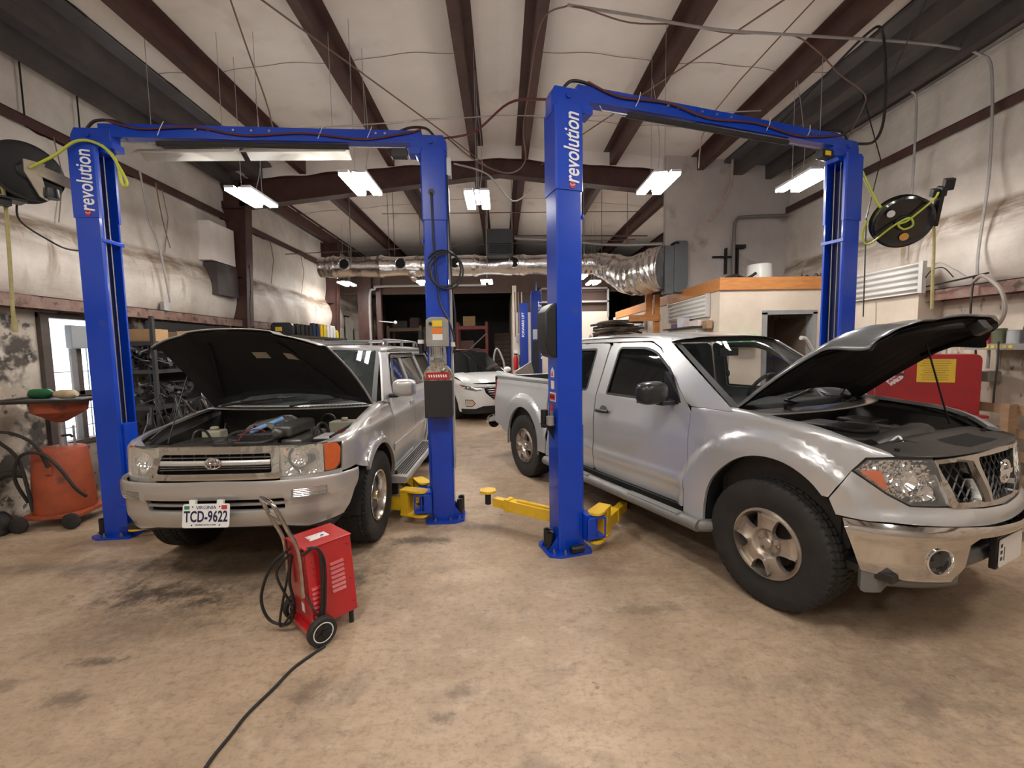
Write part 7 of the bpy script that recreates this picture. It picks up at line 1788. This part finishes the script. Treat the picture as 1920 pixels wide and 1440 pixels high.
for i, (cn, c) in enumerate(cols):
    h = .24 if i < 4 else (.30 if i < 11 else .2)
    b = B(); b.prism(roundpoly([(-.07, 0), (.07, 0), (.07, h * .72), (.03, h * .9), (.03, h), (-.03, h), (-.045, h * .9), (-.07, h * .8)], .015), 'x', -.045, .045)
    o = one('oil_bottle', b, mat('bottle_' + cn.replace(' ', '_') + str(i % 2), c, .35), '%s oil bottle, %s from the left in the row behind the SUV' % (cn, names_[i]), 'bottle', 'oil bottles on the shelving behind the SUV', bev=.006)
    o.location = (-4.26, 9.2 + i * .195, 2.0)

# ---- right side: corrugated panels, shelves, signs, studs
def corr(name, label, T_, wd, ht):
    t = thing(name, label, 'corrugated panel'); t.matrix_world = T_
    b = B(); b.grid(lambda u, v: Vector((u * wd, -.02 + .016 * sin(2 * pi * 5 * v), v * ht)), 2, 60); b.build('sheet', mat('corrugated_white', (.60, .59, .56), .4), t, solid=.003, ang=60)
    for x in (0, wd): b = B(); b.box((x, -.02, ht / 2), (.05, .05, ht + .01)); b.build('end_cap', mat('end_cap_white', (.55, .54, .51), .5), t, ang=0)
    return t
Rm = lambda x, y, z, a: Matrix.Translation((x, y, z)) @ Matrix.Rotation(a, 4, 'Z')
corr('corrugated_panel', 'white corrugated panel on the office side wall, nearer the wooden beam', Rm(3.175, 8.15, 2.08, R(-90)), 1.55, .34)
corr('corrugated_panel', 'white corrugated panel on the office side wall, farther back past the posts', Rm(3.175, 11.6, 2.02, R(-90)), 2.1, .34)
corr('corrugated_panel', 'long white corrugated panel high on the right wall beside the right lift', Rm(4.87, 6.2, 2.2, R(-90)), 1.26, .35)
t = thing('timber_post', 'bare timber post with crosspieces in front of the office side wall', 'timber post', (2.98, 8.3, 0))
for nm, a, c in (('upright', (-.05, -.05, 0), (.05, .05, 2.62)), ('crosspiece', (-.55, -.09, 2.12), (.05, -.05, 2.24)), ('crosspiece', (-.03, -.09, 1.66), (.16, -.05, 1.76)), ('strut', (-.2, .0, 2.24), (-.08, .06, 2.62))):
    b = B(); b.b2(a, c); b.build(nm, M_wood, t, bev=.003)
# steel cabinet with magazine slots, papers on it
t = thing('wall_rack', 'white wall rack with dark slots and papers, above the truck roof', 'wall rack', (3.06, 7.2, 1.4))
b = B(); b.b2((-.06, -.55, 0), (.12, .55, .52)); b.build('rack_body', mat('rack_cream', (.58, .55, .50), .5), t, bev=.005)
for i in range(7): b = B(); b.box((-.065, .05 + i * .065, .36), (.01, .035, .09)); b.build('slot', M_dark, t, ang=0)
b = B(); b.b2((-.14, -.6, .52), (.12, .6, .54)); b.build('rack_shelf', SH, t)
for k, (y, c, lab, sz) in enumerate(((7.55, (.05, .08, .22), 'dark blue', (.12, .16, .08)), (7.25, (.6, .65, .72), 'pale blue', (.14, .16, .16)), (6.9, (.65, .62, .6), 'white', (.05, .5, .09)))):
    box_at(3.06, y, 1.94, *sz, '%s carton on the white wall rack above the truck roof' % lab, mat('carton_%d' % k, c, .6, col2=(.5, .2, .15), scale=9, amt=.5), 'carton', 'box')
b = B(); b.box((3.14, 6.52, 1.82), (.05, .02, .30)); b.box((3.12, 6.52, 1.95), (.09, .14, .12)); one('wall_bracket', b, mat('brass_clutter', (.35, .22, .12), .5, col2=(.1, .06, .04), scale=14), 'brown wooden plaque fixed to the office corner', 'plaque')
# bench behind the truck with belts
t = thing('workbench', 'workbench behind the truck cab heaped with old belts and trim', 'workbench', (2.55, 9.8, 0))
b = B(); b.b2((-.45, -1.1, 1.78), (.45, 1.1, 1.84)); b.build('bench_top', mat('bench_brown', (.12, .06, .035), .7), t)
for x in (-.4, .4):
    for y in (-1.0, 1.0): b = B(); b.b2((x - .04, y - .04, 0), (x + .04, y + .04, 1.78)); b.build('leg', mat('bench_brown', (.12, .06, .035), .7), t)
cl = [(.02, .02, .025), (.03, .04, .05), (.10, .07, .05), (.02, .02, .02), (.13, .09, .06), (.05, .04, .035), (.16, .12, .09), (.02, .03, .04)]
b = B()
for i in range(14):
    z = 1.865 + i * .024; a = rs_.uniform(-.5, .5); x = 2.5 + rs_.uniform(-.1, .1); y = 9.4 + rs_.uniform(-.2, .3)
    b.tube(crom([Vector((x - .45, y + a * .3, z)), Vector((x - .15, y, z + .03)), Vector((x + .2, y - a * .2, z + .02)), Vector((x + .5, y - a * .3, z - .01 + .05 * a))], 5), lambda q: .03 - .015 * abs(q - .5), 8)
one('belt_pile', b, mat('belt_pile_dark', (.025, .025, .028), .6, col2=(.16, .11, .08), scale=3, amt=.8, lo=.45, hi=.55), 'pile of dark belts and trim strips on the bench behind the truck cab', 'car parts', kind='stuff')
for k, (x, y, c, lab) in enumerate(((2.3, 10.5, (.5, .6, .58), 'pale green'), (2.2, 10.7, (.7, .68, .65), 'white'), (2.45, 10.65, (.5, .2, .15), 'red'))):
    b = B(); b.lathe([(0, 0), (.04, 0), (.042, .10), (.02, .13), (.018, .15), (0, .15)], (x, y, 1.84), n=16); one('small_bottle', b, mat('tube_%d' % k, c, .4), '%s little bottle on the bench behind the truck cab' % lab, 'bottle', 'little bottles on the bench')
# green bins seen through the windshield
t = thing('glove_box_bin', 'bright green wall bin on the office wall, seen through the truck windshield', 'bin', (3.50, 6.24, 1.62))
GR = mat('bright_green', (.02, .42, .08), .4, emit=.0)
b = B(); b.b2((-.22, -.07, 0), (.22, .06, .12)); b.b2((-.16, -.05, .12), (-.02, .05, .17)); b.b2((.04, -.05, .12), (.18, .05, .17)); b.build('bin', GR, t, bev=.01)
for x in (-.06, .12): b = B(); b.box((x, -.075, .07), (.05, .01, .1)); b.build('white_pack', M_white, t)
# bucket and stuff on the office roof
t = thing('bucket', 'white plastic bucket standing upside down on the office roof', 'bucket', (4.12, 6.9, 2.48))
b = B(); b.lathe([(.20, 0), (.205, .02), (.205, .05), (.195, .05), (.175, .40), (.17, .415), (0, .415)], n=36); b.build('bucket_body', mat('bucket_white', (.68, .68, .66), .35), t, ang=40)
b = B(); b.lathe([(.207, .02), (.212, .035), (.207, .05)], n=36); b.build('rim', M_white, t)
wire([(3.4, 6.6, 2.64), (3.6, 6.65, 2.70), (3.8, 6.7, 2.66), (3.95, 6.7, 2.74)], .022, M_rubber, 'hose_piece', 'short piece of black hose left of the bucket on the office roof', 'hose', 6)
b = B(); junk(b, 4.5, 5.0, 6.5, 6.9, 2.48, .22, 24); one('parts_pile', b, JK, 'dark parts heaped on the office roof right of the white bucket', 'car parts', kind='stuff')
# open vehicle door edge standing beyond the truck
b = B(); b.tube([Vector(p) for p in [(4.20, 6.0, 1.72), (4.28, 6.02, 1.70), (4.38, 6.05, 1.58), (4.46, 6.05, 1.40), (4.52, 6.05, 1.0), (4.54, 6.05, .02)]], .03, 10, smooth=6); one('leaning_door_frame', b, MATS['silver_paint_truck'], 'curved silver door frame standing beyond the truck windshield', 'door frame')

# ---- red cabinet behind the truck hood
t = thing('red_machine', 'dark red steel cabinet with a yellow notice, behind the truck hood', 'machine', (4.46, 4.58, 0), R(-28))
RD = mat('cabinet_red', (.33, .008, .015), .32, coat=.4, col2=(.20, .01, .012), scale=3, amt=.7)
b = B(); b.prism(roundpoly([(-.55, .12), (.48, .12), (.48, 1.50), (-.55, 1.50)], [.02, .02, .07, .07]), 'y', -.16, .16); b.build('cabinet', RD, t, ang=40, bev=.01)
b = B(); b.b2((-.57, -.24, .86), (.52, -.15, .89)); b.build('tray_lip', RD, t, bev=.006)
b = B(); b.box((.13, -.162, 1.33), (.30, .004, .24)); nt_ = b.build('notice', mat('notice_yellow', (.62, .42, .03), .5, col2=(.5, .32, .03), scale=9), t, ang=0)
b = B()
for i in range(9): b.box((.13 - rs_.uniform(0, .02), -.165, 1.43 - i * .024), (.24 - rs_.uniform(0, .08), .001, .006))
b.build('notice_lettering', mat('notice_ink', (.28, .16, .03), .6), nt_, ang=0)
b = B(); b.prism([(-.31, 1.25), (-.22, 1.16), (-.13, 1.25), (-.13, 1.33), (-.22, 1.42), (-.31, 1.33)], 'y', -.168, -.162); st_ = b.build('maker_badge', mat('badge_white', (.55, .5, .48), .5, spots=[((.3, .01, .02), 30, .5, .55, .9)]), t, ang=0)
b = B(); b.box((-.22, -.170, 1.29), (.19, .002, .03)); b.prism([(-.28, 1.37), (-.22, 1.42), (-.16, 1.37)], 'y', -.171, -.169); b.build('badge_band', mat('badge_dark', (.08, .01, .015), .5), st_, ang=0)
b = B()
for x in (-.5, .42):
    for y in (-.12, .12): b.box((x, y, .06), (.06, .06, .12))
b.build('feet', M_dark, t, ang=0)
b = B(); b.tube([Vector(p) for p in [(.46, -.2, .88), (.30, -.22, .94), (.10, -.2, .90), (-.1, -.2, .92)]], .012, 8, smooth=5); b.build('red_hose', RD, t)
# grey shelf with cans
t = thing('wall_shelf', 'grey steel wall shelf with yellow stencil at the right edge', 'shelf', (4.98, 4.25, 1.60))
b = B(); b.b2((-.12, -.5, -.06), (.20, .2, .0)); sh_ = b.build('shelf_board', mat('grey_shelf_edge', (.26, .25, .24), .5, col2=(.16, .15, .14), scale=8), t)
b = B()
for i in range(5): b.box((-.123, -.02 - i * .05, -.03), (.002, .032, .03))
b.build('stencil', mat('stencil_yellow', (.6, .45, .05), .5), sh_, ang=0)
for k, (y, r, h, c, cn) in enumerate(((4.41, .05, .10, (.35, .16, .07), 'brown'), (4.31, .05, .11, (.55, .06, .08), 'red'), (4.19, .055, .15, (.10, .11, .06), 'olive green'), (4.06, .055, .13, (.40, .41, .42), 'silver'), (3.95, .04, .16, (.05, .05, .05), 'black'))):
    b = B(); b.lathe([(0, 0), (r, 0), (r, h * .9), (r * .93, h * .93), (r * .93, h), (0, h)], (4.93, y, 1.60), n=24); one('paint_can', b, mat('can_%d' % k, c, .4, col2=tuple(q * .6 for q in c), scale=14), '%s can on the grey wall shelf at the right edge' % cn, 'can', 'cans on the grey wall shelf')
t = thing('outlet_box', 'grey electrical outlet box with a black plug on the right wall', 'outlet', (5.10, 4.42, 1.26))
b = B(); b.box((0, 0, 0), (.14, .15, .11)); b.build('box', mat('outlet_grey', (.25, .23, .20), .6), t, bev=.012)
b = B(); b.cyl((-.07, .03, 0), (-.14, .03, -.02), .03, n=12); b.build('plug', M_black, t)
wire([(4.96, 4.42, 1.23), (4.95, 4.38, 1.10), (4.92, 4.42, .95), (4.80, 4.45, .86)], .010, M_cable, 'cord', 'black cord hanging from the outlet box on the right wall', 'cord', 5)
wire([(5.12, 4.34, 1.34), (5.12, 4.34, 1.56)], .014, M_conduit, 'conduit', 'short conduit above the outlet box, nearer the camera of the two', 'conduit')
wire([(5.12, 4.44, 1.34), (5.12, 4.44, 1.56)], .014, M_conduit, 'conduit', 'short conduit above the outlet box, farther from the camera', 'conduit')
wire([(4.93, 4.46, 2.25), (4.85, 4.3, 2.28), (4.80, 4.10, 2.12), (4.80, 4.05, 1.92), (4.85, 4.15, 1.78), (4.95, 4.35, 1.80)], .018, mat('ribbed_hose_grey', (.30, .26, .23), .6), 'flexible_conduit', 'looped grey flexible hose on the right wall above the cans', 'hose', 7)
wire([(4.93, 4.46, 2.30), (4.92, 4.46, 1.9), (5.05, 4.50, 1.5), (5.05, 4.52, .8)], .009, M_cable, 'cable', 'black cable running down the right wall behind the red cabinet', 'cable', 5)
wire([(4.82, 4.10, 1.62), (4.80, 4.08, 1.40), (4.80, 4.09, 1.15), (4.81, 4.10, 1.02)], .008, M_cable, 'cable', 'black cord with an end plug dangling in front of the grey shelf', 'cord', 4)
for k, (P_, lab) in enumerate((([(4.9, 5.0, 2.26), (4.88, 4.8, 2.27), (4.9, 4.55, 2.29), (4.9, 4.3, 2.31)], 'bundle of dark cables lying on the right wall beam'), ([(4.88, 4.98, 2.28), (4.86, 4.86, 2.42), (4.86, 4.72, 2.44), (4.88, 4.62, 2.32)], 'black cable loop above the right wall beam'), ([(4.9, 5.0, 2.27), (4.86, 4.8, 2.50), (4.86, 4.6, 2.40), (4.9, 4.5, 2.30)], 'taller grey cable loop above the right wall beam'))):
    wire(P_, .010 if k == 0 else .006, M_cable if k < 2 else M_conduit, 'cable', lab, 'cable', 7)
# pallets leaning at the right edge
t = thing('wooden_pallet', 'worn wooden pallet standing on edge by the right wall', 'pallet', (4.88, 4.02, 0), R(90))
PW = mat('worn_pallet_wood', (.34, .21, .12), .75, col2=(.16, .09, .05), scale=7, stretch=(1, 5, 5))
for z in (.08, .30, .52, .74, .96): b = B(); b.box((0, -.05, z), (1.0, .02, .09)); b.build('slat', PW, t, ang=0)
for x in (-.44, 0, .44): b = B(); b.box((x, 0, .52), (.07, .09, 1.0)); b.build('stringer', PW, t, ang=0)

# ---- rear: second pair of blue posts, racks, shutter, extinguisher
t = thing('rear_lift', 'distant older blue car lift by the white rear wall, seen past the truck bed', 'car lift', (.94, 11.6, 0))
B2 = mat('old_lift_blue', (.008, .03, .22), .4)
for k, (x, y, h, w_) in enumerate(((0, 0, 3.08, .28), (-.28, 1.0, 2.95, .24))):
    b = B(); b.b2((x - w_ / 2, y - .12, 0), (x + w_ / 2, y + .12, h)); c_ = b.build('column', B2, t, bev=.01)
    b = B(); b.b2((x - .18, y - .18, 0), (x + .18, y + .18, .02)); b.build('base_plate', B2, c_)
    text_mesh('lettering', 'FORWARD LIFT' if True else '', .12 if k == 0 else .10, M_text_white, c_, frame(Vector((x + (w_ / 2 - .045) * (1 if k == 0 else -.3), y - .123, h - .62)), (0, 0, 1), (-1, 0, 0)), sx=1.0, space=1.0)
b = B(); b.b2((-.11, -.18, 1.0), (.04, -.12, 1.85)); b.build('cover', M_black, t, bev=.01)
b = B(); b.box((-.02, -.123, 2.02), (.16, .004, .26)); b.build('data_plate', mat('pale_plate', (.45, .5, .6), .5), t, ang=0)
b = B()
for i in range(8): b.box((.12, -.123, 1.4 + i * .10), (.035, .004, .06))
b.build('column_lettering', M_text_white, t, ang=0)
b = B(); b.b2((-.12, -.12, 3.08), (.12, .12, 3.16)); b.tube([(.0, 0, 3.1), (0, 0, 3.4)], .02, 8); b.build('head', B2, t)
def rack(label, x0, x1, y, zs, zt_, col, nm):
    t = thing('pallet_rack', label, 'rack', ((x0 + x1) / 2, y, 0)); cx = (x0 + x1) / 2; m_ = mat(nm, col, .6, col2=tuple(c * .5 for c in col), scale=5)
    for x in (x0, x1):
        for dy in (0, .8): b = B(); b.b2((x - cx - .04, dy - .04, 0), (x - cx + .04, dy + .04, zt_)); b.build('upright', m_, t, ang=0)
    for z in zs:
        for dy in (0, .8): b = B(); b.b2((x0 - cx, dy - .03, z - .10), (x1 - cx, dy + .03, z)); b.build('beam', m_, t, ang=0)
        b = B(); b.b2((x0 - cx, 0, z), (x1 - cx, .8, z + .02)); b.build('deck', mat('rack_deck', (.09, .07, .055), .8), t, ang=0)
    b = B(); b.tube([(x0 - cx, -.05, 1.9), (x1 - cx, -.05, .95)] if cx < -2 else [(x1 - cx, -.05, 2.2), (x0 - cx, -.05, 1.3)], .02, 6); b.build('brace', M_galv, t)
    return t
rack('brown pallet rack in the dark rear annex, left of the left lift post', -3.85, -2.75, 15.0, (1.35, 2.42), 2.5, (.16, .10, .06), 'rack_brown')
rack('dark red pallet rack in the rear annex, behind the white crossover', -1.5, -.5, 15.0, (1.2, 1.65, 2.45), 2.6, (.22, .035, .03), 'rack_red')
for k, (x, z, lab, sz) in enumerate(((-3.5, 2.44, 'dark carton on top of the brown rack', (.5, .4, .25)), (-3.0, 2.44, 'grey bin on top of the brown rack', (.3, .4, .35)), (-1.1, 2.47, 'brown cardboard box on top of the red rack', (.42, .4, .34)), (-1.2, 1.67, 'dark bin on the middle deck of the red rack', (.5, .5, .3)), (-.8, 1.22, 'small dark bin on the lower deck of the red rack', (.4, .4, .25)), (-3.2, 1.37, 'black carton on the lower deck of the brown rack', (.5, .5, .4)))):
    box_at(x, 15.4, z, *sz, lab, M_card if k == 2 else mat('dim_box_%d' % k, (.05 + .02 * k, .045, .04), .7), 'carton', 'box')
b = B(); b.grid(lambda u, v: Vector((lerp(-.25, .33, u), 16.2 + .03 * sin(v * 2 * pi * 14), lerp(0, 2.25, v))), 2, 112)
one('roller_shutter', b, mat('brown_shutter', (.12, .085, .065), .6), 'small brown ribbed shutter at the back of the annex', 'shutter')
t = thing('fire_extinguisher', 'small red fire extinguisher on the white rear wall left of the old blue lift', 'extinguisher', (.42, 12.78, 1.02))
b = B(); b.lathe([(0, 0), (.065, 0), (.07, .03), (.07, .34), (.05, .42), (.03, .44), (0, .44)], n=20); b.build('cylinder', mat('extinguisher_red', (.5, .02, .02), .35), t)
b = B(); b.box((0, 0, .47), (.10, .04, .05)); b.tube([(.03, 0, .46), (.11, 0, .42), (.11, 0, .15)], .012, 6, smooth=4); b.build('valve', M_black, t)
b = B(); b.cyl((0, -.02, .55), (0, .0, .55), .06, n=16); b.build('tag', M_white, t)
for k, (x, z0, z1) in enumerate(((.42, 2.0, 3.3), (.52, 2.1, 3.3), (.62, 1.9, 3.3))):
    wire([(x, 12.8, z0), (x, 12.8, z1)], .018, M_pipe_brown if k < 2 else M_conduit, 'pipe', 'vertical pipe at the corner of the white rear wall, %s of three' % ('left', 'middle', 'right')[k], 'pipe')
b = B(); b.box((.50, 12.82, 1.95), (.14, .1, .22)); one('switch_box', b, M_galv, 'grey switch box at the corner of the white rear wall', 'electrical box', bev=.006)
b = B(); b.tube([Vector(p) for p in [(-.22, 12.2, .01), (-.22, 12.2, 1.1), (-.20, 12.2, 1.5), (-.12, 12.2, 1.66), (.0, 12.2, 1.45), (.08, 12.2, 1.1), (.10, 12.2, .01)]], .028, 8, smooth=6); one('metal_hoop', b, M_conduit, 'pale curved metal hoop standing behind the white crossover', 'hoop')
t = thing('motorcycle_bench', 'dark machine with a tilted pale panel standing behind the truck bed', 'machine', (.50, 8.9, 0), R(20))
b = B(); b.b2((-.3, -.2, 0), (.3, .2, 1.02)); b.build('body', M_bayg, t, bev=.03)
b = B(); b.box((-.05, -.05, 1.17), (.42, .03, .26), (.2, -.45, .2)); b.build('tilted_panel', M_galv, t, bev=.006)
# drop cord reel on the ceiling, ball switch, bits on the floor
b = B(); b.lathe([(0, 0), (.11, 0), (.13, -.05), (.10, -.10), (0, -.11)], (2.95 + .9, 3.95, 4.88), n=24); one('ceiling_lamp_base', b, mat('yellowed_plastic', (.55, .42, .2), .5), 'yellowed round ceiling fitting at the top right', 'fitting')
wire([(3.85, 3.95, 4.78), (3.9, 4.3, 4.4), (4.0, 4.6, 4.2)], .005, M_cable, 'cord', 'thin cord hanging from the yellowed ceiling fitting', 'cord', 4)
b = B(); b.tube([(-3.55, 12.8, 2.52), (-3.1, 12.7, 2.47)], .012, 6); b.sphere((-3.05, 12.7, 2.47), .05, 8); one('grab_handle', b, M_white, 'white ball on a short rod by the dark rear opening', 'handle')
# little litter on the floor
for k, (x, y, c, lab) in enumerate(((.42, 1.42, (.3, .45, .65), 'tiny blue scrap on the floor near the camera'), (.24, 1.43, (.75, .72, .65), 'tiny white scrap on the floor near the camera'))):
    b = B(); b.box((x, y, .003), (.018, .012, .004), (0, 0, .5)); one('litter', b, mat('litter_%d' % k, c, .6), lab, 'litter')
# cable clipped on the first left column
b = B(); b.tube([Vector(p) for p in [(-4.42, 7.90, 3.2), (-4.42, 7.90, 2.8), (-4.46, 7.90, 2.4), (-4.44, 7.90, 1.9)]], .010, 6, smooth=4)
for z in (3.15, 2.72, 2.1): b.box((-4.43, 7.895, z), (.03, .01, .015))
one('cable', b, M_cable, 'black cable clipped to the first dark red column', 'cable')
